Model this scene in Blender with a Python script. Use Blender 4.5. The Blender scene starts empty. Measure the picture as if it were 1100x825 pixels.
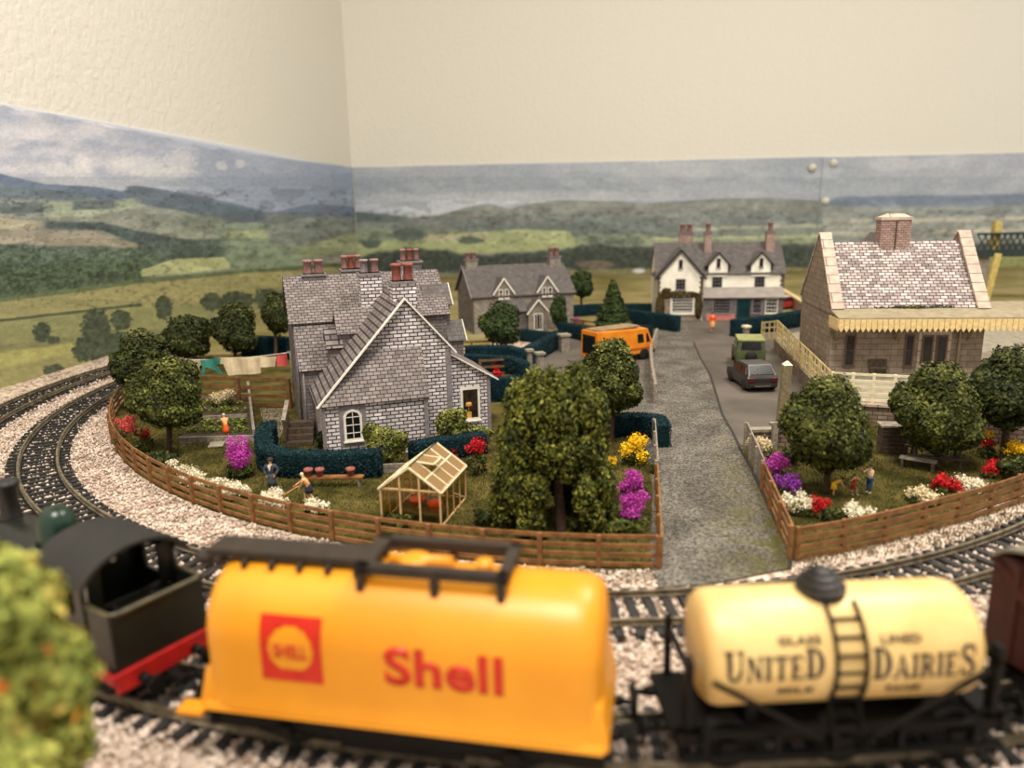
import bpy, bmesh, math, random
import numpy as np
from mathutils import Vector, Matrix, Euler
random.seed(7)
rng = np.random.default_rng(7)
C = bpy.context.scene.collection
pi = math.pi
R_ = math.radians

# ------------------------------------------------------------ camera maths
F = 826.0; H = 13.0
PITCH, ROLL, YAW = R_(13.3), R_(1.2), R_(1.5)
cy_, sy_ = math.cos(YAW), math.sin(YAW)
FWD = np.array([-sy_*math.cos(PITCH), cy_*math.cos(PITCH), -math.sin(PITCH)])
_r = np.array([cy_, sy_, 0.0]); _u = np.cross(_r, FWD)
RT = math.cos(ROLL)*_r - math.sin(ROLL)*_u
UP = math.sin(ROLL)*_r + math.cos(ROLL)*_u
def ray(x, y): return FWD + RT*(x-550)/F + UP*(412.5-y)/F
def G(x, y, z=0.0):
    d = ray(x, y); t = (z-H)/d[2]; return (float(d[0]*t), float(d[1]*t), z)
def proj(P):
    v = P - np.array([0, 0, H]); dz = v@FWD
    return 550+F*(v@RT)/dz, 412.5-F*(v@UP)/dz

# ------------------------------------------------------------ materials
def lin(c):
    out = []
    for v in c[:3]:
        v = v/255.0
        out.append(v/12.92 if v <= 0.04045 else ((v+0.055)/1.055)**2.4)
    return (*out, 1.0)
class NT:
    def __init__(s, name):
        s.m = bpy.data.materials.new(name); s.m.use_nodes = True
        s.t = s.m.node_tree; s.b = s.t.nodes['Principled BSDF']
    def n(s, typ, **kw):
        nd = s.t.nodes.new(typ)
        for k, v in kw.items():
            if k in nd.inputs.keys() if not hasattr(nd, k) else False: nd.inputs[k].default_value = v
            else: setattr(nd, k, v)
        return nd
    def l(s, a, b): s.t.links.new(a, b)
def setin(nd, **kw):
    for k, v in kw.items(): nd.inputs[k.replace('_', ' ')].default_value = v
def mat(name, c1, c2=None, scale=3.0, rough=0.6, bump=0.0, bscale=None, c3=None, metal=0.0, detail=4.0, spec=0.5, dist=0.05, lo=.35, hi=.65):
    N = NT(name); b = N.b
    b.inputs['Roughness'].default_value = rough; b.inputs['Metallic'].default_value = metal
    b.inputs['Specular IOR Level'].default_value = spec
    tc = N.n('ShaderNodeTexCoord')
    if c2 is None: c2 = tuple(v*0.88 for v in c1)
    nz = N.n('ShaderNodeTexNoise'); setin(nz, Scale=scale, Detail=detail)
    N.l(tc.outputs['Object'], nz.inputs['Vector'])
    cr = N.n('ShaderNodeValToRGB'); e = cr.color_ramp.elements
    e[0].position = lo; e[1].position = hi; e[0].color = lin(c2); e[1].color = lin(c1)
    if c3 is not None:
        k = cr.color_ramp.elements.new((lo+hi)/2); k.color = lin(c1); e[-1].color = lin(c3)
    N.l(nz.outputs['Fac'], cr.inputs['Fac']); N.l(cr.outputs['Color'], b.inputs['Base Color'])
    if bump:
        n2 = N.n('ShaderNodeTexNoise'); setin(n2, Scale=bscale or scale*4, Detail=3.0)
        N.l(tc.outputs['Object'], n2.inputs['Vector'])
        bp = N.n('ShaderNodeBump'); setin(bp, Strength=bump, Distance=dist)
        N.l(n2.outputs['Fac'], bp.inputs['Height']); N.l(bp.outputs['Normal'], b.inputs['Normal'])
    return N.m
def leafmat(name, cols, rough=.7):
    N = NT(name); b = N.b; b.inputs['Roughness'].default_value = rough
    b.inputs['Specular IOR Level'].default_value = .25
    g = N.n('ShaderNodeNewGeometry'); cr = N.n('ShaderNodeValToRGB')
    tc = N.n('ShaderNodeTexCoord'); nz = N.n('ShaderNodeTexNoise'); setin(nz, Scale=1.1, Detail=2.0)
    N.l(tc.outputs['Object'], nz.inputs['Vector'])
    mx = N.n('ShaderNodeMath', operation='MULTIPLY_ADD'); mx.inputs[1].default_value = .5
    N.l(g.outputs['Random Per Island'], mx.inputs[0])
    mm = N.n('ShaderNodeMath', operation='MULTIPLY_ADD'); mm.inputs[1].default_value = 1.0; mm.inputs[2].default_value = -.25
    N.l(nz.outputs['Fac'], mm.inputs[0]); N.l(mm.outputs[0], mx.inputs[2])
    el = cr.color_ramp.elements
    for i, c in enumerate(cols):
        p = i/(len(cols)-1)
        if i == 0: el[0].position = 0; el[0].color = lin(c)
        elif i == len(cols)-1: el[-1].position = 1; el[-1].color = lin(c)
        else: k = el.new(p); k.color = lin(c)
    N.l(mx.outputs[0], cr.inputs['Fac']); N.l(cr.outputs['Color'], b.inputs['Base Color'])
    return N.m
def brickmat(name, a, a2, mortar, w=.42, h=.17, ms=.022, bias=0.0, rough=.85, tint=None, bump=.5, rot=0):
    N = NT(name); b = N.b; b.inputs['Roughness'].default_value = rough
    b.inputs['Specular IOR Level'].default_value = .2
    uv = N.n('ShaderNodeUVMap'); uv.uv_map = 'UVMap'
    br = N.n('ShaderNodeTexBrick')
    setin(br, Scale=1.0, Color1=lin(a), Color2=lin(a2), Mortar=lin(mortar), Bias=bias)
    br.inputs['Mortar Size'].default_value = ms; br.inputs['Mortar Smooth'].default_value = .3
    br.inputs['Brick Width'].default_value = w; br.inputs['Row Height'].default_value = h
    N.l(uv.outputs['UV'], br.inputs['Vector'])
    nz = N.n('ShaderNodeTexNoise'); setin(nz, Scale=2.0, Detail=4.0); N.l(uv.outputs['UV'], nz.inputs['Vector'])
    mr = N.n('ShaderNodeMapRange'); setin(mr, From_Min=.3, From_Max=.7, To_Min=.78, To_Max=1.15); N.l(nz.outputs['Fac'], mr.inputs['Value'])
    mx = N.n('ShaderNodeMix', data_type='RGBA', blend_type='MULTIPLY'); mx.inputs[0].default_value = 1
    N.l(br.outputs['Color'], mx.inputs[6]); N.l(mr.outputs['Result'], mx.inputs[7])
    N.l(mx.outputs[2], b.inputs['Base Color'])
    if bump:
        bp = N.n('ShaderNodeBump'); setin(bp, Strength=bump, Distance=.02); bp.invert = True
        N.l(br.outputs['Fac'], bp.inputs['Height']); N.l(bp.outputs['Normal'], b.inputs['Normal'])
    return N.m
M = {}
M['stone'] = brickmat('lit_stone_blocks', (236,228,226), (176,166,168), (64,56,60), w=.44, h=.2, ms=.034)  # sheen of the front-lit card is put into the whiter block colour
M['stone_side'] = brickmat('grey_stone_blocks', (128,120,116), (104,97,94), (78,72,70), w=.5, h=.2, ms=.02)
M['slate'] = brickmat('stone_slates', (140,131,128), (112,104,102), (60,54,54), w=.38, h=.22, ms=.028)
M['slate_far'] = brickmat('grey_slates', (104,98,96), (90,85,84), (72,68,66), w=.42, h=.3, ms=.02)
M['slate_st'] = brickmat('brown_slates', (206,192,186), (134,120,118), (66,58,58), w=.46, h=.25, ms=.036)
M['ashlar'] = brickmat('brown_ashlar', (152,136,120), (134,119,105), (94,82,72), w=.9, h=.4, ms=.018)
M['coping'] = brickmat('coping_slabs', (194,174,158), (182,162,148), (104,88,78), w=3, h=.75, ms=.03)
M['redbrick_pale'] = brickmat('pinkish_brick', (178,152,142), (148,122,114), (110,92,86), w=.35, h=.16, ms=.022)
M['brickwall'] = brickmat('brown_garden_brick', (150,130,112), (118,100,88), (78,66,60), w=.55, h=.24, ms=.03)
M['farstone'] = brickmat('far_stone', (150,140,128), (130,120,112), (104,96,90), w=.5, h=.25, ms=.02)
M['dress'] = mat('grey_dressing_stone', (134,126,128), (112,104,106), 6, .85)
M['white'] = mat('white_paint', (232,226,214), (214,206,194), 3, .5)
M['offwhite'] = mat('cream_render', (242,236,220), (226,218,202), 1.2, .85)
M['cream'] = mat('cream_paint', (222,204,150), (200,180,128), 3, .55)
M['fencewhite'] = mat('ivory_paint', (238,226,192), (222,208,172), 3, .55)
M['valance'] = mat('yellow_cream_paint', (232,206,150), (208,180,124), 5, .6)
M['glass'] = mat('dark_window', (34,32,34), (22,22,26), 2, .15)
M['warmglass'] = mat('dim_interior', (60,44,28), (26,22,22), 4, .3)
M['terracotta'] = mat('terracotta', (156,90,76), (122,64,54), 6, .75, .2)
M['potgrey'] = mat('greyish_pot', (150,138,138), (120,108,108), 8, .75)
M['potpink'] = mat('pinkish_pot', (154,116,110), (126,88,84), 8, .75)
M['brownfence'] = mat('brown_fence_plastic', (146,102,58), (108,70,36), 2.5, .5, .2, 30)
M['dimfence'] = mat('dull_brown_fence', (124,90,48), (92,62,32), 2.5, .55, .2, 30)
M['greyfence'] = mat('weathered_fence', (150,140,126), (110,100,90), 5, .8, .3, 30)
M['darkwood'] = mat('dark_wood', (90,74,58), (60,48,38), 5, .8, .3, 30)
M['latticewood'] = mat('beige_lattice', (206,186,134), (180,158,108), 4, .6)
M['postwood'] = mat('olive_post', (136,124,92), (108,96,70), 5, .75, .3, 20)
M['hedge'] = mat('dark_teal_hedge', (30,60,64), (14,36,42), 9, .95, 1.0, 40, dist=.12, spec=.1)
M['hedgefar'] = mat('blue_teal_hedge', (32,60,70), (16,38,48), 7, .95, 1.0, 30, dist=.12, spec=.1)
M['bark'] = mat('bark', (84,60,42), (48,34,26), 8, .9, .6, 30)
M['rail'] = mat('rail_metal', (150,138,116), (104,92,74), 2.5, .4, 0, None, metal=.5)
M['sleeper'] = mat('sleeper_plastic', (40,38,36), (26,24,24), 5, .6)
M['black'] = mat('satin_black', (26,24,22), (14,13,12), 2, .45)
M['walkway'] = mat('dark_brown_walkway', (46,34,22), (30,22,14), 3, .7)
M['undr'] = mat('underframe_black', (11,9,8), (6,5,4), 3, .6, spec=.2)
M['yellow'] = mat('golden_yellow_plastic', (222,150,28), (214,138,20), .35, .4)
M['red'] = mat('print_red', (196,36,14), (186,30,12), 2, .45)
M['creamtank'] = mat('cream_tank', (220,190,128), (206,172,108), .9, .42)
M['ink'] = mat('black_print', (38,34,28), (26,24,20), 2, .5)
M['locogreen'] = mat('dark_green_loco', (20,22,12), (13,15,8), 2, .42)
M['domegreen'] = mat('dome_green', (18,50,36), (10,36,24), 2, .3)
M['cabroof'] = mat('cab_roof', (28,26,23), (19,18,16), 1.2, .6)
M['beamred'] = mat('buffer_beam_red', (170,18,12), (140,12,8), 2, .5)
M['maroon'] = mat('maroon_wagon', (66,26,18), (48,18,12), 2, .5)
M['wagonroof'] = mat('wagon_roof', (130,124,108), (100,94,82), 2, .7)
M['orange'] = mat('orange_van', (226,138,30), (206,118,22), 1, .4)
M['vanroof'] = mat('van_roof', (150,128,96), (120,100,74), 2, .7)
M['lrgreen'] = mat('olive_green_body', (84,92,52), (60,68,38), 2, .5)
M['lrroof'] = mat('pale_green_roof', (150,156,96), (126,130,78), 2, .5)
M['cargrey'] = mat('charcoal_car', (50,46,44), (36,34,32), 1, .3)
M['teal'] = mat('teal_car', (20,52,58), (14,38,44), 1, .3)
M['tyre'] = mat('tyre', (20,19,18), (14,13,13), 3, .8)
M['hub'] = mat('hubcap', (150,146,140), (120,116,110), 3, .4, metal=.5)
M['taillight'] = mat('tail_light', (96,18,16), None, 3, .3)
M['chrome'] = mat('chrome_strip', (170,165,155), None, 3, .25, metal=.8)
M['skin'] = mat('skin', (222,172,128), (206,154,112), 6, .6)
M['hairdark'] = mat('dark_hair', (30,22,18), None, 6, .7)
M['hairblond'] = mat('pale_hair', (226,212,176), None, 6, .7)
M['suit'] = mat('slate_blue_suit', (64,70,82), (48,54,66), 6, .8)
M['navy'] = mat('navy', (34,36,62), (24,26,48), 6, .8)
M['jeans'] = mat('blue_jeans', (40,84,120), (28,62,96), 6, .8)
M['redcloth'] = mat('red_cloth', (170,44,36), (140,30,26), 6, .8)
M['orangecloth'] = mat('orange_cloth', (238,92,24), (216,74,18), 6, .8)
M['peach'] = mat('peach_cloth', (226,170,110), (200,146,92), 6, .8)
M['yellowcloth'] = mat('yellow_cloth', (248,196,20), (230,176,14), 6, .7)
M['washcream'] = mat('cream_laundry', (226,206,172), (206,184,150), 2, .9, .4, 5)
M['washteal'] = mat('teal_laundry', (66,142,126), (48,118,104), 2, .9, .4, 5)
M['washpink'] = mat('pink_laundry', (206,86,88), (186,66,70), 2, .9, .4, 5)
M['soil'] = mat('soil', (70,56,38), (44,34,24), 4, .95, .8, 12)
M['plaster'] = mat('white_chips', (228,214,196), None, 4, .8)
M['girder'] = mat('dark_green_girder', (34,50,46), (24,38,36), 2, .6)
M['yellowpost'] = mat('yellow_post', (190,170,100), (164,144,78), 3, .7)
M['concrete'] = mat('grey_concrete', (150,142,124), (126,118,102), 2, .9, .3, 12)
M['pin'] = mat('pin_head', (220,216,208), None, 3, .25)
M['whiteflower'] = leafmat('white_petals', [(200,186,150), (236,226,200), (250,244,226)])
M['creamflower'] = leafmat('cream_petals', [(190,166,120), (226,208,168), (240,226,196)])
M['redflower'] = leafmat('red_petals', [(130,12,20), (196,24,32), (226,52,54)])
M['pinkflower'] = leafmat('pink_petals', [(190,50,60), (216,80,84), (236,120,116)])
M['magenta'] = leafmat('magenta_petals', [(130,30,110), (186,58,164), (216,100,196)])
M['purple'] = leafmat('purple_petals', [(100,34,120), (150,60,170), (190,96,200)])
M['yellowflower'] = leafmat('yellow_petals', [(200,150,8), (246,200,20), (252,222,60)])
M['leaf'] = leafmat('leaf_green', [(14,18,5), (34,40,12), (64,70,24), (98,102,44), (142,140,80)])
M['leafdark'] = leafmat('leaf_dark', [(12,18,6), (28,36,14), (50,58,24), (78,82,38), (110,112,60)])
M['leaffar'] = leafmat('leaf_far', [(24,34,18), (42,56,26), (60,74,34), (84,94,48)])
M['leafwillow'] = leafmat('leaf_willow', [(16,22,6), (42,50,15), (78,84,28), (124,124,46), (172,166,84)])
M['leafbright'] = leafmat('leaf_bright', [(50,66,20), (96,112,40), (140,152,62), (186,186,100)])
M['leafivy'] = leafmat('leaf_ivy', [(36,44,14), (70,80,30), (130,130,60), (190,186,110)])
M['leaffore'] = leafmat('leaf_fore', [(58,70,22), (96,108,44), (140,148,68), (170,168,84), (172,96,44)])

# ------------------------------------------------------------ mesh builder
def uvproj(me, sc=1.0):
    n = len(me.loops)
    if n == 0: return
    uvl = me.uv_layers.new(name='UVMap')
    co = np.empty(len(me.vertices)*3); me.vertices.foreach_get('co', co); co = co.reshape(-1, 3)
    uv = np.zeros((n, 2))
    for p in me.polygons:
        nx, ny, nz = p.normal
        if abs(nz) > .97: t = (1, 0, 0); b = (0, 1, 0)
        else:
            L = math.hypot(nx, ny); t = (-ny/L, nx/L, 0)
            b = (ny*0 - nz*t[1], nz*t[0] - 0, nx*t[1]-ny*t[0])
        for li in p.loop_indices:
            c = co[me.loops[li].vertex_index]
            uv[li, 0] = (c[0]*t[0]+c[1]*t[1]+c[2]*t[2])*sc
            uv[li, 1] = (c[0]*b[0]+c[1]*b[1]+c[2]*b[2])*sc
    uvl.data.foreach_set('uv', uv.ravel())
class MB:
    def __init__(s): s.bm = bmesh.new()
    def face(s, pts, m=0):
        f = s.bm.faces.new([s.bm.verts.new(p) for p in pts]); f.material_index = m; return s
    def poly(s, pts, z0, z1, m=0):
        """prism from a plan outline"""
        b = [s.bm.verts.new((p[0], p[1], z0)) for p in pts]; t = [s.bm.verts.new((p[0], p[1], z1)) for p in pts]
        n = len(pts); fs = [s.bm.faces.new(b[::-1]), s.bm.faces.new(t)]
        for i in range(n): fs.append(s.bm.faces.new((b[i], b[(i+1) % n], t[(i+1) % n], t[i])))
        for f in fs: f.material_index = m
        return s
    def prism(s, A, B, m=0):
        """prism between two matching 3-D outlines"""
        a = [s.bm.verts.new(p) for p in A]; b = [s.bm.verts.new(p) for p in B]; n = len(A)
        fs = [s.bm.faces.new(a[::-1]), s.bm.faces.new(b)]
        for i in range(n): fs.append(s.bm.faces.new((a[i], a[(i+1) % n], b[(i+1) % n], b[i])))
        for f in fs: f.material_index = m
        return s
    def box(s, x0, x1, y0, y1, z0, z1, m=0, bev=0):
        vs0 = len(s.bm.verts)
        s.poly([(x0, y0), (x1, y0), (x1, y1), (x0, y1)], z0, z1, m); return s
    def bar(s, p, q, w, h, up=(0, 0, 1), m=0):
        p, q, up = Vector(p), Vector(q), Vector(up); d = (q-p).normalized()
        sd = d.cross(up)
        if sd.length < 1e-4: sd = d.cross(Vector((1, 0, 0)))
        sd.normalize(); u = sd.cross(d)
        o = [(-1, -1), (1, -1), (1, 1), (-1, 1)]
        s.prism([p+sd*(a*w/2)+u*(b*h/2) for a, b in o], [q+sd*(a*w/2)+u*(b*h/2) for a, b in o], m); return s
    def tube(s, pts, r, n=8, m=0, close=True):
        pts = [Vector(p) for p in pts]; rs = r if isinstance(r, (list, tuple)) else [r]*len(pts)
        rings = []; prev = None
        for i, p in enumerate(pts):
            d = (pts[min(i+1, len(pts)-1)]-pts[max(i-1, 0)]).normalized()
            if prev is None:
                a = d.orthogonal().normalized()
            else:
                a = (prev - d*prev.dot(d))
                a = a.normalized() if a.length > 1e-5 else d.orthogonal().normalized()
            prev = a; b = d.cross(a)
            rings.append([s.bm.verts.new(p+(a*math.cos(2*pi*k/n)+b*math.sin(2*pi*k/n))*rs[i]) for k in range(n)])
        for i in range(len(rings)-1):
            for k in range(n):
                f = s.bm.faces.new((rings[i][k], rings[i][(k+1) % n], rings[i+1][(k+1) % n], rings[i+1][k])); f.material_index = m; f.smooth = True
        if close:
            f = s.bm.faces.new(rings[0][::-1]); f.material_index = m
            f = s.bm.faces.new(rings[-1]); f.material_index = m
        return s
    def lathe(s, prof, c=(0, 0, 0), n=20, m=0, axis='z', smooth=True):
        rings = []
        for r, h in prof:
            ring = []
            for k in range(n):
                a = 2*pi*k/n; u, v = r*math.cos(a), r*math.sin(a)
                P = (u, v, h) if axis == 'z' else ((h, u, v) if axis == 'x' else (v, h, u))
                ring.append(s.bm.verts.new((c[0]+P[0], c[1]+P[1], c[2]+P[2])))
            rings.append(ring)
        for i in range(len(rings)-1):
            for k in range(n):
                f = s.bm.faces.new((rings[i][k], rings[i][(k+1) % n], rings[i+1][(k+1) % n], rings[i+1][k])); f.material_index = m; f.smooth = smooth
        if prof[0][0] > 1e-6: s.bm.faces.new(rings[0][::-1]).material_index = m
        if prof[-1][0] > 1e-6: s.bm.faces.new(rings[-1]).material_index = m
        return s
    def ball(s, c, r, n=2, m=0, sc=(1, 1, 1)):
        mt = Matrix.Translation(c) @ Matrix.Diagonal((*[r*k for k in sc], 1))
        g = bmesh.ops.create_icosphere(s.bm, subdivisions=n, radius=1, matrix=mt)
        for v in g['verts']:
            for f in v.link_faces: f.material_index = m; f.smooth = True
        return s
    def build(s, name, mats, parent=None, bevel=0, frame=None, smooth=False, uv=True):
        bmesh.ops.recalc_face_normals(s.bm, faces=s.bm.faces[:])
        if bevel:
            ed = [e for e in s.bm.edges if len(e.link_faces) == 2 and e.calc_face_angle(0) > .6]
            bmesh.ops.bevel(s.bm, geom=ed, offset=bevel, segments=2, affect='EDGES', profile=.6, clamp_overlap=True)
        me = bpy.data.meshes.new(name); s.bm.to_mesh(me); s.bm.free()
        for mm in (mats if isinstance(mats, (list, tuple)) else [mats]): me.materials.append(mm)
        if smooth:
            me.polygons.foreach_set('use_smooth', [True]*len(me.polygons))
        if uv: uvproj(me)
        o = bpy.data.objects.new(name, me); C.objects.link(o)
        if parent is not None: o.parent = parent
        if frame is not None: o.matrix_world = frame
        return o
def tag(o, label, cat, group=None, kind=None):
    o['label'] = label; o['category'] = cat
    if group: o['group'] = group
    if kind: o['kind'] = kind
    return o
def thing(name, label, cat, loc=(0, 0, 0), rz=0, group=None, sc=1):
    o = bpy.data.objects.new(name, None); C.objects.link(o); o.empty_display_size = .5
    o.location = loc; o.rotation_euler = (0, 0, R_(rz)); o.scale = (sc, sc, sc)
    tag(o, label, cat, group); return o
def struct(o): o['kind'] = 'structure'; return o
def stuff(o): o['kind'] = 'stuff'; return o

def quads(name, P, U, V, m, parent=None, mi=None):
    """many small leaf/petal quads: centres P, half-axes U, V"""
    n = len(P); co = np.empty((n, 4, 3)); co[:, 0] = P-U; co[:, 1] = P-V; co[:, 2] = P+U; co[:, 3] = P+V
    me = bpy.data.meshes.new(name); me.vertices.add(n*4); me.vertices.foreach_set('co', co.ravel())
    me.loops.add(n*4); me.loops.foreach_set('vertex_index', np.arange(n*4)); me.polygons.add(n)
    me.polygons.foreach_set('loop_start', np.arange(n)*4); me.polygons.foreach_set('loop_total', np.full(n, 4))
    for mm in (m if isinstance(m, (list, tuple)) else [m]): me.materials.append(mm)
    if mi is not None: me.polygons.foreach_set('material_index', mi)
    me.update(calc_edges=True); me.validate()
    o = bpy.data.objects.new(name, me); C.objects.link(o)
    if parent is not None: o.parent = parent
    return o
def runit(n, g=None):
    g = g or rng
    v = g.normal(size=(n, 3)); return v/np.linalg.norm(v, axis=1)[:, None]
def leafcloud(name, blobs, n, size, m, parent, flat=.25, fill=None, aspect=.6, droop=0, scatter=0):
    """leaves spread through the outer shell of a set of ellipsoids (cx,cy,cz,rx,ry,rz)"""
    B = np.array(blobs, float); w = (B[:, 3]*B[:, 4]+B[:, 4]*B[:, 5]+B[:, 3]*B[:, 5]); w /= w.sum()
    idx = rng.choice(len(B), n, p=w); d = runit(n)
    rad = 1-np.abs(rng.normal(size=n))*.13 + rng.normal(size=n)*.03
    # lumpy surface
    lump = 1+.07*np.sin(d[:, 0]*7+idx)*np.cos(d[:, 1]*6+idx*2)+.06*np.sin(d[:, 2]*9+idx)
    P = B[idx, :3]+d*B[idx, 3:]*(rad*lump)[:, None]
    if scatter: P = P+rng.normal(size=P.shape)*scatter
    # drop leaves buried deep in another blob
    keep = np.ones(n, bool)
    for b in B:
        q = ((P-b[:3])/b[3:]); keep &= (q**2).sum(1) > .55
    P = P[keep]; d = d[keep]; k = len(P)
    nrm = d+runit(k)*.75; nrm /= np.linalg.norm(nrm, axis=1)[:, None]
    a = np.cross(nrm, runit(k)); a /= np.linalg.norm(a, axis=1)[:, None]
    if droop: a = a*(1-droop)+np.array([0, 0, -droop]); a /= np.linalg.norm(a, axis=1)[:, None]
    b = np.cross(nrm, a)
    s = size*(.6+.8*rng.random(k))[:, None]
    o = quads(name, P, a*s, b*s*aspect, m, parent)
    return o

M['hedgefuzz'] = leafmat('hedge_fuzz', [(8,24,30), (24,52,58), (40,74,78)])
# people: one continuous skinned body
def skinned(name, verts, edges, radii, m, parent=None, sub=1, extra=None):
    me = bpy.data.meshes.new(name+'_tmp'); me.from_pydata(verts, edges, [])
    o = bpy.data.objects.new(name+'_tmp', me); C.objects.link(o)
    md = o.modifiers.new('s', 'SKIN'); sv = me.skin_vertices[0].data
    for i, r in enumerate(radii):
        rr = r if isinstance(r, tuple) else (r, r)
        sv[i].radius = rr; sv[i].use_root = (i == 0)
    s2 = o.modifiers.new('d', 'SUBSURF'); s2.levels = sub; s2.render_levels = sub
    bpy.context.view_layer.update()
    dg = bpy.context.evaluated_depsgraph_get()
    bm = bmesh.new(); bm.from_mesh(bpy.data.meshes.new_from_object(o.evaluated_get(dg)))
    bpy.data.objects.remove(o)
    mb = MB(); mb.bm.free(); mb.bm = bm
    for f in bm.faces: f.smooth = True
    if extra: extra(mb)
    return mb.build(name, m, parent, uv=False)
def person(loc, rz, label, J, top, bottom, hair, mtop, mbot, mhair, hat=None, skirt=None, h=1.7, coat=None, mats=None, shoe=None, prop=None):
    """J: joint positions in units of figure height, x right, y forward(-y faces viewer when rz=0)"""
    t = thing('person', label, 'person', loc, rz)
    j = {k: Vector(v)*h for k, v in J.items()}
    names = ['pelvis', 'waist', 'chest', 'neck', 'head', 'sho_l', 'elb_l', 'wri_l', 'sho_r', 'elb_r', 'wri_r', 'hip_l', 'kne_l', 'ank_l', 'toe_l', 'hip_r', 'kne_r', 'ank_r', 'toe_r', 'crown']
    V = [j[n] for n in names]; ix = {n: i for i, n in enumerate(names)}
    E = [('pelvis', 'waist'), ('waist', 'chest'), ('chest', 'neck'), ('neck', 'head'), ('head', 'crown'), ('chest', 'sho_l'), ('sho_l', 'elb_l'), ('elb_l', 'wri_l'), ('chest', 'sho_r'), ('sho_r', 'elb_r'), ('elb_r', 'wri_r'),
         ('pelvis', 'hip_l'), ('hip_l', 'kne_l'), ('kne_l', 'ank_l'), ('ank_l', 'toe_l'), ('pelvis', 'hip_r'), ('hip_r', 'kne_r'), ('kne_r', 'ank_r'), ('ank_r', 'toe_r')]
    rad = dict(pelvis=.075, waist=.062, chest=.075, neck=.026, head=.05, crown=.04, sho_l=.036, sho_r=.036, elb_l=.025, elb_r=.025, wri_l=.017, wri_r=.017, hip_l=.055, hip_r=.055, kne_l=.036, kne_r=.036, ank_l=.022, ank_r=.022, toe_l=.022, toe_r=.022)
    def extra(mb):
        for s in 'lr':
            w = j['wri_'+s]; d = (w-j['elb_'+s]).normalized(); sd = d.orthogonal().normalized()
            mb.ball(w+d*.03*h, .02*h, 1, sc=(1, 1, 1))
            for k in range(4):
                o = sd*((k-1.5)*.010*h); L = (.042, .048, .045, .036)[k]*h
                mb.tube([w+d*.035*h+o, w+d*(.035*h+L*.6)+o, w+d*(.035*h+L)+o+sd.cross(d)*.01*h], [.006*h, .0055*h, .004*h], 5)
            mb.tube([w+d*.02*h, w+d*.04*h+sd*.03*h], [.007*h, .005*h], 5)
        hd = j['head']; f = Vector(J.get('face', (0, -1, 0))).normalized()
        mb.ball(hd+f*.05*h, .011*h, 1)
        side = f.cross(Vector((0, 0, 1))).normalized()
        for s in (-1, 1): mb.ball(hd+side*(s*.05*h), .012*h, 1)
    body = skinned('body', V, [(ix[a], ix[b]) for a, b in E], [rad[n]*h for n in names], M['skin'], t, 1, extra)
    f = Vector(J.get('face', (0, -1, 0))).normalized(); side = f.cross(Vector((0, 0, 1))).normalized()
    eb = MB()
    for s in (-1, 1): eb.ball(j['head']+f*.046*h+side*(s*.018*h)+Vector((0, 0, .008*h)), .007*h, 1)
    eb.bar(j['head']+f*.05*h-side*.012*h-Vector((0, 0, .025*h)), j['head']+f*.05*h+side*.012*h-Vector((0, 0, .025*h)), .006*h, .005*h)
    eb.build('face_features', M['hairdark'], t)
    # garments follow the same bones, slightly fatter
    def garment(nm, chain, grow, m, over={}):
        grow = grow+(.012 if nm in ('jacket', 'shirt') else 0)
        nn = sorted({a for e in chain for a in e}, key=lambda n: names.index(n)); ii = {n: i for i, n in enumerate(nn)}
        return skinned(nm, [j[n] for n in nn], [(ii[a], ii[b]) for a, b in chain], [(over.get(n, rad[n])+grow)*h for n in nn], m, t, 1)
    ch = [('pelvis', 'waist'), ('waist', 'chest')]
    if top == 'long': ch += [('chest', 'sho_l'), ('sho_l', 'elb_l'), ('elb_l', 'wri_l'), ('chest', 'sho_r'), ('sho_r', 'elb_r'), ('elb_r', 'wri_r')]
    elif top == 'short': ch += [('chest', 'sho_l'), ('chest', 'sho_r')]
    if top: garment('jacket' if coat else 'shirt', ch, .01, mtop)
    if bottom == 'trousers':
        garment('trousers', [('pelvis', 'hip_l'), ('hip_l', 'kne_l'), ('kne_l', 'ank_l'), ('pelvis', 'hip_r'), ('hip_r', 'kne_r'), ('kne_r', 'ank_r')], .009, mbot)
    if skirt:
        p = j['pelvis']; mb = MB(); w = j['waist']; ax = (p-w).normalized()
        q = [w*.6+p*.4, p, p+Vector((0, 0, -.5*skirt*h)), p+Vector((0, 0, -skirt*h))]
        mb.tube(q, [.07*h, .09*h, .11*h, .13*h], 14); mb.build('skirt', mbot, t)
    hb = MB(); hd = j['head']
    hb.ball(hd-f*.012*h+Vector((0, 0, .022*h)), .058*h, 2, sc=(1, 1, .95))
    if hair == 'long': hb.ball(hd-f*.03*h-Vector((0, 0, .03*h)), .05*h, 2, sc=(1, .8, 1.5))
    hb.build('hair', mhair, t)
    if hat:
        mb = MB(); mb.lathe([(.095*h, 0), (.095*h, .012*h), (.06*h, .014*h), (.055*h, .05*h), (.03*h, .06*h), (0.001, .06*h)], hd+Vector((0, 0, .04*h)), 16)
        mb.build('hat', hat, t)
    sb = MB()
    for s in 'lr':
        a = j['ank_'+s]; q = j['toe_'+s]
        sb.bar(a+(a-q)*.25-Vector((0, 0, .012*h)), q-Vector((0, 0, .0*h)), .042*h, .03*h)
    sb.build('shoes', shoe or M['ink'], t, bevel=.008*h)
    if prop: prop(t, j, h)
    return t
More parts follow.
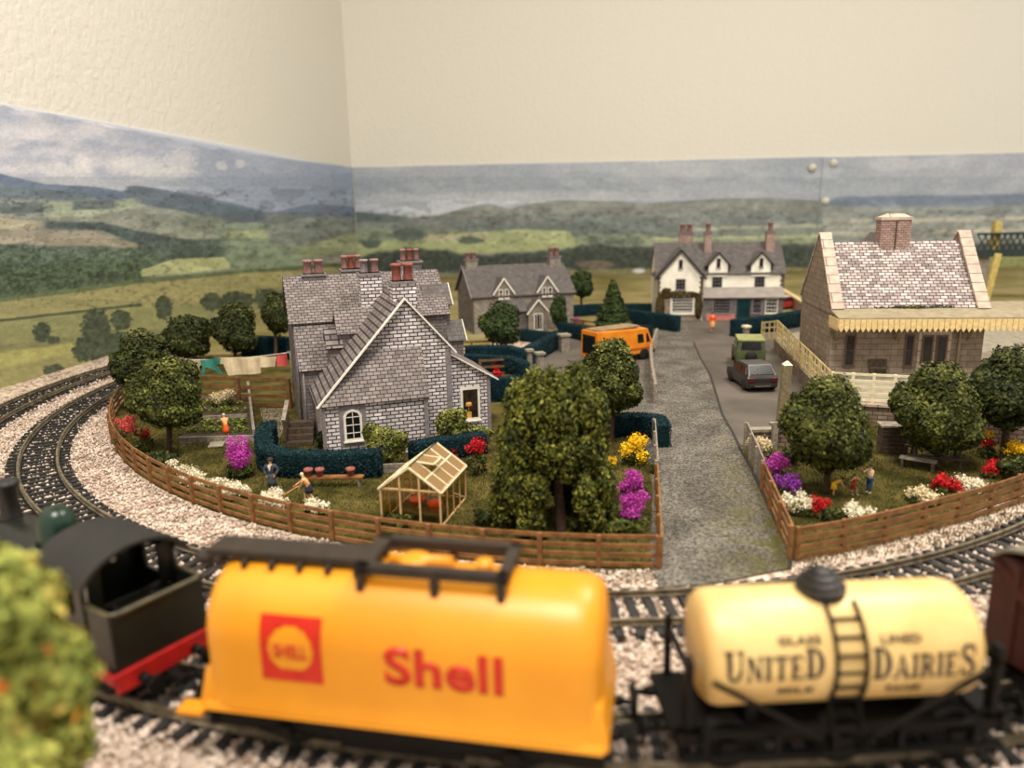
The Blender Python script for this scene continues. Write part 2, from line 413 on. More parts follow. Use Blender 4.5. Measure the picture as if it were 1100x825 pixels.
STAND = dict(pelvis=(0, 0, .52), waist=(0, 0, .61), chest=(0, 0, .75), neck=(0, 0, .85), head=(0, 0, .92), crown=(0, 0, .965),
             sho_l=(-.11, 0, .79), elb_l=(-.15, .01, .63), wri_l=(-.14, -.03, .5), sho_r=(.11, 0, .79), elb_r=(.15, .01, .63), wri_r=(.14, -.03, .5),
             hip_l=(-.055, 0, .48), kne_l=(-.06, -.01, .27), ank_l=(-.06, .01, .05), toe_l=(-.065, -.07, .02), hip_r=(.055, 0, .48), kne_r=(.06, -.01, .27), ank_r=(.06, .01, .05), toe_r=(.065, -.07, .02))
def pose(**kw): d = dict(STAND); d.update(kw); return d
# ------------------------------------------------------------ ground
def ballastmat(name, cols, vs=4.2):
    N = NT(name); b = N.b; b.inputs['Roughness'].default_value = .9; b.inputs['Specular IOR Level'].default_value = .2
    tc = N.n('ShaderNodeTexCoord'); vo = N.n('ShaderNodeTexVoronoi'); setin(vo, Scale=vs)
    N.l(tc.outputs['Object'], vo.inputs['Vector'])
    cr = N.n('ShaderNodeValToRGB'); el = cr.color_ramp.elements
    sp = N.n('ShaderNodeSeparateColor'); N.l(vo.outputs['Color'], sp.inputs['Color'])
    el[0].position = 0; el[0].color = lin(cols[0]); el[-1].position = 1; el[-1].color = lin(cols[-1])
    for i, c in enumerate(cols[1:-1]): k = el.new((i+1)/(len(cols)-1)); k.color = lin(c)
    N.l(sp.outputs[0], cr.inputs['Fac'])
    nz = N.n('ShaderNodeTexNoise'); setin(nz, Scale=.25, Detail=3.0); N.l(tc.outputs['Object'], nz.inputs['Vector'])
    mr = N.n('ShaderNodeMapRange'); setin(mr, From_Min=.35, From_Max=.65, To_Min=.8, To_Max=1.1); N.l(nz.outputs['Fac'], mr.inputs['Value'])
    mx = N.n('ShaderNodeMix', data_type='RGBA', blend_type='MULTIPLY'); mx.inputs[0].default_value = 1
    N.l(cr.outputs['Color'], mx.inputs[6]); N.l(mr.outputs['Result'], mx.inputs[7]); N.l(mx.outputs[2], b.inputs['Base Color'])
    bp = N.n('ShaderNodeBump'); setin(bp, Strength=.8, Distance=.12); bp.invert = True
    N.l(vo.outputs['Distance'], bp.inputs['Height']); N.l(bp.outputs['Normal'], b.inputs['Normal'])
    return N.m
M['ballast'] = ballastmat('ballast_chips', [(118,98,84), (176,154,136), (208,188,170), (226,208,192)])
M['grass'] = mat('static_grass', (84,78,38), (56,54,24), .55, .95, .9, 14, c3=(104,92,50), dist=.12, spec=.1)
M['farfield'] = mat('pale_far_field', (150,138,98), (112,104,58), .12, .95, .4, 3, spec=.1)
def roadmat():
    N = NT('grey_tarmac'); b = N.b; b.inputs['Roughness'].default_value = .95; b.inputs['Specular IOR Level'].default_value = .12
    tc = N.n('ShaderNodeTexCoord'); P = tc.outputs['Object']
    n1 = N.n('ShaderNodeTexNoise'); setin(n1, Scale=9.0, Detail=3.0); N.l(P, n1.inputs['Vector'])
    n2 = N.n('ShaderNodeTexNoise'); setin(n2, Scale=.45, Detail=4.0); N.l(P, n2.inputs['Vector'])
    c1 = N.n('ShaderNodeValToRGB'); e = c1.color_ramp.elements; e[0].position = .36; e[0].color = lin((70,66,60)); e[1].position = .66; e[1].color = lin((136,130,120)); N.l(n1.outputs['Fac'], c1.inputs['Fac'])
    c2 = N.n('ShaderNodeValToRGB'); e = c2.color_ramp.elements; e[0].position = .38; e[0].color = (.62, .62, .62, 1); e[1].position = .6; e[1].color = (1, 1, 1, 1); N.l(n2.outputs['Fac'], c2.inputs['Fac'])
    m = N.n('ShaderNodeMix', data_type='RGBA', blend_type='MULTIPLY'); m.inputs[0].default_value = 1; N.l(c1.outputs['Color'], m.inputs[6]); N.l(c2.outputs['Color'], m.inputs[7])
    sx = N.n('ShaderNodeSeparateXYZ'); N.l(P, sx.inputs[0])
    a = N.n('ShaderNodeMath', operation='MULTIPLY_ADD'); a.inputs[1].default_value = -.27; N.l(sx.outputs['Y'], a.inputs[0]); N.l(sx.outputs['X'], a.inputs[2])
    r1_ = N.n('ShaderNodeMapRange'); setin(r1_, From_Min=-1.2, From_Max=1.6, To_Min=0.0, To_Max=1.0); N.l(a.outputs[0], r1_.inputs['Value'])
    r2_ = N.n('ShaderNodeMapRange'); setin(r2_, From_Min=36.0, From_Max=45.0, To_Min=1.0, To_Max=0.0); N.l(sx.outputs['Y'], r2_.inputs['Value'])
    n3 = N.n('ShaderNodeTexNoise'); setin(n3, Scale=.9, Detail=6.0); N.l(P, n3.inputs['Vector'])
    r3_ = N.n('ShaderNodeMapRange'); setin(r3_, From_Min=.38, From_Max=.62); N.l(n3.outputs['Fac'], r3_.inputs['Value'])
    m1 = N.n('ShaderNodeMath', operation='MULTIPLY'); N.l(r1_.outputs[0], m1.inputs[0]); N.l(r2_.outputs[0], m1.inputs[1])
    m2 = N.n('ShaderNodeMath', operation='MULTIPLY'); N.l(m1.outputs[0], m2.inputs[0]); N.l(r3_.outputs[0], m2.inputs[1])
    mm = N.n('ShaderNodeMix', data_type='RGBA'); N.l(m2.outputs[0], mm.inputs[0]); N.l(m.outputs[2], mm.inputs[6]); mm.inputs[7].default_value = lin((84,80,44)); N.l(mm.outputs[2], b.inputs['Base Color'])
    bp = N.n('ShaderNodeBump'); setin(bp, Strength=.8, Distance=.06); N.l(n1.outputs['Fac'], bp.inputs['Height']); N.l(bp.outputs['Normal'], b.inputs['Normal'])
    return N.m
M['asphalt'] = roadmat()
M['asphaltpark'] = mat('smooth_tarmac', (104,96,88), (82,76,70), .25, .85, .3, 10, dist=.03, spec=.15)
M['paving'] = mat('path_paving', (146,132,112), (110,98,82), 1.5, .9, .5, 8)

def slab(name, pts, z0, z1, m): mb = MB(); mb.poly(pts, z0, z1); return struct(mb.build(name, m, uv=False))
slab('layout_ground', [(-45, -30), (110, -30), (110, 141), (-45, 141)], -3, 0, M['ballast'])
FC = (5.3, 60.3); FR = 34.8
arc = [(FC[0]+FR*math.cos(R_(a)), FC[1]+FR*math.sin(R_(a))) for a in range(-92, -176, -4)]
slab('garden_lawn', arc+[(-30, 68), (-8, 70), (-1.5, 60), (-1, 50), (6.5, 44.5), (6.7, 40), (5.65, 33.6), (4.35, 25.6)], 0, .06, M['grass'])
slab('far_field', [(-36, 66), (-8, 69), (3, 76), (12, 84.5), (29, 83), (30, 76), (60, 76), (109, 70), (109, 139.5), (-31, 139.5), (-35.8, 90)], 0, .05, M['farfield'])
JP = [(848, 612), (850, 597), (806, 503), (796, 485), (787, 466), (776, 447), (763, 404), (752, 385), (745, 368)]
slab('road', [(4.2, 23.7)]+[G(*p)[:2] for p in JP]+[(17, 84.3), (12, 84.3), (9, 62), (6.7, 46), (5.5, 33.4), (4.25, 26.2)], 0, .07, M['asphalt'])
slab('car_park', [(-1.5, 50), (6.4, 44.5), (8, 40), (11.3, 39.5), (13.6, 39.6), (14.6, 42.8), (17.7, 44.6), (21, 66), (30, 76), (29, 83), (12, 84.4), (3, 76), (-1.5, 60)], 0, .05, M['asphaltpark'])
def strip(name, pts, w, z0, z1, m):
    P = [Vector((*p, 0)) for p in pts]; L = []; R = []
    for i, p in enumerate(P):
        d = (P[min(i+1, len(P)-1)]-P[max(i-1, 0)]).normalized(); s = Vector((d.y, -d.x, 0))*w/2; L.append((p-s)[:2]); R.append((p+s)[:2])
    mb = MB()
    for i in range(len(P)-1): mb.poly([L[i], L[i+1], R[i+1], R[i]], z0, z1)
    return struct(mb.build(name, m, uv=False))
strip('road_joint', [G(*p)[:2] for p in JP], .16, .02, .085, mat('dark_joint', (46,42,38), None, 4, .9))
slab('station_garden_ground', [(9.3, 26.1), (15.7, 28.9), (21.2, 32), (31, 39), (36, 42), (27, 42.5), (17.7, 44.6), (14.6, 42.8), (13.6, 39.6), (11.2, 39.5)], 0, .06, M['grass'])
# platform
PF = [(17.7, 44.4), (21.5, 43.2), (27, 41.2), (36, 38.5), (62, 42), (62, 74), (30, 75), (21, 66)]
mb = MB(); mb.poly(PF, 0, 1.02); struct(mb.build('station_platform', M['brickwall']))
mb = MB(); mb.poly([(x*1.0, y) for x, y in PF], 1.02, 1.1); struct(mb.build('platform_surface', M['concrete'], uv=False))
mb = MB()
for p, q in ((PF[0], PF[1]), (PF[1], PF[2]), (PF[2], PF[3])): mb.bar((*p, 1.08), (*q, 1.08), .35, .14)
struct(mb.build('platform_edge_coping', M['coping']))
mb = MB(); mb.poly([tuple(G(215, 470)[:2]), tuple(G(300, 478)[:2]), tuple(G(310, 440)[:2]), tuple(G(279, 440)[:2]), tuple(G(287, 480)[:2])][1:], .03, .09)
struct(mb.build('garden_path', M['paving'], uv=False))

# ------------------------------------------------------------ tracks
def in_poly(P, poly):
    x, y = P[:, 0], P[:, 1]; r = np.zeros(len(P), bool); n = len(poly)
    for i in range(n):
        x1, y1 = poly[i]; x2, y2 = poly[(i+1) % n]
        c = ((y1 > y) != (y2 > y)) & (x < (x2-x1)*(y-y1)/(y2-y1+1e-12)+x1); r ^= c
    return r
TR = dict(inner=((1.7, 54.5), 32.3), outer=((2.9, 54.0), 38.0))
def track(cx, cy, r, a0, a1, label, gauge=1.75):
    t = thing('railway_track', label, 'railway track', (cx, cy, 0))
    n = 140
    for s in (-1, 1):
        mb = MB(); prof = [(-.075, .28), (-.075, .31), (-.02, .33), (-.02, .42), (-.05, .44), (-.05, .5), (.05, .5), (.05, .44), (.02, .42), (.02, .33), (.075, .31), (.075, .28)]
        rings = []
        for i in range(n+1):
            a = R_(a0+(a1-a0)*i/n); rings.append([mb.bm.verts.new(((r+s*gauge/2+u)*math.cos(a), (r+s*gauge/2+u)*math.sin(a), z)) for u, z in prof])
        for i in range(n):
            for k in range(len(prof)):
                mb.bm.faces.new((rings[i][k], rings[i][(k+1) % len(prof)], rings[i+1][(k+1) % len(prof)], rings[i+1][k]))
        mb.bm.faces.new(rings[0][::-1]); mb.bm.faces.new(rings[-1])
        mb.build('rail', M['rail'], t, uv=False)
    da = .61/r; A = np.arange(R_(a0), R_(a1), da)
    X = cx+r*np.cos(A); Y = cy+r*np.sin(A); P = np.c_[X, Y, np.zeros(len(A))]
    order = []
    for i, p in enumerate(P):
        u, v = proj(p); order.append((0 if (-20 < u < 1120 and 380 < v < 840) else 1, math.hypot(p[0], p[1]), i))
    order.sort(); near = {i for _, _, i in order[:98]}
    def sl(mb, a):
        c, s = math.cos(a), math.sin(a)
        mb.bar(((r-1.45)*c, (r-1.45)*s, .21), ((r+1.45)*c, (r+1.45)*s, .21), .27, .15)
        for g in (-1, 1):
            for o in (-.13, .13):
                q = r+g*gauge/2+o; mb.bar((q*c-.04*s, q*s+.04*c, .3), (q*c+.04*s, q*s-.04*c, .3), .07, .06)
    rest = MB()
    proto = None
    for i, a in enumerate(A):
        if i in near:
            if proto is None:
                mb = MB(); sl(mb, 0.0); proto = mb.build('sleeper', M['sleeper'], t, uv=False); o = proto
            else: o = proto.copy(); C.objects.link(o); o.parent = t
            o.rotation_euler = (0, 0, a)
        else: sl(rest, a)
    stuff(rest.build('sleepers', M['sleeper'], t, uv=False))
    return t
(ci, ri), (co_, ro) = TR['inner'], TR['outer']
track(*ci, ri, -200, -25, 'inner curved railway track, empty, running round just outside the brown garden fence')
track(*co_, ro, -205, -50, 'outer curved railway track nearest the viewer, carrying the train of tank wagons')

# ballast chips
n = 125000
ang = rng.uniform(R_(-200), R_(-25), n); rad = np.sqrt(rng.uniform(23**2, 45**2, n))
P = np.c_[2.5+rad*np.cos(ang), 54.3+rad*np.sin(ang)]
P = np.r_[P, np.c_[rng.uniform(-14, 14, 16000), rng.uniform(9, 18, 16000)]]
P = P[P[:, 1] > 8]
u, v = proj(np.c_[P, np.zeros(len(P))]); ok = (P[:, 0] > -37.5) & (u > -40) & (u < 1140) & (v > 380) & (v < 900)
fenceR = np.hypot(P[:, 0]-FC[0], P[:, 1]-FC[1]) > FR+.15
roadp = [(4.2, 23.7), (9.1, 24.4), (9.3, 27), (11.3, 39.5), (5.7, 34), (4.3, 26.2)]
rg = [(9.3, 26.1), (15.7, 28.6), (21.2, 31.7), (31, 38), (36, 42), (12, 50)]
ok &= fenceR & ~in_poly(P, roadp) & ~in_poly(P, rg)
for c, r in TR.values():
    d = np.abs(np.hypot(P[:, 0]-c[0], P[:, 1]-c[1])-r)
    aa = np.arctan2(P[:, 1]-c[1], P[:, 0]-c[0]); ph = ((aa-R_(-200 if r < 35 else -205)) / (.61/r)) % 1
    onsl = (d < 1.5) & ((ph < .22) | (ph > .78))
    onrail = (np.abs(d-.875) < .13)
    ok &= ~(onsl & (rng.random(len(P)) < .9)) & ~onrail
P = P[ok]; n = len(P); print('stones', n)
S = .085*(.6+.8*rng.random(n)); z = .02+.1*rng.random(n)
for c, r in TR.values():
    d = np.abs(np.hypot(P[:, 0]-c[0], P[:, 1]-c[1])-r); z = np.where(d < 1.6, z+.1, z)
base = np.array([(1, 0, 0), (-1, 0, 0), (0, 1, 0), (0, -1, 0), (0, 0, 1), (0, 0, -1)], float)
fc = np.array([(0, 2, 4), (2, 1, 4), (1, 3, 4), (3, 0, 4), (2, 0, 5), (1, 2, 5), (3, 1, 5), (0, 3, 5)])
th = rng.random(n)*2*pi; tl = rng.normal(size=n)*.5
Vv = base[None]*np.array([1, .8, .75])*(.7+.6*rng.random((n, 6, 1)))*S[:, None, None]
c_, s_ = np.cos(tl)[:, None], np.sin(tl)[:, None]
x, y, zz = Vv[..., 0]*c_-Vv[..., 2]*s_, Vv[..., 1], Vv[..., 0]*s_+Vv[..., 2]*c_
c_, s_ = np.cos(th)[:, None], np.sin(th)[:, None]
Vv = np.stack([x*c_-y*s_+P[:, :1], x*s_+y*c_+P[:, 1:2], zz+z[:, None]], -1)
me = bpy.data.meshes.new('ballast_stones'); me.vertices.add(n*6); me.vertices.foreach_set('co', Vv.ravel())
fi = (fc[None]+6*np.arange(n)[:, None, None]).reshape(-1)
me.loops.add(len(fi)); me.loops.foreach_set('vertex_index', fi); me.polygons.add(n*8)
me.polygons.foreach_set('loop_start', np.arange(n*8)*3); me.polygons.foreach_set('loop_total', np.full(n*8, 3)); me.update(calc_edges=True)
me.materials.append(leafmat('stone_chips', [(120,98,84), (170,148,132), (200,182,168), (222,206,192), (236,224,212)], .9))
o = bpy.data.objects.new('ballast_stones', me); C.objects.link(o)
tag(o, 'pinkish beige stone ballast chips spread along both railway tracks', 'ballast', kind='stuff')
# static grass fibres on the front lawns
def grass(name, polyg, n, label, h=.3, hole=None):
    A = np.array(polyg); P = np.c_[rng.uniform(A[:, 0].min(), A[:, 0].max(), n), rng.uniform(A[:, 1].min(), A[:, 1].max(), n)]
    P = P[in_poly(P, polyg)]; k = len(P); P = np.c_[P, np.full(k, .06)]
    d = np.c_[rng.normal(size=(k, 2))*.35, np.ones(k)]*(h*(.4+.7*rng.random(k)))[:, None]
    s = np.c_[rng.normal(size=(k, 2)), np.zeros(k)]; s /= np.linalg.norm(s, axis=1)[:, None]
    o = quads(name, P+d*.45, d*.5, s*.022, leafmat(name+'_fibre', [(44,42,14), (70,66,28), (96,88,42), (126,112,62)], .9))
    tag(o, label, 'grass', kind='stuff')
grass('lawn_grass', arc[:17]+[(-22, 52), (-10, 44), (6, 44), (5.5, 33.6), (4.2, 25.6)], 90000, 'short olive static grass growing over the left garden lawn', .14)
grass('lawn_grass', [(9.6, 26.6), (15.7, 29), (21.2, 32.1), (31, 39), (25.3, 39.2), (17.7, 44.2), (14.6, 42.6), (13.4, 39.3), (11.4, 39.2)], 40000, 'short olive static grass growing over the right garden lawn', .14)
grass('weedy_grass', [(7, 25), (9.0, 25), (10.9, 37), (9.5, 36)], 2500, 'thin mossy weeds along the right side of the grey road', .06)
grass('verge_grass', [(4.6, 25.9), (-3, 25.5), (-10, 27), (-5, 24.4), (4.2, 24.4)], 2500, 'scattered grass tufts in the ballast below the left fence', .22)
grass('verge_grass', [(9.6, 25.4), (16, 27), (24, 31.5), (21.3, 31.7), (15.7, 28.6), (9.4, 26.1)], 9000, 'olive grass growing in the ballast outside the right fence', .2)

# ------------------------------------------------------------ fences and hedges
def resample(pts, step):
    out = [Vector(pts[0])]; 
    P = [Vector(p) for p in pts]; L = [0]
    for a, b in zip(P, P[1:]): L.append(L[-1]+(b-a).length)
    n = max(1, round(L[-1]/step))
    for i in range(1, n+1):
        s = L[-1]*i/n; k = 0
        while k < len(L)-2 and L[k+1] < s: k += 1
        out.append(P[k].lerp(P[k+1], (s-L[k])/max(1e-9, L[k+1]-L[k])))
    return out
def fence(name, pts, h, rails, step, m, label, cat='fence', z=0.05, rw=.16, rt=.07, pw=.17, group=None, lat=False, off=0):
    t = thing(name, label, cat, (0, 0, 0), 0, group)
    P3 = resample([(p[0], p[1], p[2] if len(p) > 2 else z) for p in pts], step)
    fine = P3
    for i, p in enumerate(P3):
        a = P3[min(i+1, len(P3)-1)]-P3[max(i-1, 0)]; an = math.atan2(a.y, a.x)
        if i == 0: mb = MB(); mb.box(-pw/2, pw/2, -pw/2, pw/2, 0, h+.04); q = mb.build('post', m, t, bevel=.015, uv=False); p0 = q
        else: q = p0.copy(); C.objects.link(q); q.parent = t
        q.location = p; q.rotation_euler = (0, 0, an)
    for k in range(rails):
        zc = h*(.14+.86*k/(rails-1))-rw*.3 if rails > 1 else h
        mb = MB()
        for a, b in zip(fine, fine[1:]):
            d = (b-a); sd = Vector((d.y, -d.x, 0)).normalized()*(pw*.35)
            mb.bar(a+sd+Vector((0, 0, zc)), b+sd+Vector((0, 0, zc)), rt, rw)
        mb.build('rail', m, t, uv=False)
    if lat:
        mb = MB()
        for a, b in zip(fine, fine[1:]):
            n = max(2, int((b-a).length/.85))
            for i in range(n):
                p = a.lerp(b, (i+.5)/n); mb.bar(p+Vector((0, 0, h*.12)), p+Vector((0, 0, h)), .13, .06)
        stuff(mb.build('lattice_slats', m, t, uv=False))
    return t
afull = [(FC[0]+FR*math.cos(R_(a)), FC[1]+FR*math.sin(R_(a))) for a in np.linspace(-91.4, -172, 60)]
fence('garden_fence', afull, 1.25, 4, 2.12, M['brownfence'], 'long curved brown post and rail fence round the left garden')
fence('garden_fence', [(4.5, 25.5), (5.6, 33.2)], 1.25, 4, 2.0, M['brownfence'], 'brown fence along the left kerb of the road')
fence('garden_fence', [(5.65, 33.4), (6.6, 40.2)], 1.35, 4, 2.2, M['greyfence'], 'weathered pale grey fence length above the left kerb, beside yellow bush')
fence('garden_fence', [(9.35, 26.2), (10.35, 33.0)], 1.3, 4, 2.0, M['brownfence'], 'brown fence along the right kerb of the road')
fence('garden_fence', [(9.6, 26.15), (12.4, 27.1), (15.7, 28.65), (19, 30.3), (21.4, 31.75), (25, 34), (31, 38)], 1.25, 4, 2.0, M['brownfence'], 'orange-brown slatted fence facing the track round the right garden', rw=.2)
fence('garden_fence', [(10.4, 33.2), (11.3, 39.3)], 1.35, 5, 2.4, M['greyfence'], 'weathered grey board fence at the upper right kerb', rw=.24)
a = G(312, 440); b = G(205, 436)
fence('garden_fence', [(a[0], a[1]), (b[0], b[1])], 2.0, 4, 4.6, M['dimfence'], 'straight brown fence behind the vegetable bed below the washing line', rw=.26, pw=.26)
a = G(703, 434); b = G(705, 368)
fence('car_park_fence', [(a[0], a[1]), (8.6, 54), (9.7, 62), (b[0], b[1])], 1.25, 3, 3.0, M['greyfence'], 'low pale weathered fence running up the car park beside orange van', rt=.2)
fence('platform_fence', [(17.75, 44.6, 1.12), (21.5, 43.4, 1.12), (27.2, 41.3, 1.12)], 1.75, 5, 1.15, M['fencewhite'], 'ivory white fence standing on the station platform edge', rw=.13, pw=.16)
a = G(882, 432, 1.1); b = G(818, 363, .9)
fence('lattice_fence', [(17.8, 45.2, 1.12), (21.0, 66, 1.12), (b[0], b[1], .6)], 1.7, 4, 3.0, M['latticewood'], 'beige lattice fence sloping up behind the parked cars', lat=True, rw=.13, pw=.1, rt=.05)
a = G(482, 392); b = G(560, 397)
fence('garden_fence', [G(484, 384)[:2], G(530, 382)[:2]], 1.3, 4, 2.2, M['dimfence'], 'small brown fence left of the middle round tree')
fence('garden_fence', [G(606, 352)[:2], G(648, 358)[:2]], 1.0, 3, 3.0, M['dimfence'], 'brown fence at the foot of the conical tree')
fence('garden_fence', [G(516, 404)[:2], G(548, 402)[:2]], 1.2, 3, 1.8, M['dimfence'], 'short brown fence with red flowers behind the stone house')

def hedge(pts, h, w, label, m='hedge', z=.04):
    P = resample([(p[0], p[1], 0) for p in pts], .5)
    mb = MB(); nz = []
    prof = [(-.5, 0), (-.5, .5), (-.5, .93), (-.44, 1.0), (0, 1.0), (.44, 1.0), (.5, .93), (.5, .5), (.5, 0)]
    rings = []; rnd = random.Random(sum(map(ord, label)))
    n = len(P)
    for i, p in enumerate(P):
        d = (P[min(i+1, n-1)]-P[max(i-1, 0)]).normalized(); s = Vector((d.y, -d.x, 0))
        sc = .8 if i in (0, n-1) else 1
        rings.append([mb.bm.verts.new(p+s*(u*w*sc+rnd.uniform(-.03, .03))+Vector((0, 0, z+v*h*(1 if sc == 1 else .96)+(rnd.uniform(-.03, .03) if v else 0)))) for u, v in prof])
    for i in range(n-1):
        for k in range(len(prof)-1):
            f = mb.bm.faces.new((rings[i][k], rings[i][k+1], rings[i+1][k+1], rings[i+1][k])); f.smooth = True
        mb.bm.faces.new((rings[i][0], rings[i+1][0], rings[i+1][-1], rings[i][-1]))
    mb.bm.faces.new(rings[0]); mb.bm.faces.new(rings[-1][::-1])
    o = mb.build('hedge', M[m], uv=False); tag(o, label, 'hedge')
    L_ = .5*(n-1); k = int(L_*(2*h+w)*170); t_ = rng.random(k)*(n-1.001); i_ = t_.astype(int); fr_ = (t_-i_)[:, None]
    A_ = np.array([tuple(p) for p in P]); c_ = A_[i_]*(1-fr_)+A_[i_+1]*fr_; d_ = A_[i_+1]-A_[i_]; d_ /= np.linalg.norm(d_, axis=1)[:, None]; s_ = np.c_[d_[:, 1], -d_[:, 0], np.zeros(k)]
    q_ = rng.random(k)*(2*h+w); off = np.where(q_ < h, -.52*w, np.where(q_ > h+w, .52*w, q_-h-w/2)); zz_ = np.where(q_ < h, q_, np.where(q_ > h+w, 2*h+w-q_, h*1.0))
    Pq = c_+s_*off[:, None]+np.c_[np.zeros((k, 2)), zz_+z]+rng.normal(size=(k, 3))*.02
    u_ = runit(k); v_ = np.cross(u_, runit(k)); v_ /= np.linalg.norm(v_, axis=1)[:, None]
    quads('leaves', Pq, u_*.06, v_*.035, M['hedgefuzz'], o); return o
def gp(*a): return [G(*p)[:2] for p in a]
hedge(gp((291, 476), (285, 490), (286, 505), (305, 512), (350, 514), (411, 512)), 1.3, .8, 'dark teal hedge curving behind the flowerpot bench')
hedge(gp((440, 499), (470, 495), (522, 487)), 1.15, .7, 'dark teal hedge between ivy and the greenhouse roof')
hedge(gp((640, 470), (685, 468), (706, 470), (712, 482)), 1.25, .8, 'dark teal hedge behind the yellow flowering bush')
hedge(gp((500, 392), (545, 391), (562, 396), (600, 373)), 1.5, .7, 'long dark teal hedge bending towards the grey bin', 'hedgefar')
hedge(gp((492, 399), (552, 402), (566, 410)), 1.35, .7, 'dark teal hedge just right of the stone house roof', 'hedgefar')
hedge(gp((526, 432), (560, 430)), 1.6, .7, 'dark teal hedge between lean-to and weeping tree', 'hedgefar')
hedge(gp((560, 366), (592, 370)), 1.1, .6, 'short hedge under the cottage door', 'hedgefar')
hedge(gp((602, 360), (640, 369), (700, 364)), 1.3, .7, 'dark teal hedge behind the orange van', 'hedgefar')
hedge(gp((676, 349), (729, 357)), 1.6, .7, 'dark hedge below the big bay window of the white inn', 'hedgefar')
hedge(gp((786, 362), (826, 357), (868, 349)), 1.6, .8, 'blue-teal hedge right of the inn porch above the parked cars', 'hedgefar')
hedge(gp((606, 341), (640, 339), (700, 339)), 1.3, .8, 'far dark hedge behind the conical tree', 'hedgefar')
hedge(gp((262, 384), (314, 386)), 1.9, .8, 'dark hedge behind the left gable of the stone house', 'hedgefar')

# ------------------------------------------------------------ walls, ceiling, backdrop
def wallmat(name, c1, c2):
    N = NT(name); b = N.b; b.inputs['Roughness'].default_value = .8; b.inputs['Specular IOR Level'].default_value = .25
    tc = N.n('ShaderNodeTexCoord'); b.inputs['Base Color'].default_value = lin(c1)
    mp = N.n('ShaderNodeMapping'); N.l(tc.outputs['Object'], mp.inputs['Vector'])
    nz = N.n('ShaderNodeTexNoise'); setin(nz, Scale=1.3, Detail=2.0, Distortion=.6); N.l(mp.outputs[0], nz.inputs['Vector'])
    vo = N.n('ShaderNodeTexVoronoi', feature='DISTANCE_TO_EDGE'); setin(vo, Scale=1.1)
    mxv = N.n('ShaderNodeMix', data_type='VECTOR'); mxv.inputs[0].default_value = .35
    N.l(mp.outputs[0], mxv.inputs[4]); N.l(nz.outputs['Color'], mxv.inputs[5]); N.l(mxv.outputs[1], vo.inputs['Vector'])
    ad = N.n('ShaderNodeMath', operation='ADD'); N.l(nz.outputs['Fac'], ad.inputs[0])
    mm = N.n('ShaderNodeMath', operation='MINIMUM'); mm.inputs[1].default_value = .18; N.l(vo.outputs['Distance'], mm.inputs[0])
    N.l(mm.outputs[0], ad.inputs[1])
    bp = N.n('ShaderNodeBump'); setin(bp, Strength=.3, Distance=.3); N.l(ad.outputs[0], bp.inputs['Height'])
    N.l(bp.outputs['Normal'], b.inputs['Normal'])
    return N.m
WD = 140.0; CX = -31.0844; LP = np.array([-40.8, 54.0]); LD = np.array([CX, WD])-LP; LL = np.linalg.norm(LD); LD = LD/LL
wm1 = wallmat('embossed_wallpaper', (220, 216, 207), None)
mb = MB(); mb.box(CX-2, 115, WD, WD+2, -10, 95); struct(mb.build('wall_back', wm1, uv=False))
s0 = LP-LD*90; e0 = LP+LD*(LL+.3); nrm = np.array([-LD[1], LD[0]])*2
mb = MB(); mb.poly([tuple(s0), tuple(e0), tuple(e0+nrm), tuple(s0+nrm)], -10, 95); struct(mb.build('wall_left', wm1, uv=False))
mb = MB(); mb.box(-60, 115, -60, 142, 95, 97); struct(mb.build('ceiling', mat('ceiling_paint', (236, 228, 212), None, 1, .9), uv=False))

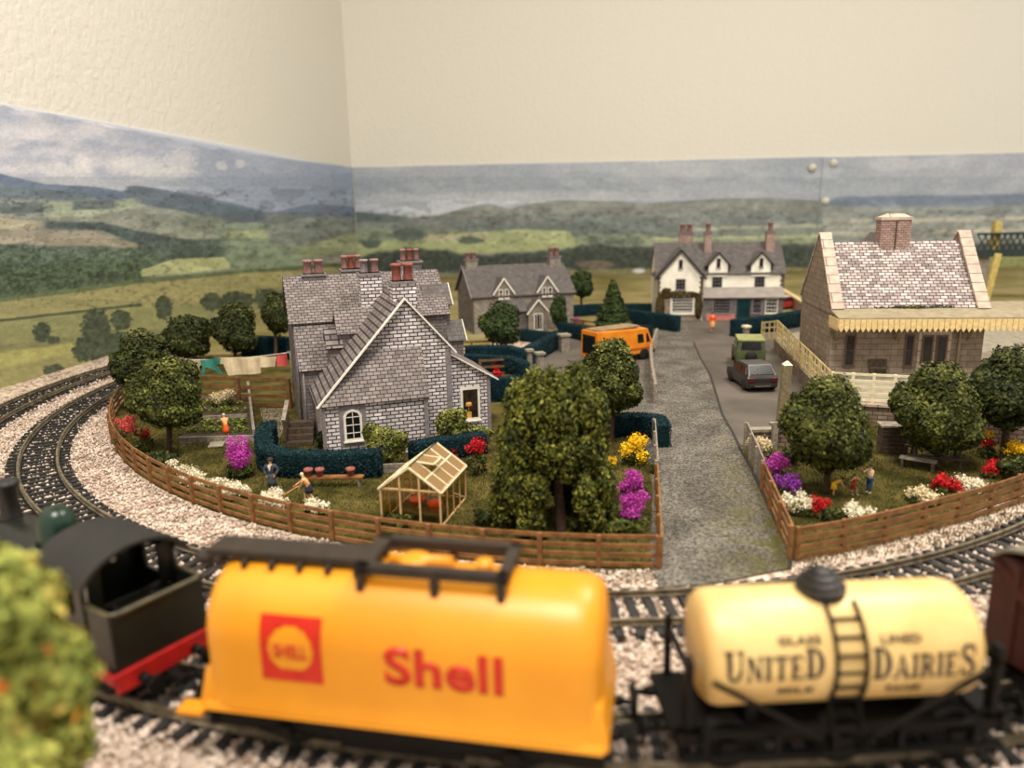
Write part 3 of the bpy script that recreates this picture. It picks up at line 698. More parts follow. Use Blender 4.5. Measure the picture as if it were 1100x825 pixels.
def hsh(x, y):
    s = np.sin(x*127.1+y*311.7)*43758.5453; return s-np.floor(s)
def vnoise(x, y):
    xi, yi = np.floor(x), np.floor(y); xf, yf = x-xi, y-yi; u, v = xf*xf*(3-2*xf), yf*yf*(3-2*yf)
    return (hsh(xi, yi)*(1-u)+hsh(xi+1, yi)*u)*(1-v)+(hsh(xi, yi+1)*(1-u)+hsh(xi+1, yi+1)*u)*v
def fbm(x, y, o=4):
    r = 0; a = .5; t = 0
    for i in range(o): r = r+a*vnoise(x*2**i+i*17.3, y*2**i-i*9.1); t += a; a *= .5
    return r/t
def sstep(a, b, x): t = np.clip((x-a)/(b-a), 0, 1); return t*t*(3-2*t)
def paint(x, y, left):
    n1 = fbm(x/26, y/14); n2 = fbm(x/7+40, y/4); n3 = fbm(x/3, y/2.4+9, 2)
    wob = (fbm(x/16+5, y/16)-.5)*6
    col = np.zeros((len(x), 3))
    def lay(mask, c, v=0.0, tex=None):
        m = np.clip(mask, 0, 1)[:, None]; cc = np.array(c, float)[None]*(1+(v*((n2 if tex is None else tex)-.5))[:, None] if v else 1)
        col[:] = col*(1-m)+cc*m
    def below(line, soft=1.2, w=.5):
        lx, ly = zip(*line); return sstep(-soft, soft, y+wob*w-np.interp(x, lx, ly))
    def region(top, bot, x0, x1, soft=1.5, sx=6, w=.5):
        return below(top, soft, w)*(1-below(bot, soft, w))*sstep(x0-sx, x0+sx, x+wob*2)*(1-sstep(x1-sx, x1+sx, x+wob*2))
    def blob(cx, cy, rx, ry, soft=.25, rag=.5):
        d = ((x-cx)/rx)**2+((y-cy)/ry)**2+(n3-.5)*rag*2; return 1-sstep(1-soft, 1+soft, d)
    if left:
        lay(np.ones(len(x)), (140, 154, 184))
        lay(sstep(380, 60, x)*.55, (178, 178, 190)); lay(sstep(190, 150, x)*sstep(.35, .7, n1)*.6, (196, 192, 198))
        lay(sstep(.45, .7, fbm(x/40+3, y/18+2))*sstep(240, 120, x)*.6, (206, 200, 204))
        for cx, cy, rx, ry in ((88, 180, 12, 12), (60, 182, 24, 7), (150, 178, 34, 10), (195, 172, 16, 12), (180, 186, 30, 8), (238, 178, 6, 5), (258, 176, 5, 5)):
            lay(blob(cx, cy, rx, ry, .7, .8)*.6, (212, 208, 210))
        lay(sstep(.5, .62, n1)*sstep(180, 240, x)*.3, (118, 134, 168))
        hl = [(-60, 184), (0, 187), (50, 198), (100, 200), (130, 205), (155, 200), (200, 208), (250, 218), (290, 229), (330, 220), (345, 219), (378, 222)]
        lay(below(hl, 1, .25), (84, 102, 134), .25)
        lay(below([(a, b+13) for a, b in hl], 4, 1), (132, 138, 118), .35)
        lay(region([(150, 200), (290, 230)], [(130, 214), (200, 228), (250, 240), (290, 236)], 135, 285), (70, 84, 98), .3)
        lay(region([(0, 200), (90, 206)], [(0, 214), (90, 216)], -40, 90, 3), (88, 104, 112), .3)
        lay(below([(0, 226), (100, 214), (190, 232), (290, 244), (378, 236)], 5, 1)*.8, (128, 128, 104), .3)
        lay(region([(45, 217), (140, 214)], [(45, 234), (100, 232), (150, 222)], 50, 150, 2), (158, 168, 124), .2)
        lay(region([(80, 216), (115, 214)], [(80, 226), (120, 224)], 78, 122, 1.5, 3), (78, 92, 84), .5)
        lay(blob(20, 224, 32, 7, .4, 1)*.9, (76, 88, 84), .4); lay(blob(215, 240, 28, 9, .5), (104, 112, 88), .3)
        lay(region([(0, 234), (45, 238)], [(0, 246), (45, 246)], -50, 45, 1.5), (176, 160, 118), .15)
        lay(region([(0, 246), (100, 249), (165, 268)], [(0, 262), (90, 270), (165, 272)], -50, 160, 1.5), (150, 136, 108), .15)
        lay(region([(48, 238), (110, 240), (160, 250), (235, 266)], [(48, 246), (110, 248), (160, 266), (235, 280)], 50, 232, 2, 4), (56, 70, 64), .6, n3)
        lay(region([(228, 240), (320, 240)], [(228, 290), (330, 290)], 236, 330, 3), (118, 134, 100), .3)
        lay(region([(240, 248), (300, 247)], [(240, 256), (300, 256)], 242, 298, 1), (158, 164, 106), .15)
        lay(region([(275, 228), (378, 236)], [(275, 262), (378, 268)], 285, 400, 3), (112, 120, 104), .5)
        lay(region([(318, 268), (378, 250)], [(318, 276), (378, 270)], 322, 420, 2), (144, 152, 100), .2)
        lay(region([(150, 260), (235, 256)], [(150, 282), (235, 276)], 150, 240, 2), (66, 80, 66), .6, n3)
        lay(region([(0, 262), (150, 266), (180, 272)], [(0, 300), (150, 292), (180, 286)], -60, 180, 2), (74, 90, 68), .8, n3)
        lay(region([(0, 286), (150, 278)], [(0, 326), (150, 304)], -60, 158, 2), (62, 78, 50), .9, n3)
        lay(region([(148, 290), (190, 278), (240, 276), (248, 284)], [(148, 297), (200, 294), (248, 288)], 150, 248, 1, 2), (166, 170, 104), .15)
        lay(below([(-60, 328), (0, 320), (150, 300), (260, 290), (320, 286), (400, 280)], 1.2, .2), (86, 100, 56), .3)
        lay(below([(-60, 332), (0, 325), (150, 305), (260, 294), (320, 290), (400, 284)], 1.2, .2), (150, 140, 76), .22)
        lay(sstep(.45, .6, fbm(x/60, y/5+3))*below([(0, 325), (300, 292)], 3)*.5, (126, 122, 66))
        lay(region([(0, 343), (150, 326)], [(0, 346), (150, 329)], -60, 152, .8, 3, .2), (64, 76, 40), .3)
        lay(below([(-60, 352), (0, 347), (100, 334), (320, 320)], 2, .4)*.75, (128, 128, 68), .3)
        lay(below([(-60, 376), (0, 370), (80, 362), (200, 352)], 2, .5), (120, 116, 62), .35)
        lay(below([(-60, 384), (0, 379), (80, 368), (200, 360)], 2, .4), (160, 154, 70), .25)
        lay(below([(-60, 400), (0, 396), (80, 378), (200, 372)], 2, .4)*.8, (132, 126, 66), .3)
        for cx, cy, rx, ry in ((45, 357, 10, 11), (57, 365, 7, 4), (103, 352, 16, 20), (130, 344, 12, 11), (176, 330, 9, 14), (97, 375, 20, 14), (120, 372, 24, 16), (228, 324, 12, 10), (255, 322, 18, 9), (290, 322, 20, 12), (58, 398, 12, 7)):
            lay(blob(cx, cy, rx, ry, .2, .5), (58, 68, 42), .9, n3)
    else:
        lay(np.ones(len(x)), (150, 158, 172)); lay(sstep(.4, .65, n1)*.5, (170, 174, 184)); lay(sstep(170, 200, y+wob)*.25, (136, 144, 158))
        lay(blob(450, 222, 110, 12, .8, .7)*.75, (196, 196, 202)); lay(blob(600, 212, 130, 7, .8, .6)*.6, (200, 198, 202)); lay(blob(800, 204, 80, 9, .8, .7)*.5, (190, 190, 198))
        lay(sstep(900, 1000, x)*.4, (176, 176, 188))
        hl = [(360, 234), (380, 233), (410, 229), (440, 234), (470, 231), (500, 223), (525, 219), (548, 225), (560, 221), (600, 215), (640, 216), (700, 218), (780, 213), (830, 213), (883, 215)]
        lay(below(hl, 1, .3)*(x < 884), (112, 116, 104), .4)
        lay(region([(a, b+1) for a, b in hl], [(a, b+14) for a, b in hl], 488, 884, 2)*.6, (124, 118, 98), .6)
        lay(region([(380, 228), (435, 232)], [(380, 240), (435, 238)], 360, 436, 1.5), (78, 90, 84), .3)
        lay(region([(490, 236), (884, 232)], [(490, 250), (884, 262)], 470, 884, 3)*.7, (96, 108, 98), .5)
        lay(region([(360, 245), (500, 246)], [(360, 285), (500, 268)], 350, 500, 3)*(x < 500), (120, 130, 96), .4)
        lay(region([(390, 262), (480, 251), (560, 246), (612, 248), (618, 256)], [(390, 286), (490, 274), (560, 270), (618, 266)], 372, 617, 1.2, 3), (158, 166, 98), .18)
        lay(region([(455, 253), (520, 252)], [(455, 259), (520, 258)], 460, 525, 1), (178, 166, 120), .15)
        lay(blob(505, 258, 13, 4, .4), (70, 82, 66), .5); lay(blob(400, 262, 10, 5, .4), (70, 82, 66), .5); lay(blob(440, 252, 18, 7, .5), (74, 86, 72), .5)
        lay(region([(615, 252), (700, 252)], [(615, 272), (700, 274)], 618, 704, 2), (136, 146, 104), .3)
        lay(region([(630, 254), (700, 256)], [(630, 262), (700, 264)], 628, 690, 1.2), (92, 104, 82), .7, n3)
        lay(region([(700, 238), (884, 234)], [(700, 262), (884, 262)], 700, 884, 3), (110, 120, 108), .4)
        for yy, c, k in ((246, (174, 168, 138), 1), (252, (120, 128, 106), .8), (257, (172, 176, 120), 1), (262, (140, 150, 96), .9)):
            lay(region([(735, yy-2), (890, yy-6)], [(735, yy+1.5), (890, yy-1.5)], 742 if yy < 250 else 700, 884, 1.2)*k*(.5+n1), c, .2)
        # dark tree belt
        tb = region([(380, 276), (440, 266), (520, 274), (600, 270), (625, 263), (700, 266), (800, 264), (884, 262)], [(380, 300), (440, 294), (560, 292), (620, 290), (700, 290), (884, 289)], 382, 880, 2.5, 6, 1.2)
        lay(tb, (52, 60, 46), .9, n3)
        lay(below([(380, 298), (560, 292), (640, 289), (700, 288), (884, 287)], 1.5, .4), (120, 112, 62), .3)
        lay(blob(686, 291, 7, 2.4, .4, .2), (196, 196, 190)); lay(blob(640, 284, 20, 4, .5), (110, 92, 70), .3)
        lay(region([(600, 306), (900, 302)], [(600, 311), (900, 306)], 560, 900, 1.2)*.6, (86, 84, 44), .3)
        lay(below([(560, 314), (900, 306)], 2, .4)*.7, (138, 122, 70), .3)
        # right-hand sheet
        rs = (x > 883.2)*1.0
        lay(rs*below([(883, 218), (905, 211), (1000, 210), (1110, 208)], 1, .2), (96, 112, 136), .25)
        lay(rs*below([(883, 221), (950, 222), (1040, 221), (1110, 219)], 3, .8), (140, 142, 128), .4)
        for yy, c, k in ((228, (112, 122, 128), .6), (234, (190, 178, 148), .9), (241, (160, 158, 136), .7), (247, (200, 184, 152), .8), (253, (110, 122, 118), .7)):
            lay(rs*region([(883, yy+2), (1110, yy-2)], [(883, yy+6), (1110, yy+2.5)], 880, 1200, 1.5)*k*sstep(.3, .55, fbm(x/22+yy, y/9)), c, .2)
        lay(rs*below([(883, 262), (1110, 262)], 2, .8), (62, 72, 62), .7, n3)
        lay(rs*below([(883, 279), (1110, 274)], 1.5, .3), (138, 142, 70), .2)
        lay(rs*blob(1086, 312, 8, 6, .2, .4), (66, 80, 50), .4)
    hz2 = (np.clip((278-y)/70, 0, 1)*np.where(y > 190, 1, 0)*.32)[:, None]; col = col*(1-hz2)+np.array([128, 140, 156])*hz2
    g_ = col@np.array([.3, .59, .11]); col = (col*.76+g_[:, None]*.24)*.99+np.array([14, 16, 19])
    hz_ = (y > (200 if left else 216)) & (y < (300 if left else 264)); amp = .6
    ca, sa_ = math.cos(.12), math.sin(.12); xx, yy = x*ca+y*sa_*3, y-x*.02
    cell = hsh(np.floor(xx/23+fbm(x/30, y/9)*1.6), np.floor(yy/6.5+fbm(x/40+7, y/12)*1.8))
    k_ = (.8+.4*cell)[:, None]; kk = np.where(hz_, .75*amp, 0)[:, None]; col = col*(1-kk)+col*k_*kk
    dk = sstep(.62, .72, fbm(x/5+11, y/2.6+3, 3))*np.where(y > (205 if left else 226), 1, 0)*np.where(y < (330 if left else 290), 1, 0)
    col = col*(1-.2*dk[:, None]); col = col*(.93+.14*fbm(x/2.2, y/1.7, 2))[:, None]
    sk = sstep(.42, .7, fbm(x/34+2, y/11+8, 5))*np.where(y < (186 if left else 212), 1, 0); col = col+(np.array([15, 13, 11])*sk[:, None]-6*(np.where(y < 212, 1, 0))[:, None])
    return np.clip(col/255*(.985+.03*hsh(np.floor(x*.9), np.floor(y*.9)))[:, None], 0, 1)
bm_ = NT('printed_paper'); ca = bm_.n('ShaderNodeVertexColor'); ca.layer_name = 'print'
bm_.l(ca.outputs['Color'], bm_.b.inputs['Base Color']); bm_.b.inputs['Roughness'].default_value = .38; bm_.b.inputs['Specular IOR Level'].default_value = .35
def sheet(name, PA, us, vs, thick, nrm, left, label, grp='scenic backdrop sheets'):
    nu, nv = len(us), len(vs); U, V = np.meshgrid(us, vs)
    P = PA(U.ravel(), V.ravel()); x, y = proj(P); col = paint(x, y, left)
    colL = np.where(col <= .04045, col/12.92, ((col+.055)/1.055)**2.4)
    Pb = P+nrm*thick
    i = np.arange((nu-1)*(nv-1)); r, c = i//(nu-1), i % (nu-1); a = r*nu+c
    f = np.stack([a, a+1, a+nu+1, a+nu], 1)
    me = bpy.data.meshes.new(name); co = np.r_[P, Pb[[0, nu-1, nu*nv-1, nu*(nv-1)]]]
    me.vertices.add(len(co)); me.vertices.foreach_set('co', co.ravel()); nb = nu*nv
    li = list(f.ravel())+[nb, nb+3, nb+2, nb+1]
    top = list(range(nu*(nv-1), nu*nv)); 
    polys = [4]*(len(f)+1)
    li += top+[nb+2, nb+3]; polys.append(len(top)+2)
    me.loops.add(len(li)); me.loops.foreach_set('vertex_index', li); me.polygons.add(len(polys))
    me.polygons.foreach_set('loop_start', np.r_[0, np.cumsum(polys)[:-1]]); me.polygons.foreach_set('loop_total', polys); me.update(calc_edges=True)
    at = me.color_attributes.new('print', 'FLOAT_COLOR', 'POINT')
    cc = np.ones((len(co), 4)); cc[:len(P), :3] = colL; at.data.foreach_set('color', cc.ravel())
    me.materials.append(bm_.m); o = bpy.data.objects.new(name, me); C.objects.link(o); tag(o, label, 'backdrop', grp); return o
ZT = 19.55
sheet('landscape_backdrop', lambda u, v: np.c_[u, np.full(len(u), WD-.25), v*(ZT+0*u)], np.linspace(CX+.2, 51.25, 500), np.linspace(0.0, 1, 150), .2, np.array([0, 1, 0]), False, 'landscape backdrop sheet on the back wall behind the houses, hills under grey cloud')
sheet('landscape_backdrop', lambda u, v: np.c_[u, np.full(len(u), WD-.55), v*(ZT-.1)], np.linspace(51.0, 105, 300), np.linspace(0.0, 1, 150), .2, np.array([0, 1, 0]), False, 'right landscape backdrop sheet behind the station, pinned at its left edge')
tt = np.linspace(0, 1, 460); ss = (LL-.8)*(tt*.55+tt**2*.45)
sheet('landscape_backdrop', lambda u, v: np.c_[LP[0]+.25+LD[0]*u, LP[1]+LD[1]*u, v*(np.interp(u, [-12, 0, 10, 22, 34, 60, LL], [21.3, 21.1, 20.85, 20.45, 19.9, 19.45, 19.5])+.12*np.sin(u*1.7)*np.sin(u*.6))],
      np.r_[np.linspace(-30, -.2, 60), ss], np.linspace(0.0, 1, 320), -.2, np.array([1, 0, 0]), True, 'landscape backdrop sheet on the left wall, valley and farmland with ragged top edge')
for i, (px, py, lb) in enumerate(((873, 180, 'white drawing pin left of the backdrop seam'), (896, 175, 'white drawing pin right of the backdrop seam'), (887, 216, 'white drawing pin low on the backdrop seam'))):
    d = ray(px, py); t_ = (WD-.75)/d[1]; c = d*t_+np.array([0, 0, H])
    mb = MB(); mb.lathe([(.02, .5), (.3, .45), (.55, .25), (.72, 0), (.72, -.15), (.5, -.2)], (0, 0, 0), 16, axis='y')
    for v in mb.bm.verts: v.co.y = -v.co.y
    o = mb.build('drawing_pin', M['pin'], uv=False); o.location = c; tag(o, lb, 'drawing pin', 'pins holding the backdrop')
# ------------------------------------------------------------ buildings
def roofslab(mb, a, b, c, d, t=.1, m=0):
    """a,b along the eave, c,d along the ridge (3-D), thickened outward"""
    a, b, c, d = map(Vector, (a, b, c, d)); n = (b-a).cross(d-a).normalized()
    if n.z < 0: n = -n
    mb.prism([a, b, c, d], [p+n*t for p in (a, b, c, d)], m)
def window(par, x, z, w, h, y=-.0, cols=2, rows=2, frame=.09, arch=False, glass='glass', fm='white', sill=True, d=(0, -1), name='window', bars=.035):
    """sash window on the local front wall; d = outward direction in plan"""
    dx, dy = d; tx, ty = -dy, dx    # tangent
    def P(u, z_, o): return (x+tx*u+dx*o if d != (0, -1) else x+u, (y+o*dy) if d == (0, -1) else y+ty*u+dy*o, z_)
    mb = MB()
    if arch: out = [(-w/2, z), (w/2, z), (w/2, z+h*.8), (w*.36, z+h*.93), (0, z+h), (-w*.36, z+h*.93), (-w/2, z+h*.8)]
    else: out = [(-w/2, z), (w/2, z), (w/2, z+h), (-w/2, z+h)]
    n = len(out); cx, cz = 0, z+h/2
    inn = [(u*(1-2*frame/w), cz+(q-cz)*(1-2*frame/h)) for u, q in out]
    for i in range(n):
        k = (i+1) % n
        mb.prism([P(*out[i], 0.0), P(*out[k], 0.0), P(*inn[k], 0.0), P(*inn[i], 0.0)], [P(*out[i], .06), P(*out[k], .06), P(*inn[k], .06), P(*inn[i], .06)])
    for c in range(1, cols):
        u = -w/2+w*c/cols; mb.bar(P(u, z+.02, .035), P(u, z+h*(.97 if arch else .98), .035), bars, .03)
    for r in range(1, rows):
        q = z+h*r/rows; mb.bar(P(-w/2+.02, q, .035), P(w/2-.02, q, .035), .03, bars)
    if sill: mb.bar(P(-w/2-.05, z-.04, .06), P(w/2+.05, z-.04, .06), .12, .07)
    o = mb.build(name, M[fm], par, uv=False)
    g = MB(); g.prism([P(u, q, .005) for u, q in inn], [P(u, q, .02) for u, q in inn]); g.build('pane', M[glass], o, uv=False)
    return o
def chimney(par, x0, x1, y0, y1, z0, z1, pots, m='stone', lean=0, capm='dress', pr=.18, ph=.75, nr=1):
    mb = MB(); mb.box(x0, x1, y0, y1, z0, z1); ch = mb.build('chimney_stack', M[m], par)
    mb = MB(); mb.box(x0-.1, x1+.1, y0-.1, y1+.1, z1-.12, z1); mb.build('chimney_cap', M[capm], ch, uv=False)
    k = len(pots)
    for i, pm in enumerate(pots):
        px = x0+(x1-x0)*(i+.5)/k; mb = MB()
        mb.lathe([(pr*.95, 0), (pr, ph*.1), (pr*.86, ph*.8), (pr*1.12, ph*.83), (pr*1.12, ph*.97), (pr*.8, ph), (pr*.7, ph*.97), (pr*.7, ph*.6), (.001, ph*.6)], (px, (y0+y1)/2, z1), 16)
        mb.build('chimney_pot', M[pm], ch, uv=False)
    return ch

# ---- stone house (near, left)
A = thing('stone_house', 'large grey stone house with many chimney pots, white-edged gable facing the track', 'house', (-4.69, 41.57, .04), 20)
ax, az = -2.17, 8.0; Lw = -7.0; ey0 = 3.1; kl = (az-ey0)/(ax-Lw)
mb = MB()   # front wing, roof running low to the left
prof = [(Lw, 0), (.22, 0), (.22, 5.3), (ax, az-.05), (Lw, ey0-.05)]
mb.prism([(x, 0, z) for x, z in prof], [(x, 4.5, z) for x, z in prof]); mb.build('front_wall', M['stone'], A)
mb = MB(); mb.box(-7.8, 1.4, 5.4, 11.2, 0, 6.4)
mb.prism([(-7.8, 5.4, 6.4), (-7.8, 11.2, 6.4), (-7.8, 8.2, 8.7)], [(1.4, 5.4, 6.4), (1.4, 11.2, 6.4), (1.4, 8.2, 8.7)]); mb.build('main_wall', M['stone_side'], A)  # darker stone copy, the wall's shade is put into its colour
mb = MB()
roofslab(mb, (-8.0, 5.15, 6.3), (1.6, 5.15, 6.3), (1.6, 8.2, 8.8), (-8.0, 8.2, 8.8)); roofslab(mb, (-8.0, 11.4, 6.3), (1.6, 11.4, 6.3), (1.6, 8.2, 8.8), (-8.0, 8.2, 8.8))
mb.build('main_roof', M['slate'], A)
mb = MB(); roofslab(mb, (.5, -.12, 5.0), (.5, 6.5, 5.0), (ax, 7.2, az+.02), (ax, -.12, az+.02)); mb.build('gable_roof', M['slate'], A)
M['slate_left'] = brickmat('banded_slates', (136,127,125), (112,103,102), (56,49,49), w=.9, h=.36, ms=.06)
mb = MB(); roofslab(mb, (Lw-.2, -1.75, ey0-.2*kl), (Lw-.2, 4.6, ey0-.2*kl), (ax, 7.2, az+.02), (ax, -.12, az+.02)); mb.build('catslide_roof', M['slate_left'], A)
mb = MB()
for p, q in (((.55, -.2, 4.96), (ax, -.2, az+.08)), ((ax, -.2, az+.12), (Lw-.25, -1.88, ey0-.1))): mb.bar(p, q, .1, .09)
mb.build('verge_board', M['white'], A)
mb = MB(); mb.box(Lw, -1.5, -1.65, 0, 0, 3.05); mb.prism([(-4.6, -1.65, 3.05), (-4.6, 0, 3.05), (-4.6, 0, 5.35)], [(-1.5, -1.65, 3.05), (-1.5, 0, 3.05), (-1.5, 0, 5.35)]); mb.build('porch_wall', M['stone'], A)
mb = MB(); roofslab(mb, (Lw-.15, -1.8, 2.98), (-1.42, -1.8, 2.98), (-1.4, -.02, 5.42), (-4.6, -.02, 5.42), .09)
mb.build('pent_roof', M['slate'], A)
for x0, x1, y, z1 in ((-1.72, -1.48, -1.68, 3.0), (Lw-.02, Lw+.12, -1.68, 2.95), (-.05, .26, -.03, 5.1)):
    mb = MB(); mb.box(x0, x1, y-.02, y+.1, 0, z1); mb.build('quoin_strip', M['dress'], A, bevel=.01)
mb = MB(); mb.box(-6.2, -4.8, -1.68, -1.6, .75, 2.95); mb.build('window_surround', M['dress'], A)
window(A, -5.5, 1.05, .95, 1.7, y=-1.68, cols=2, rows=4, arch=True, frame=.12)
# lean-to on the right
mb = MB(); pr = [(.2, 0), (2.52, 0), (2.52, 3.4), (.2, 4.75)]
mb.prism([(x, .25, z) for x, z in pr], [(x, 5.0, z) for x, z in pr]); mb.build('lean_to_wall', M['stone'], A)
mb = MB(); roofslab(mb, (2.95, .1, 3.15), (2.95, 5.2, 3.15), (.2, 5.2, 4.8), (.2, .1, 4.8)); mb.build('lean_to_roof', M['slate'], A)
mb = MB(); mb.bar((3.0, .05, 3.16), (.22, .05, 4.86), .09, .08); mb.build('verge_board', M['white'], A)
mb = MB(); mb.box(2.36, 2.56, .2, .32, 0, 3.4); mb.build('quoin_strip', M['dress'], A)
window(A, 1.35, .88, 1.15, 1.95, y=.24, cols=1, rows=1, frame=.14, glass='warmglass')
mb = MB(); mb.box(1.1, 1.4, .16, .215, 1.0, 1.4); mb.lathe([(.03, 0), (.03, .3), (.22, .32), (.14, .55), (.001, .56)], (1.25, .2, 1.4), 12)
for v in mb.bm.verts: v.co.y = .215+(v.co.y-.2)*.08
mb.build('lamp_inside', mat('lamp_glow_tan', (216,160,76), None, 3, .6), A)
# lower lean-to roof at the left front of the main block, dormers
mb = MB(); mb.box(-7.62, -5.2, 3.55, 5.4, 0, 4.0); mb.prism([(-7.62, 3.55, 4.0), (-7.62, 5.4, 4.0), (-7.62, 5.4, 6.2)], [(-5.2, 3.55, 4.0), (-5.2, 5.4, 4.0), (-5.2, 5.4, 6.2)]); mb.build('side_wall', M['stone_side'], A)
mb = MB(); roofslab(mb, (-7.72, 3.4, 3.85), (-4.8, 3.4, 3.85), (-4.8, 5.42, 6.3), (-7.72, 5.42, 6.3), .1); mb.build('side_roof', M['slate'], A)
def dormer(par, x0, x1, y0, y1, ze, zr, zb, wm, rm, fm='white', over=.12, win=None):
    xc = (x0+x1)/2; pr = [(x0, zb), (x1, zb), (x1, ze), (xc, zr), (x0, ze)]
    mb = MB(); mb.prism([(x, y0, z) for x, z in pr], [(x, y1, z) for x, z in pr]); d = mb.build('dormer', M[wm], par)
    mb = MB(); s = (zr-ze)/(xc-x0)
    roofslab(mb, (x0-over, y0-.18, ze-over*s), (x0-over, y1, ze-over*s), (xc, y1, zr), (xc, y0-.18, zr), .08)
    roofslab(mb, (x1+over, y0-.18, ze-over*s), (x1+over, y1, ze-over*s), (xc, y1, zr), (xc, y0-.18, zr), .08); mb.build('dormer_roof', M[rm], d)
    mb = MB(); mb.bar((x0-over, y0-.22, ze-over*s), (xc, y0-.22, zr+.04), .06, .14); mb.bar((x1+over, y0-.22, ze-over*s), (xc, y0-.22, zr+.04), .06, .14); mb.build('bargeboard', M[fm], d, uv=False)
    return d
def xgable(x0, x1, y0, y1, ze, zr, zb, rm='slate', board=None):
    yc = (y0+y1)/2; mb = MB(); pr = [(y0, zb), (y1, zb), (y1, ze), (yc, zr), (y0, ze)]
    mb.prism([(x0, y, z) for y, z in pr], [(x1, y, z) for y, z in pr]); d = mb.build('dormer', M['stone_side'], A)
    mb = MB(); e0 = x0-(.15 if board != 'right' else 0); e1 = x1+(.15 if board == 'right' else 0)
    for ye in (y0-.15, y1+.15): roofslab(mb, (e0, ye, ze-.12), (e1, ye, ze-.12), (e1, yc, zr), (e0, yc, zr), .08)
    mb.build('dormer_roof', M[rm], d)
    if board == 'right':
        mb = MB(); mb.bar((e1+.03, y0-.18, ze-.12), (e1+.03, yc, zr+.04), .05, .12); mb.bar((e1+.03, y1+.18, ze-.12), (e1+.03, yc, zr+.04), .05, .12); mb.build('bargeboard', M['white'], d, uv=False)
xgable(-5.35, -3.2, 3.4, 5.4, 5.95, 7.15, 3.5)
xgable(-6.0, -5.2, 3.3, 4.7, 5.2, 6.15, 3.5, 'slate_left')
xgable(.2, 1.8, 6.0, 8.0, 6.9, 8.0, 0, 'slate_far', 'right')
xgable(1.4, 2.4, 5.2, 7.0, 4.75, 5.75, 0, 'slate_far', 'right')
for pts in ([(-7.7, 5.3, 6.2), (-7.7, 5.3, .1)], [(-7.5, 3.48, 3.8), (-7.5, 3.48, .1)]): mb = MB(); mb.tube(pts, .05, 8); mb.build('drainpipe', M['dress'], A)
chimney(A, -2.6, -1.3, .9, 1.9, 7.2, 8.9, ['terracotta', 'terracotta'], pr=.27, ph=.95)
chimney(A, -3.7, -2.45, 5.4, 6.4, 6.3, 9.05, ['potgrey', 'potpink'], pr=.24, ph=.8)
chimney(A, -4.4, -3.15, 8.2, 9.2, 8.3, 9.1, ['potpink', 'terracotta', 'potpink'], pr=.2, ph=.85, m='stone_side')
chimney(A, -.7, .6, 8.2, 9.2, 8.3, 9.45, ['potpink', 'terracotta', 'potpink'], pr=.17, ph=.75, m='stone_side')
chimney(A, -6.8, -5.5, 7.8, 8.6, 8.3, 8.95, ['potpink', 'potpink'], pr=.27, ph=.85, m='stone_side')
# steps beside the house
S_ = thing('entrance_steps', 'dark steps with a slatted side wall and pale handrail beside the stone house', 'steps', (*G(306, 483)[:2], .05), 10)
mb = MB()
for k in range(5): mb.box(-.0, .1, .05, 2.0, .1+k*.32, .34+k*.32)
mb.build('side_wall', M['darkwood'], S_)
mb = MB(); mb.bar((.05, 0, 1.6), (.05, 2.1, 2.2), .22, .12); mb.build('handrail', M['greyfence'], S_)
for k in range(4): mb = MB(); mb.box(.1, 1.5, .2+k*.42, 2.0, .02+k*.26, .26+k*.26); mb.build('step', M['darkwood'], S_)

# ---- stone cottage (middle distance)
B = thing('stone_cottage', 'grey stone cottage with white-edged twin dormers and two end chimneys', 'cottage', (-5.67, 76.69, .04), 17)
mb = MB(); pr = [(0, 0), (7.6, 0), (7.6, 3.85), (3.9, 6.45), (0, 3.85)]
mb.prism([(0, y, z) for y, z in pr], [(10.6, y, z) for y, z in pr]); mb.build('main_wall', M['farstone'], B)
mb = MB(); mb.box(-.06, .0, .02, 7.5, 0, 3.8); mb.prism([(-.06, .02, 3.8), (-.06, 7.5, 3.8), (-.06, 3.9, 6.4)], [(0, .02, 3.8), (0, 7.5, 3.8), (0, 3.9, 6.4)]); mb.build('gable_wall', M['stone_side'], B)
mb = MB(); roofslab(mb, (-.25, -.25, 3.68), (10.85, -.25, 3.68), (10.85, 3.9, 6.5), (-.25, 3.9, 6.5)); roofslab(mb, (-.25, 7.85, 3.68), (10.85, 7.85, 3.68), (10.85, 3.9, 6.5), (-.25, 3.9, 6.5)); mb.build('main_roof', M['slate_far'], B)
mb = MB(); mb.bar((-.3, -.3, 3.68), (-.3, 3.9, 6.6), .1, .2); mb.bar((-.3, 7.9, 3.68), (-.3, 3.9, 6.6), .1, .2); mb.build('bargeboard', M['dress'], B)
for xc in (3.1, 7.7):
    dd = dormer(B, xc-.95, xc+.95, -.12, 3, 4.2, 5.5, 3.3, 'farstone', 'slate_far', over=.2)
    for o in (-.32, .32): window(dd, xc+o, 3.5, .42, .95, y=-.14, cols=1, rows=2, frame=.08)
mb = MB(); pr = [(5.2, 0), (7.4, 0), (7.4, 2.2), (6.3, 3.3), (5.2, 2.2)]
dd = dormer(B, 5.3, 7.3, -1.4, .2, 2.2, 3.35, 0, 'farstone', 'slate_far', over=.22)
window(dd, 6.3, .3, .9, 1.7, y=-1.41, cols=3, rows=1, frame=.08, name='door_window', bars=.12)
window(B, 2.0, 1.2, 1.0, 1.2, y=-.01); window(B, 8.8, 1.2, 1.0, 1.2, y=-.01)
mb = MB(); roofslab(mb, (3.0, -1.3, 2.2), (5.2, -1.3, 2.2), (5.2, -.05, 3.2), (3.0, -.05, 3.2)); mb.box(3.1, 5.2, -1.1, 0, 0, 2.2); mb.build('porch', M['slate_far'], B)
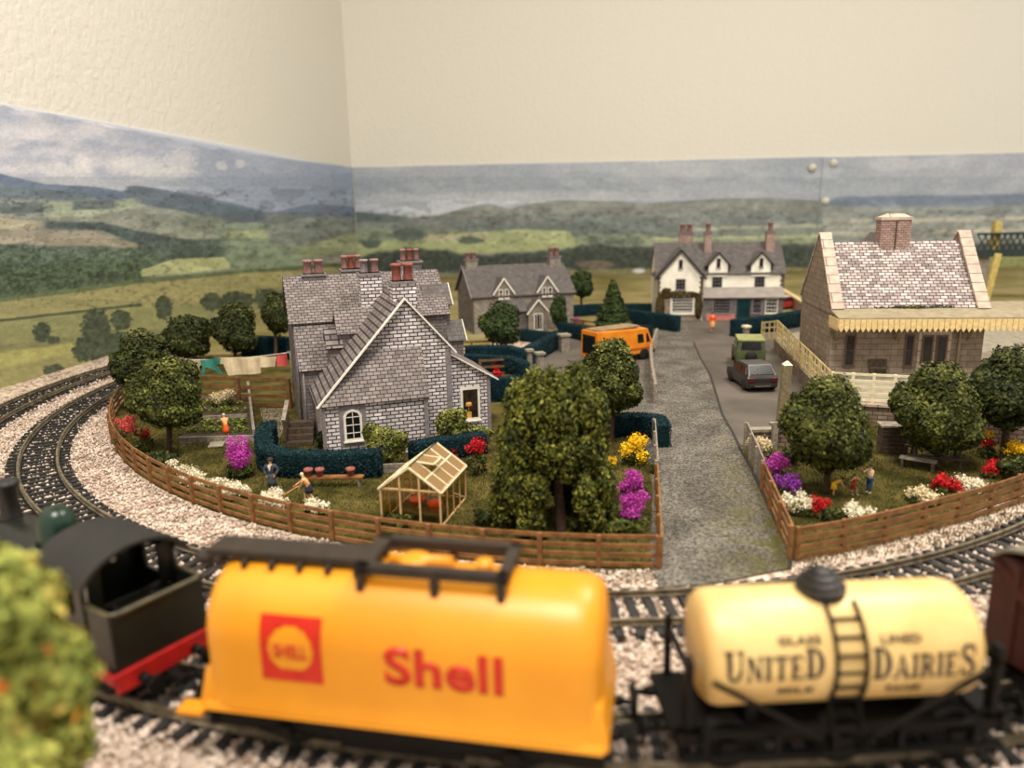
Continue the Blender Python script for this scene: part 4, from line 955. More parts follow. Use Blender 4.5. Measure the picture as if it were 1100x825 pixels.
chimney(B, .1, 1.3, 3.3, 4.5, 5.8, 7.3, ['potpink', 'potpink'], m='farstone', pr=.27, ph=.7)
chimney(B, 9.2, 10.4, 3.3, 4.5, 5.8, 7.3, ['potpink', 'potpink'], m='farstone', pr=.27, ph=.9)

# ---- white inn (far end of the road)
P_ = thing('white_inn', 'cream rendered inn with grey slate roof, three gables and a stone ground floor porch', 'inn', (13.75, 83.85, .04), -5)
mb = MB(); pr = [(1.4, 0), (8.6, 0), (8.6, 5.0), (5.0, 8.0), (1.4, 5.0)]
mb.prism([(0, y, z) for y, z in pr], [(13.6, y, z) for y, z in pr]); mb.build('main_wall', M['offwhite'], P_)
mb = MB(); roofslab(mb, (-.15, 1.15, 4.85), (13.8, 1.15, 4.85), (13.8, 5.0, 8.05), (-.15, 5.0, 8.05)); roofslab(mb, (-.15, 8.85, 4.85), (13.8, 8.85, 4.85), (13.8, 5.0, 8.05), (-.15, 5.0, 8.05)); mb.build('main_roof', M['slate_far'], P_)
mb = MB(); pr = [(0, 0), (4.9, 0), (4.9, 4.8), (2.5, 7.5), (0, 4.8)]
mb.prism([(x, 0, z) for x, z in pr], [(x, 5, z) for x, z in pr]); mb.build('gable_wall', M['offwhite'], P_)
mb = MB()
for s, xe in ((-1, -.25), (1, 5.15)): roofslab(mb, (xe, -.25, 4.55), (xe, 5, 4.55), (2.5, 5, 7.6), (2.5, -.25, 7.6))
mb.build('gable_roof', M['slate_far'], P_)
mb = MB(); mb.bar((-.3, -.3, 4.5), (2.45, -.3, 7.62), .1, .22); mb.bar((5.2, -.3, 4.5), (2.45, -.3, 7.62), .1, .22); mb.build('bargeboard', M['cargrey'], P_)
for xc in (6.6, 11.1):
    dormer(P_, xc-1.0, xc+1.0, 1.25, 4, 6.1, 7.2, 4.6, 'offwhite', 'slate_far', 'cargrey', over=.35)
    window(P_, xc, 5.6, .42, 1.0, y=1.22, cols=1, rows=1, fm='dress', frame=.05)
    window(P_, xc-.05, 3.05, 1.1, 1.6, y=1.38, cols=3, rows=4, fm='dress')
window(P_, 2.45, 5.65, .42, .95, y=-.01, cols=1, rows=1, fm='dress', frame=.05); window(P_, 2.5, 3.35, 1.05, 1.2, y=-.01, cols=3, rows=3, fm='dress')
mb = MB(); mb.box(.2, 4.8, -.05, 0, 0, 2.7); mb.build('stone_plinth', M['ashlar'], P_)
w_ = window(P_, 2.75, .75, 2.6, 1.95, y=-.06, cols=9, rows=6, frame=.2, name='bay_window', fm='white', bars=.06)
mb = MB()
for k in range(8):
    for x0, s in ((0, 1), (4.9, -1)): mb.box(x0 if s > 0 else x0-.28-.12*(k % 2), x0+.28+.12*(k % 2) if s > 0 else x0, -.06, 0, 2.8+k*.25, 3.0+k*.25)
    mb.box(13.62-.28-.12*(k % 2), 13.64, 1.33, 1.4, 2.8+k*.25, 3.0+k*.25)
mb.build('quoins', M['darkwood'], P_)
mb = MB(); mb.box(4.9, 13.3, -.2, 1.4, 0, 2.6); mb.build('porch_wall', M['stone_side'], P_)
mb = MB(); roofslab(mb, (4.9, -.5, 2.45), (13.5, -.5, 2.45), (13.5, 1.4, 3.35), (4.9, 1.4, 3.35), .12); mb.build('porch_roof', mat('lead_roof', (150,142,136), (132,124,118), 1, .7), P_)
mb = MB(); mb.box(5.3, 8.3, -.26, -.2, .05, .75); mb.build('pink_panel', mat('pink_panel_paint', (196,120,112), None, 3, .7), P_)
window(P_, 6.9, .8, 1.9, 1.6, y=-.21, cols=6, rows=5, fm='dress', bars=.05); window(P_, 12.1, .8, 1.3, 1.6, y=-.21, cols=4, rows=4, fm='white', bars=.05); window(P_, 10.6, .8, 1.0, 1.6, y=-.21, cols=4, rows=3, fm='dress', bars=.04)
mb = MB(); mb.box(8.5, 9.9, -.26, -.2, .05, 2.3); mb.build('door', M['teal'], P_)
chimney(P_, 2.75, 4.3, 5.2, 6.0, 7.6, 9.2, ['potpink', 'potpink'], m='redbrick_pale', pr=.3, ph=1.0)
chimney(P_, 5.35, 6.15, 3.6, 4.4, 6.4, 9.3, ['potpink'], m='redbrick_pale', pr=.28, ph=1.0)
chimney(P_, 12.0, 12.9, 3.6, 4.4, 6.4, 9.3, ['potpink'], m='redbrick_pale', pr=.28, ph=1.0)
leafcloud('ivy', [(2.4, -.15, 2.85, 2.4, .15, .38), (.35, -.15, 1.4, .5, .15, 1.5), (4.45, -.15, 1.6, .4, .15, 1.4), (1, -.15, 3.2, .5, .12, .4)], 2600, .12, leafmat('brown_ivy', [(52,44,22), (86,72,36), (120,98,52)]), P_)

# ---- station building
Z0 = 1.1
T = thing('station_building', 'brown stone railway station with steep tiled roof, brick chimney and sawtooth canopy', 'station', (20.48, 52.4, Z0), -5)
zr = 9.65-Z0; ze = 5.35-Z0; W = 9.9; D = 8.0
mb = MB(); pr = [(0, 0), (D, 0), (D, ze), (D/2, zr), (0, ze)]
mb.prism([(0, y, z) for y, z in pr], [(W, y, z) for y, z in pr]); mb.build('main_wall', M['ashlar'], T)
mb = MB(); roofslab(mb, (.3, -.05, ze), (W-.3, -.05, ze), (W-.3, D/2, zr+.05), (.3, D/2, zr+.05)); roofslab(mb, (.3, D+.05, ze), (W-.3, D+.05, ze), (W-.3, D/2, zr+.05), (.3, D/2, zr+.05)); mb.build('main_roof', M['slate_st'], T)
for x0 in (-.12, W-.68):
    mb = MB(); k = (zr+.75-ze)/(D/2+.15)
    for y0 in (-.15, D+.15): roofslab(mb, (x0, y0, ze+.1), (x0+.8, y0, ze+.1), (x0+.8, D/2, zr+.7), (x0, D/2, zr+.7), .16)
    mb.build('gable_coping', M['coping'], T); mb = MB(); mb.prism([(x0+.06, -.1, ze-.2), (x0+.06, D+.1, ze-.2), (x0+.06, D/2, zr+.68)], [(x0+.7, -.1, ze-.2), (x0+.7, D+.1, ze-.2), (x0+.7, D/2, zr+.68)]); mb.build('parapet_wall', M['ashlar'], T)
    mb = MB(); mb.box(x0+.05, x0+.75, -.2, .12, ze-1.2, ze+.15); mb.build('kneeler_stone', M['ashlar'], T)
mb = MB(); mb.box(3.9, 5.9, D/2-.55, D/2+.55, zr-.5, 11.25-Z0); ch = mb.build('chimney_stack', M['redbrick_pale'], T)
mb = MB(); mb.box(3.82, 5.98, D/2-.65, D/2+.65, 11.25-Z0, 11.45-Z0); mb.prism([(3.9, D/2-.4, 11.45-Z0), (5.9, D/2-.4, 11.45-Z0), (5.9, D/2+.4, 11.45-Z0), (3.9, D/2+.4, 11.45-Z0)], [(4.5, D/2-.1, 11.7-Z0), (5.4, D/2-.1, 11.7-Z0), (5.4, D/2+.1, 11.7-Z0), (4.5, D/2+.1, 11.7-Z0)]); mb.build('chimney_cap', M['coping'], ch)
mb = MB(); mb.box(4.85, 4.95, D/2-.62, D/2-.54, zr-.4, 11.2-Z0); mb.build('chimney_rib', M['darkwood'], ch)
M['fascia'] = mat('canopy_fascia', (150,138,112), (130,118,94), 2, .7)
mb = MB(); mb.prism([(-.15, -2.1, 3.95), (15, -2.1, 3.95), (15, .05, 4.25), (-.15, .05, 4.25)], [(-.15, -2.1, 4.1), (15, -2.1, 4.1), (15, .05, 4.42), (-.15, .05, 4.42)]); mb.box(9.9, 15, 0, 4, 4.2, 4.35); mb.build('canopy_roof', M['fascia'], T)
mb = MB(); n = 44
for i in range(n):
    x0 = -.15+i*15.15/n; w = 15.15/n*.9
    mb.prism([(x0, -2.2, 4.0), (x0+w, -2.2, 4.0), (x0+w, -2.2, 3.42), (x0+w/2, -2.2, 3.16), (x0, -2.2, 3.42)], [(x0, -2.12, 4.0), (x0+w, -2.12, 4.0), (x0+w, -2.12, 3.42), (x0+w/2, -2.12, 3.16), (x0, -2.12, 3.42)])
for i in range(7):
    y0 = -2.1+i*.3; w = .28
    mb.prism([(-.2, y0, 4.0), (-.2, y0+w, 4.0), (-.2, y0+w, 3.45), (-.2, y0+w/2, 3.2), (-.2, y0, 3.45)], [(-.12, y0, 4.0), (-.12, y0+w, 4.0), (-.12, y0+w, 3.45), (-.12, y0+w/2, 3.2), (-.12, y0, 3.45)])
mb.build('valance', M['valance'], T, uv=False)
for xb in (.35, 4.3, 8.9):
    mb = MB(); mb.bar((xb, -.05, 2.2), (xb, -.05, 3.9), .12, .12); mb.tube([(xb, -.1, 2.3), (xb, -.5, 2.9), (xb, -1.1, 3.5), (xb, -1.7, 3.9)], .07, 6); mb.build('canopy_bracket', M['fascia'], T)
for xb in (12.0, 14.6):
    mb = MB(); mb.tube([(xb, -1.6, 0), (xb, -1.6, 3.95)], .1, 10); mb.build('canopy_post', M['fascia'], T)
for x, z, w, h, c, r in ((1.35, .45, .7, 2.2, 1, 2), (5.2, .45, .6, 2.2, 1, 2)): window(T, x, z, w, h, y=-.01, cols=c, rows=r, frame=.1, fm='coping')
for x in (6.35, 7.25): window(T, x, .7, .75, 1.9, y=-.06, cols=1, rows=1, frame=.12, fm='coping', name='door_pane')
mb = MB(); mb.box(5.75, 7.85, -.05, 0, 0, 2.9); mb.build('door_surround', M['coping'], T)
mb = MB(); mb.tube([(8.35, -.1, 0), (8.35, -.1, 4)], .1, 10); mb.build('drainpipe', M['fascia'], T)
for a_ in ((.2, 1.0, 0, 2.0), (3.2, 3.8, 1, 2.6)): mb = MB(); mb.box(-.1, 0, *a_); mb.build('side_pilaster', M['ashlar'], T)
mb = MB(); mb.box(2.6, 3.8, -.5, -.15, .35, .5); mb.box(2.6, 3.8, -.15, -.08, .5, .95); mb.box(2.7, 2.8, -.45, -.2, 0, .4); mb.box(3.6, 3.7, -.45, -.2, 0, .4)
for v in mb.bm.verts: pass
mb.build('wall_bench', M['darkwood'], T)
leafcloud('roof_moss', [(5.2, .25, ze+.22, 2.2, .35, .14), (3.4, .2, ze+.2, 1.2, .25, .1), (7.2, .3, ze+.25, 1.2, .3, .12)], 2600, .08, M['leafdark'], T)
# small gabled shelter roof seen beyond the ridge
T2 = thing('platform_shelter', 'small gabled roof top peeping over the station ridge', 'shelter', (29.5, 66, 1.1), -5)
dormer(T2, -.9, .9, 0, 3, 7.6, 8.7, 0, 'stone_side', 'slate_far', 'dress', over=.25)
dormer(T2, -2.6, -1.8, 0, 3, 7.2, 7.9, 0, 'stone_side', 'slate_far', 'dress', over=.15)

# girder bridge beyond the station
X0 = 34
Bg = thing('girder_bridge', 'dark green lattice girder bridge at the right edge behind the station', 'bridge', (68.6, 96, 5.8), -2)
mb = MB(); mb.box(-14, 30, -.2, .2, 0, .35); mb.build('bottom_chord', M['girder'], Bg); mb = MB(); mb.box(-14, 30, -.2, .2, 2.15, 2.4); mb.build('top_chord', M['girder'], Bg)
mb = MB()
for i in range(58):
    x = -14+i*.75; mb.bar((x, 0, .3), (x+1.1, 0, 2.2), .1, .14, (0, 1, 0)); mb.bar((x+1.1, 0, .3), (x, 0, 2.2), .1, .14, (0, 1, 0))
mb.build('lattice', M['girder'], Bg)
mb = MB(); mb.box(-14, 30, -.3, 1.5, -.5, 0); mb.build('deck', M['girder'], Bg)
for x in (-13, 8, 29):
    mb = MB(); mb.box(x-.8, x+.8, .2, 1.4, -5.75, -.5); mb.build('pier', M['farstone'], Bg)
mb = MB(); mb.box(-11.9, -11.1, .3, 1.2, 0, 3.7); mb.build('tower_cap', M['yellowpost'], Bg)
q = thing('leaning_signal_post', 'leaning yellow-cream post right of the station roof', 'post', (*G(1052, 356)[:2], 1.1), 0)
mb = MB(); mb.bar((0, 0, 0), (.9, 0, 6.3), .55, .3, (0, 1, 0)); mb.build('post', M['yellowpost'], q); mb = MB(); mb.box(-.4, .4, -.3, .3, 0, .25); mb.build('foot', M['concrete'], q)

# garden walls and small structures near the station
q = thing('low_brick_wall', 'low brown brick wall with a pale coping behind cream flowers at the kerb corner', 'wall', (11.5, 39.5, .04), 2)
mb = MB(); mb.box(0, 2.2, -.2, .2, 0, .85); mb.build('brickwork', M['brickwall'], q); mb = MB(); mb.box(-.05, 2.3, -.27, .27, .85, 1.0); mb.build('coping', M['concrete'], q)
q = thing('wooden_post', 'tall olive wooden post standing in front of the charcoal car', 'post', (14.25, 42.7, .04), 0)
mb = MB(); mb.bar((0, 0, 0), (.15, 0, 3.75), .5, .45, (0, 1, 0)); mb.build('shaft', M['postwood'], q, bevel=.03); mb = MB(); mb.prism([(-.1, -.25, 3.74), (.4, -.25, 3.74), (.4, .25, 3.74), (-.1, .25, 3.74)], [(.1, -.05, 3.95), (.2, -.05, 3.95), (.2, .05, 3.95), (.1, .05, 3.95)]); mb.build('cap', M['fencewhite'], q)
q = thing('stub_post', 'short grey post with a cross piece at the end of the low brick wall', 'post', (*G(831, 484)[:2], .05), 0)
mb = MB(); mb.box(-.14, .14, -.14, .14, 0, 1.35); mb.build('shaft', M['greyfence'], q); mb = MB(); mb.box(-.3, .35, -.12, .12, 1.35, 1.5); mb.build('cross_piece', M['greyfence'], q)
q = thing('slatted_bin_store', 'dark slatted box with a white top edge between the two nearer right-hand trees', 'box', (*G(956, 487)[:2], .05), -8)
mb = MB()
for k in range(6): mb.box(-.55, .75, -.3, .5, .05+k*.22, .24+k*.22)
mb.build('slatted_sides', M['darkwood'], q); mb = MB(); mb.box(-.62, .82, -.36, .56, 1.4, 1.5); mb.build('lid', M['greyfence'], q)
q = thing('brick_garden_wall', 'low brown brick wall running behind the flowers at the right edge', 'wall', (25.6, 39.6, .04), -14)
mb = MB(); mb.box(-1.4, 7, -.2, .2, 0, 1.5); mb.build('brickwork', M['brickwall'], q); mb = MB(); mb.box(-1.4, 7, -.28, .28, 1.5, 1.62); mb.build('coping', M['coping'], q)
q = thing('boundary_wall', 'long cream-topped wall running back beside the inn', 'wall', (*G(870, 340)[:2], .04), 0)
a, b = G(868, 342), G(838, 322); L_ = math.hypot(b[0]-a[0], b[1]-a[1]); q.location = (a[0], a[1], .04); q.rotation_euler[2] = math.atan2(b[1]-a[1], b[0]-a[0])
mb = MB(); mb.box(0, L_, -.2, .2, 0, 1.3); mb.build('brickwork', M['redbrick_pale'], q); mb = MB(); mb.box(-.05, L_, -.3, .3, 1.3, 1.5); mb.build('coping', M['cream'], q)
def pillar(px, py, label, h=1.4, w=.5, m='concrete'):
    q = thing('gate_pillar', label, 'pillar', (*G(px, py)[:2], .04), 20)
    mb = MB(); mb.box(-w/2, w/2, -w/2, w/2, 0, h); mb.build('shaft', M['greyfence'], q); mb = MB(); mb.box(-w/2-.12, w/2+.12, -w/2-.12, w/2+.12, h, h+.18); mb.build('cap', M[m], q)
pillar(580, 400, 'grey gate pillar with pale cap at the end of the bent hedge'); pillar(606, 378, 'grey lidded bin at the near corner of the cottage hedge', 1.4, .75); pillar(569, 398, 'narrow wooden gate pillar beside the grey one', 1.5, .35)
pillar(801, 367, 'small white end post at the far end of the lattice fence', 1.3, .4, 'fencewhite')

# ------------------------------------------------------------ vehicles
def wheel(par, x, y, r, w=.3):
    mb = MB(); mb.lathe([(r*.6, -w/2), (r*.95, -w/2), (r, -w*.3), (r, w*.3), (r*.95, w/2), (r*.6, w/2)], (0, 0, 0), 20, axis='y'); o = mb.build('wheel', M['tyre'], par, uv=False); o.location = (x, y, r)
    mb = MB(); mb.lathe([(.001, -w*.42), (r*.55, -w*.46), (r*.6, -w*.4), (r*.6, w*.4), (r*.55, w*.46), (.001, w*.42)], (0, 0, 0), 16, axis='y'); mb.build('hubcap', M['hub'], o, uv=False)
def sidecar(t, prof, w, m, top_in=.12, zt=1.2, bev=.06):
    """body: side outline extruded, pulled in above the waist"""
    mb = MB(); A_ = []; B_ = []
    for x, z in prof:
        k = top_in*max(0, z-zt)
        A_.append((x, -w/2+k, z)); B_.append((x, w/2-k, z))
    mb.prism(A_, B_); return mb.build('body', M[m], t, bevel=bev, uv=False)
def panel(t, pts, m, name='window', th=.03):
    a, b, c = map(Vector, pts[:3]); n = (b-a).cross(c-a).normalized()
    mb = MB(); mb.prism([Vector(p)-n*th for p in pts], [Vector(p)+n*th for p in pts]); return mb.build(name, M[m], t, uv=False)
# charcoal estate car, seen from the rear left
a = G(822, 418)
t = thing('estate_car', 'charcoal hatchback parked facing away beside the lattice fence', 'car', (15.55, 53.3, .05), 94)
sidecar(t, [(-2.1, .3), (2.3, .3), (2.4, .6), (2.3, .95), (1.2, 1.12), (.55, 1.75), (-1.35, 1.8), (-2.0, 1.15), (-2.15, .95)], 2.1, 'cargrey', .28, 1.0)
panel(t, [(-1.45, -.72, 1.74), (-1.45, .72, 1.74), (-1.98, .84, 1.2), (-1.98, -.84, 1.2)], 'glass', 'rear_window')
panel(t, [(.62, -.7, 1.66), (.62, .7, 1.66), (1.15, .85, 1.16), (1.15, -.85, 1.16)], 'glass', 'windscreen')
for s in (-1, 1):
    for x0, x1, x2, x3 in ((-1.55, -.65, -.65, -1.25), (-.5, .85, .4, -.5)):
        panel(t, [(x0, s*1.02, 1.15), (x1, s*1.02, 1.15), (x2, s*.86, 1.66), (x3, s*.86, 1.66)], 'glass', 'side_window')
    mb = MB(); mb.box(-2.2, -2.1, s*.78-.18, s*.78+.18, .75, 1.0); mb.build('tail_light', M['taillight'], t)
mb = MB(); mb.box(-2.25, -2.1, -.95, .95, .4, .6); mb.build('bumper', M['cargrey'], t, bevel=.03); mb = MB(); mb.box(-2.28, -2.24, -.5, .6, .42, .5); mb.build('number_plate', M['chrome'], t)
for x in (-1.35, 1.45):
    for y in (-.95, .95): wheel(t, x, y, .4)
# green off-road vehicle
t = thing('off_road_car', 'boxy olive green off-road vehicle with pale roof parked ahead of the charcoal car', 'car', (17.3, 60.6, .05), 80)
sidecar(t, [(-2.0, .5), (2.3, .5), (2.35, 1.25), (1.0, 1.35), (.85, 1.4), (-2.0, 1.4)], 2.2, 'lrgreen', 0, 9)
mb = MB(); mb.prism([(-2.0, -1.08, 1.4), (.85, -1.08, 1.4), (.85, 1.08, 1.4), (-2.0, 1.08, 1.4)], [(-1.9, -.95, 2.15), (.55, -.95, 2.15), (.55, .95, 2.15), (-1.9, .95, 2.15)]); mb.build('cab', M['lrgreen'], t)
mb = MB(); mb.box(-2.0, .65, -1.02, 1.02, 2.15, 2.3); mb.build('roof', M['lrroof'], t, bevel=.05)
panel(t, [(-2.0, -.75, 1.5), (-2.0, .75, 1.5), (-1.93, .7, 2.05), (-1.93, -.7, 2.05)], 'glass', 'rear_window'); panel(t, [(.82, -.9, 1.48), (.82, .9, 1.48), (.62, .85, 2.05), (.62, -.85, 2.05)], 'glass', 'windscreen')
for s in (-1, 1): panel(t, [(-1.7, s*1.06, 1.5), (.5, s*1.06, 1.5), (.4, s*.98, 2.05), (-1.65, s*.98, 2.05)], 'glass', 'side_window')
mb = MB(); mb.lathe([(.001, -.14), (.42, -.12), (.45, 0), (.42, .12)], (-2.15, 0, 1.0), 18, axis='x'); mb.build('spare_wheel', M['tyre'], t)
for x in (-1.3, 1.5):
    for y in (-.95, .95): wheel(t, x, y, .5, .35)
# orange van
t = thing('delivery_van', 'orange high-roofed van with open rear beside the low fence', 'van', (7.15, 62.8, .05), 32)
sidecar(t, [(-2.9, .55), (2.2, .55), (2.9, .7), (2.95, 1.3), (2.75, 1.5), (2.3, 2.6), (-2.9, 2.75)], 2.3, 'orange', .05, 1.5, .08)
mb = MB(); mb.box(-2.7, 1.7, -.8, .8, 2.72, 2.86); mb.build('roof_panel', M['vanroof'], t, bevel=.04)
panel(t, [(-2.93, -.85, .9), (-2.93, .85, .9), (-2.93, .8, 2.4), (-2.93, -.8, 2.4)], 'glass', 'rear_opening')
panel(t, [(2.8, -.95, 1.55), (2.8, .95, 1.55), (2.42, .9, 2.4), (2.42, -.9, 2.4)], 'glass', 'windscreen')
for s in (-1, 1):
    panel(t, [(1.2, s*1.16, 1.5), (1.85, s*1.16, 1.5), (1.75, s*1.11, 2.2), (1.2, s*1.11, 2.2)], 'glass', 'side_window'); panel(t, [(2.1, s*1.16, 1.5), (2.5, s*1.16, 1.5), (2.25, s*1.11, 2.2), (2.1, s*1.11, 2.2)], 'glass', 'side_window')
    mb = MB(); mb.box(-2.9, 2.9, s*1.16-.03, s*1.16+.03, .95, 1.1); mb.build('side_strip', mat('dark_orange', (190,100,30), None, 3, .5), t)
mb = MB(); mb.box(2.9, 3.1, -1.1, 1.1, .5, .8); mb.build('bumper', M['tyre'], t)
for x in (-1.8, 1.9):
    for y in (-1.0, 1.0): wheel(t, x, y, .5, .35)
# teal car mostly hidden by the tree
t = thing('saloon_car', 'dark teal car mostly hidden behind the slim round tree in the car park', 'car', (4.6, 53.4, .05), 8)
sidecar(t, [(-2.0, .3), (2.1, .3), (2.15, .85), (1.2, .98), (.6, 1.5), (-.8, 1.52), (-1.4, 1.0), (-2.05, .9)], 1.9, 'teal', .25, .95)
panel(t, [(-.88, -.65, 1.46), (-.88, .65, 1.46), (-1.36, .75, 1.04), (-1.36, -.75, 1.04)], 'glass', 'rear_window'); panel(t, [(.66, -.65, 1.43), (.66, .65, 1.43), (1.12, .75, 1.03), (1.12, -.75, 1.03)], 'glass', 'windscreen')
for s in (-1, 1): panel(t, [(-1.2, s*.94, 1.03), (1.0, s*.94, 1.03), (.55, s*.84, 1.42), (-.75, s*.84, 1.42)], 'glass', 'side_window')
for x in (-1.3, 1.35):
    for y in (-.85, .85): wheel(t, x, y, .38)
# small red car far right of the inn
a = G(846, 334)
t = thing('hatchback_car', 'small red and white car partly hidden behind the blue-teal hedge by the inn', 'car', (a[0], a[1]+1.5, .05), 20)
sidecar(t, [(-1.7, .3), (1.8, .3), (1.85, .9), (1.1, 1.0), (.5, 1.5), (-1.3, 1.5), (-1.7, .95)], 1.7, 'redcloth', .25, .95)
for s in (-1, 1): panel(t, [(-1.3, s*.84, 1.02), (.9, s*.84, 1.02), (.4, s*.75, 1.42), (-1.1, s*.75, 1.42)], 'glass', 'side_window')
mb = MB(); mb.box(-1.2, .4, -.6, .6, 1.5, 1.58); mb.build('roof', M['white'], t, bevel=.03)
for x in (-1.1, 1.15):
    for y in (-.75, .75): wheel(t, x, y, .35)
# ------------------------------------------------------------ train
RZ = .5
def ring(mb, pts, m=0): return [mb.bm.verts.new(p) for p in pts]
def wheelset(par, x, r=.62, n=10, gauge=1.75):
    mb = MB()
    for s in (-1, 1):
        y = s*gauge/2; mb.lathe([(r*.9, y-s*.16), (r*1.08, y-s*.12), (r*1.08, y-s*.06), (r, y-s*.04), (r, y+s*.14), (r*.82, y+s*.16), (r*.8, y+s*.08), (r*.25, y+s*.08), (r*.25, y+s*.2), (.001, y+s*.2)], (0, 0, 0), 24, axis='y')
    mb.tube([(0, -gauge/2, 0), (0, gauge/2, 0)], .09, 8); o = mb.build('wheelset', M['undr'], par, uv=False); o.location = (x, 0, r); return o
def buffers(par, x, s, z=1.05, y=.62):
    for k in (-1, 1):
        mb = MB(); mb.tube([(x, k*y, z), (x+s*.32, k*y, z)], .13, 10); mb.tube([(x+s*.32, k*y, z), (x+s*.6, k*y, z)], .08, 8); mb.tube([(x+s*.58, k*y, z), (x+s*.68, k*y, z)], .24, 14); mb.build('buffer', M['undr'], par, uv=False)
def coupling(par, x, s, z=.62):
    mb = MB(); mb.box(min(x, x+s*.75), max(x, x+s*.75), -.12, .12, z-.05, z+.05); mb.bar((x+s*.7, -.4, z), (x+s*.7, .4, z), .07, .1); mb.bar((x+s*.7, -.4, z), (x+s*.3, -.4, z+.02), .07, .1)
    mb.tube([(x+s*.55, 0, z), (x+s*.95, 0, z+.15), (x+s*1.0, 0, z+.3)], .05, 6); mb.build('coupling', M['undr'], par, uv=False)
def chassis(par, L, zb=.95, h=.32, w=1.9, axles=(-2.6, 2.6), m='undr'):
    mb = MB(); mb.box(-L/2, L/2, -w/2, -w/2+.14, zb, zb+h); mb.box(-L/2, L/2, w/2-.14, w/2, zb, zb+h); mb.box(-L/2, -L/2+.16, -w/2-.05, w/2+.05, zb, zb+h); mb.box(L/2-.16, L/2, -w/2-.05, w/2+.05, zb, zb+h); mb.box(-L/2, L/2, -w/2, w/2, zb+h-.08, zb+h)
    mb.build('underframe', M[m], par, uv=False)
    for a in axles:
        for s in (-1, 1):
            y = s*(w/2-.02); mb = MB()
            mb.prism([(a-.45, y-.05, zb), (a+.45, y-.05, zb), (a+.16, y-.05, .42), (a-.16, y-.05, .42)], [(a-.45, y+.05, zb), (a+.45, y+.05, zb), (a+.16, y+.05, .42), (a-.16, y+.05, .42)])
            mb.box(a-.17, a+.17, y-.12, y+.12, .45, .78)
            mb.tube([(a-.7, y, zb-.02), (a, y, zb-.2), (a+.7, y, zb-.02)], .05, 6); mb.build('axle_guard', M[m], par, uv=False)
        wheelset(par, a)
def fr(t): return t.matrix_basis.copy()
def cyl_hit(t, px, py, r, zc):
    """where the sight line through a pixel meets the near side of a tank: (distance along, height round)"""
    Mi = (Matrix.Translation(t.location) @ Euler(t.rotation_euler).to_matrix().to_4x4()).inverted()
    o = Mi @ Vector((0, 0, H)); d = Mi.to_3x3() @ Vector([float(q) for q in ray(px, py)])
    oy, oz = o.y, o.z-zc; a = d.y**2+d.z**2; b = 2*(oy*d.y+oz*d.z); c = oy*oy+oz*oz-r*r
    k = (-b-math.sqrt(max(0, b*b-4*a*c)))/(2*a); P = o+d*k
    if t is W1 and P.z < zc: P = o+d*((-r-o.y)/d.y); return P.x, P.z-zc
    return P.x, r*math.atan2(P.z-zc, -P.y)
def wrap(mb, r, zc, eps=.012):
    for v in mb.bm.verts:
        u, s, dep = v.co.x, v.co.y, v.co.z; th = s/r; R = r+eps+dep
        if r == r1 and s < 0: v.co = Vector((u, -R, zc+s)); continue
        v.co = Vector((u, -R*math.cos(th), zc+R*math.sin(th)))
def subdiv_rows(mb, step=.09):
    ys = [v.co.y for v in mb.bm.verts]; y = min(ys)+step
    while y < max(ys):
        bmesh.ops.bisect_plane(mb.bm, geom=mb.bm.verts[:]+mb.bm.edges[:]+mb.bm.faces[:], plane_co=(0, y, 0), plane_no=(0, 1, 0)); y += step
def textmesh(s, size, x, y, bold=0.0, sx=1.0, spacing=1.0, thick=.012):
    cu = bpy.data.curves.new('txt', 'FONT'); cu.body = s; cu.size = size; cu.offset = bold; cu.space_character = spacing; cu.align_x = 'CENTER'
    cu.resolution_u = 4
    o = bpy.data.objects.new('txt', cu); C.objects.link(o); bpy.context.view_layer.update()
    me = bpy.data.meshes.new_from_object(o.evaluated_get(bpy.context.evaluated_depsgraph_get())); bpy.data.objects.remove(o)
    mb = MB(); mb.bm.from_mesh(me)
    bmesh.ops.remove_doubles(mb.bm, verts=mb.bm.verts[:], dist=1e-5)
    for v in mb.bm.verts: v.co.x = v.co.x*sx+x; v.co.y += y
    return mb
def solid(mb, th):
    g = bmesh.ops.extrude_face_region(mb.bm, geom=mb.bm.faces[:])
    for e in g['geom']:
        if isinstance(e, bmesh.types.BMVert): e.co.z += th

# --- yellow petrol tanker
W1 = thing('tank_wagon', 'golden yellow petrol tank wagon lettered in red with a dark brown walkway on top', 'tank wagon', (-2.95, 16.35, RZ), -10)
r1, zc1, L1 = 1.5, 2.85, 9.3
chassis(W1, 9.3, .6, .48, 2.7, (-2.7, 2.7)); mb = MB(); mb.box(-1.5, 1.5, -1.1, 1.1, .12, .6); mb.build('brake_gear_shade', M['undr'], W1, uv=False); mb = MB(); mb.box(-4.6, 4.7, -1.28, 1.28, .5, .66); mb.build('side_truss_shade', M['undr'], W1, uv=False); buffers(W1, -4.65, -1, .9); buffers(W1, 4.65, 1, .9); coupling(W1, -4.8, -1); coupling(W1, 4.8, 1)  # black bulk added to darken the shadowed band under the tank
def tanksec(r, flare=True):
    pts = []
    for k in range(33):
        th = R_(-60+300*k/32)
        pts.append((-r*math.cos(th), r*math.sin(th)))
    return pts
mb = MB(); secs = []
N1 = 40
def sec1(k, dx):
    # k = scale of section, rounded ends
    P = []
    for i in range(31):
        th = R_(-38+256*i/30); P.append((dx, -r1*k*math.cos(th), zc1+r1*k*math.sin(th)))
    return P
xs = [(-4.65, .0), (-4.63, .55), (-4.55, .82), (-4.42, .93), (-4.2, .985), (-3.9, 1)] + [(-3.9+7.8*i/12, 1) for i in range(1, 13)] + [(4.2, .985), (4.42, .93), (4.55, .82), (4.63, .55), (4.65, 0)]
full = []
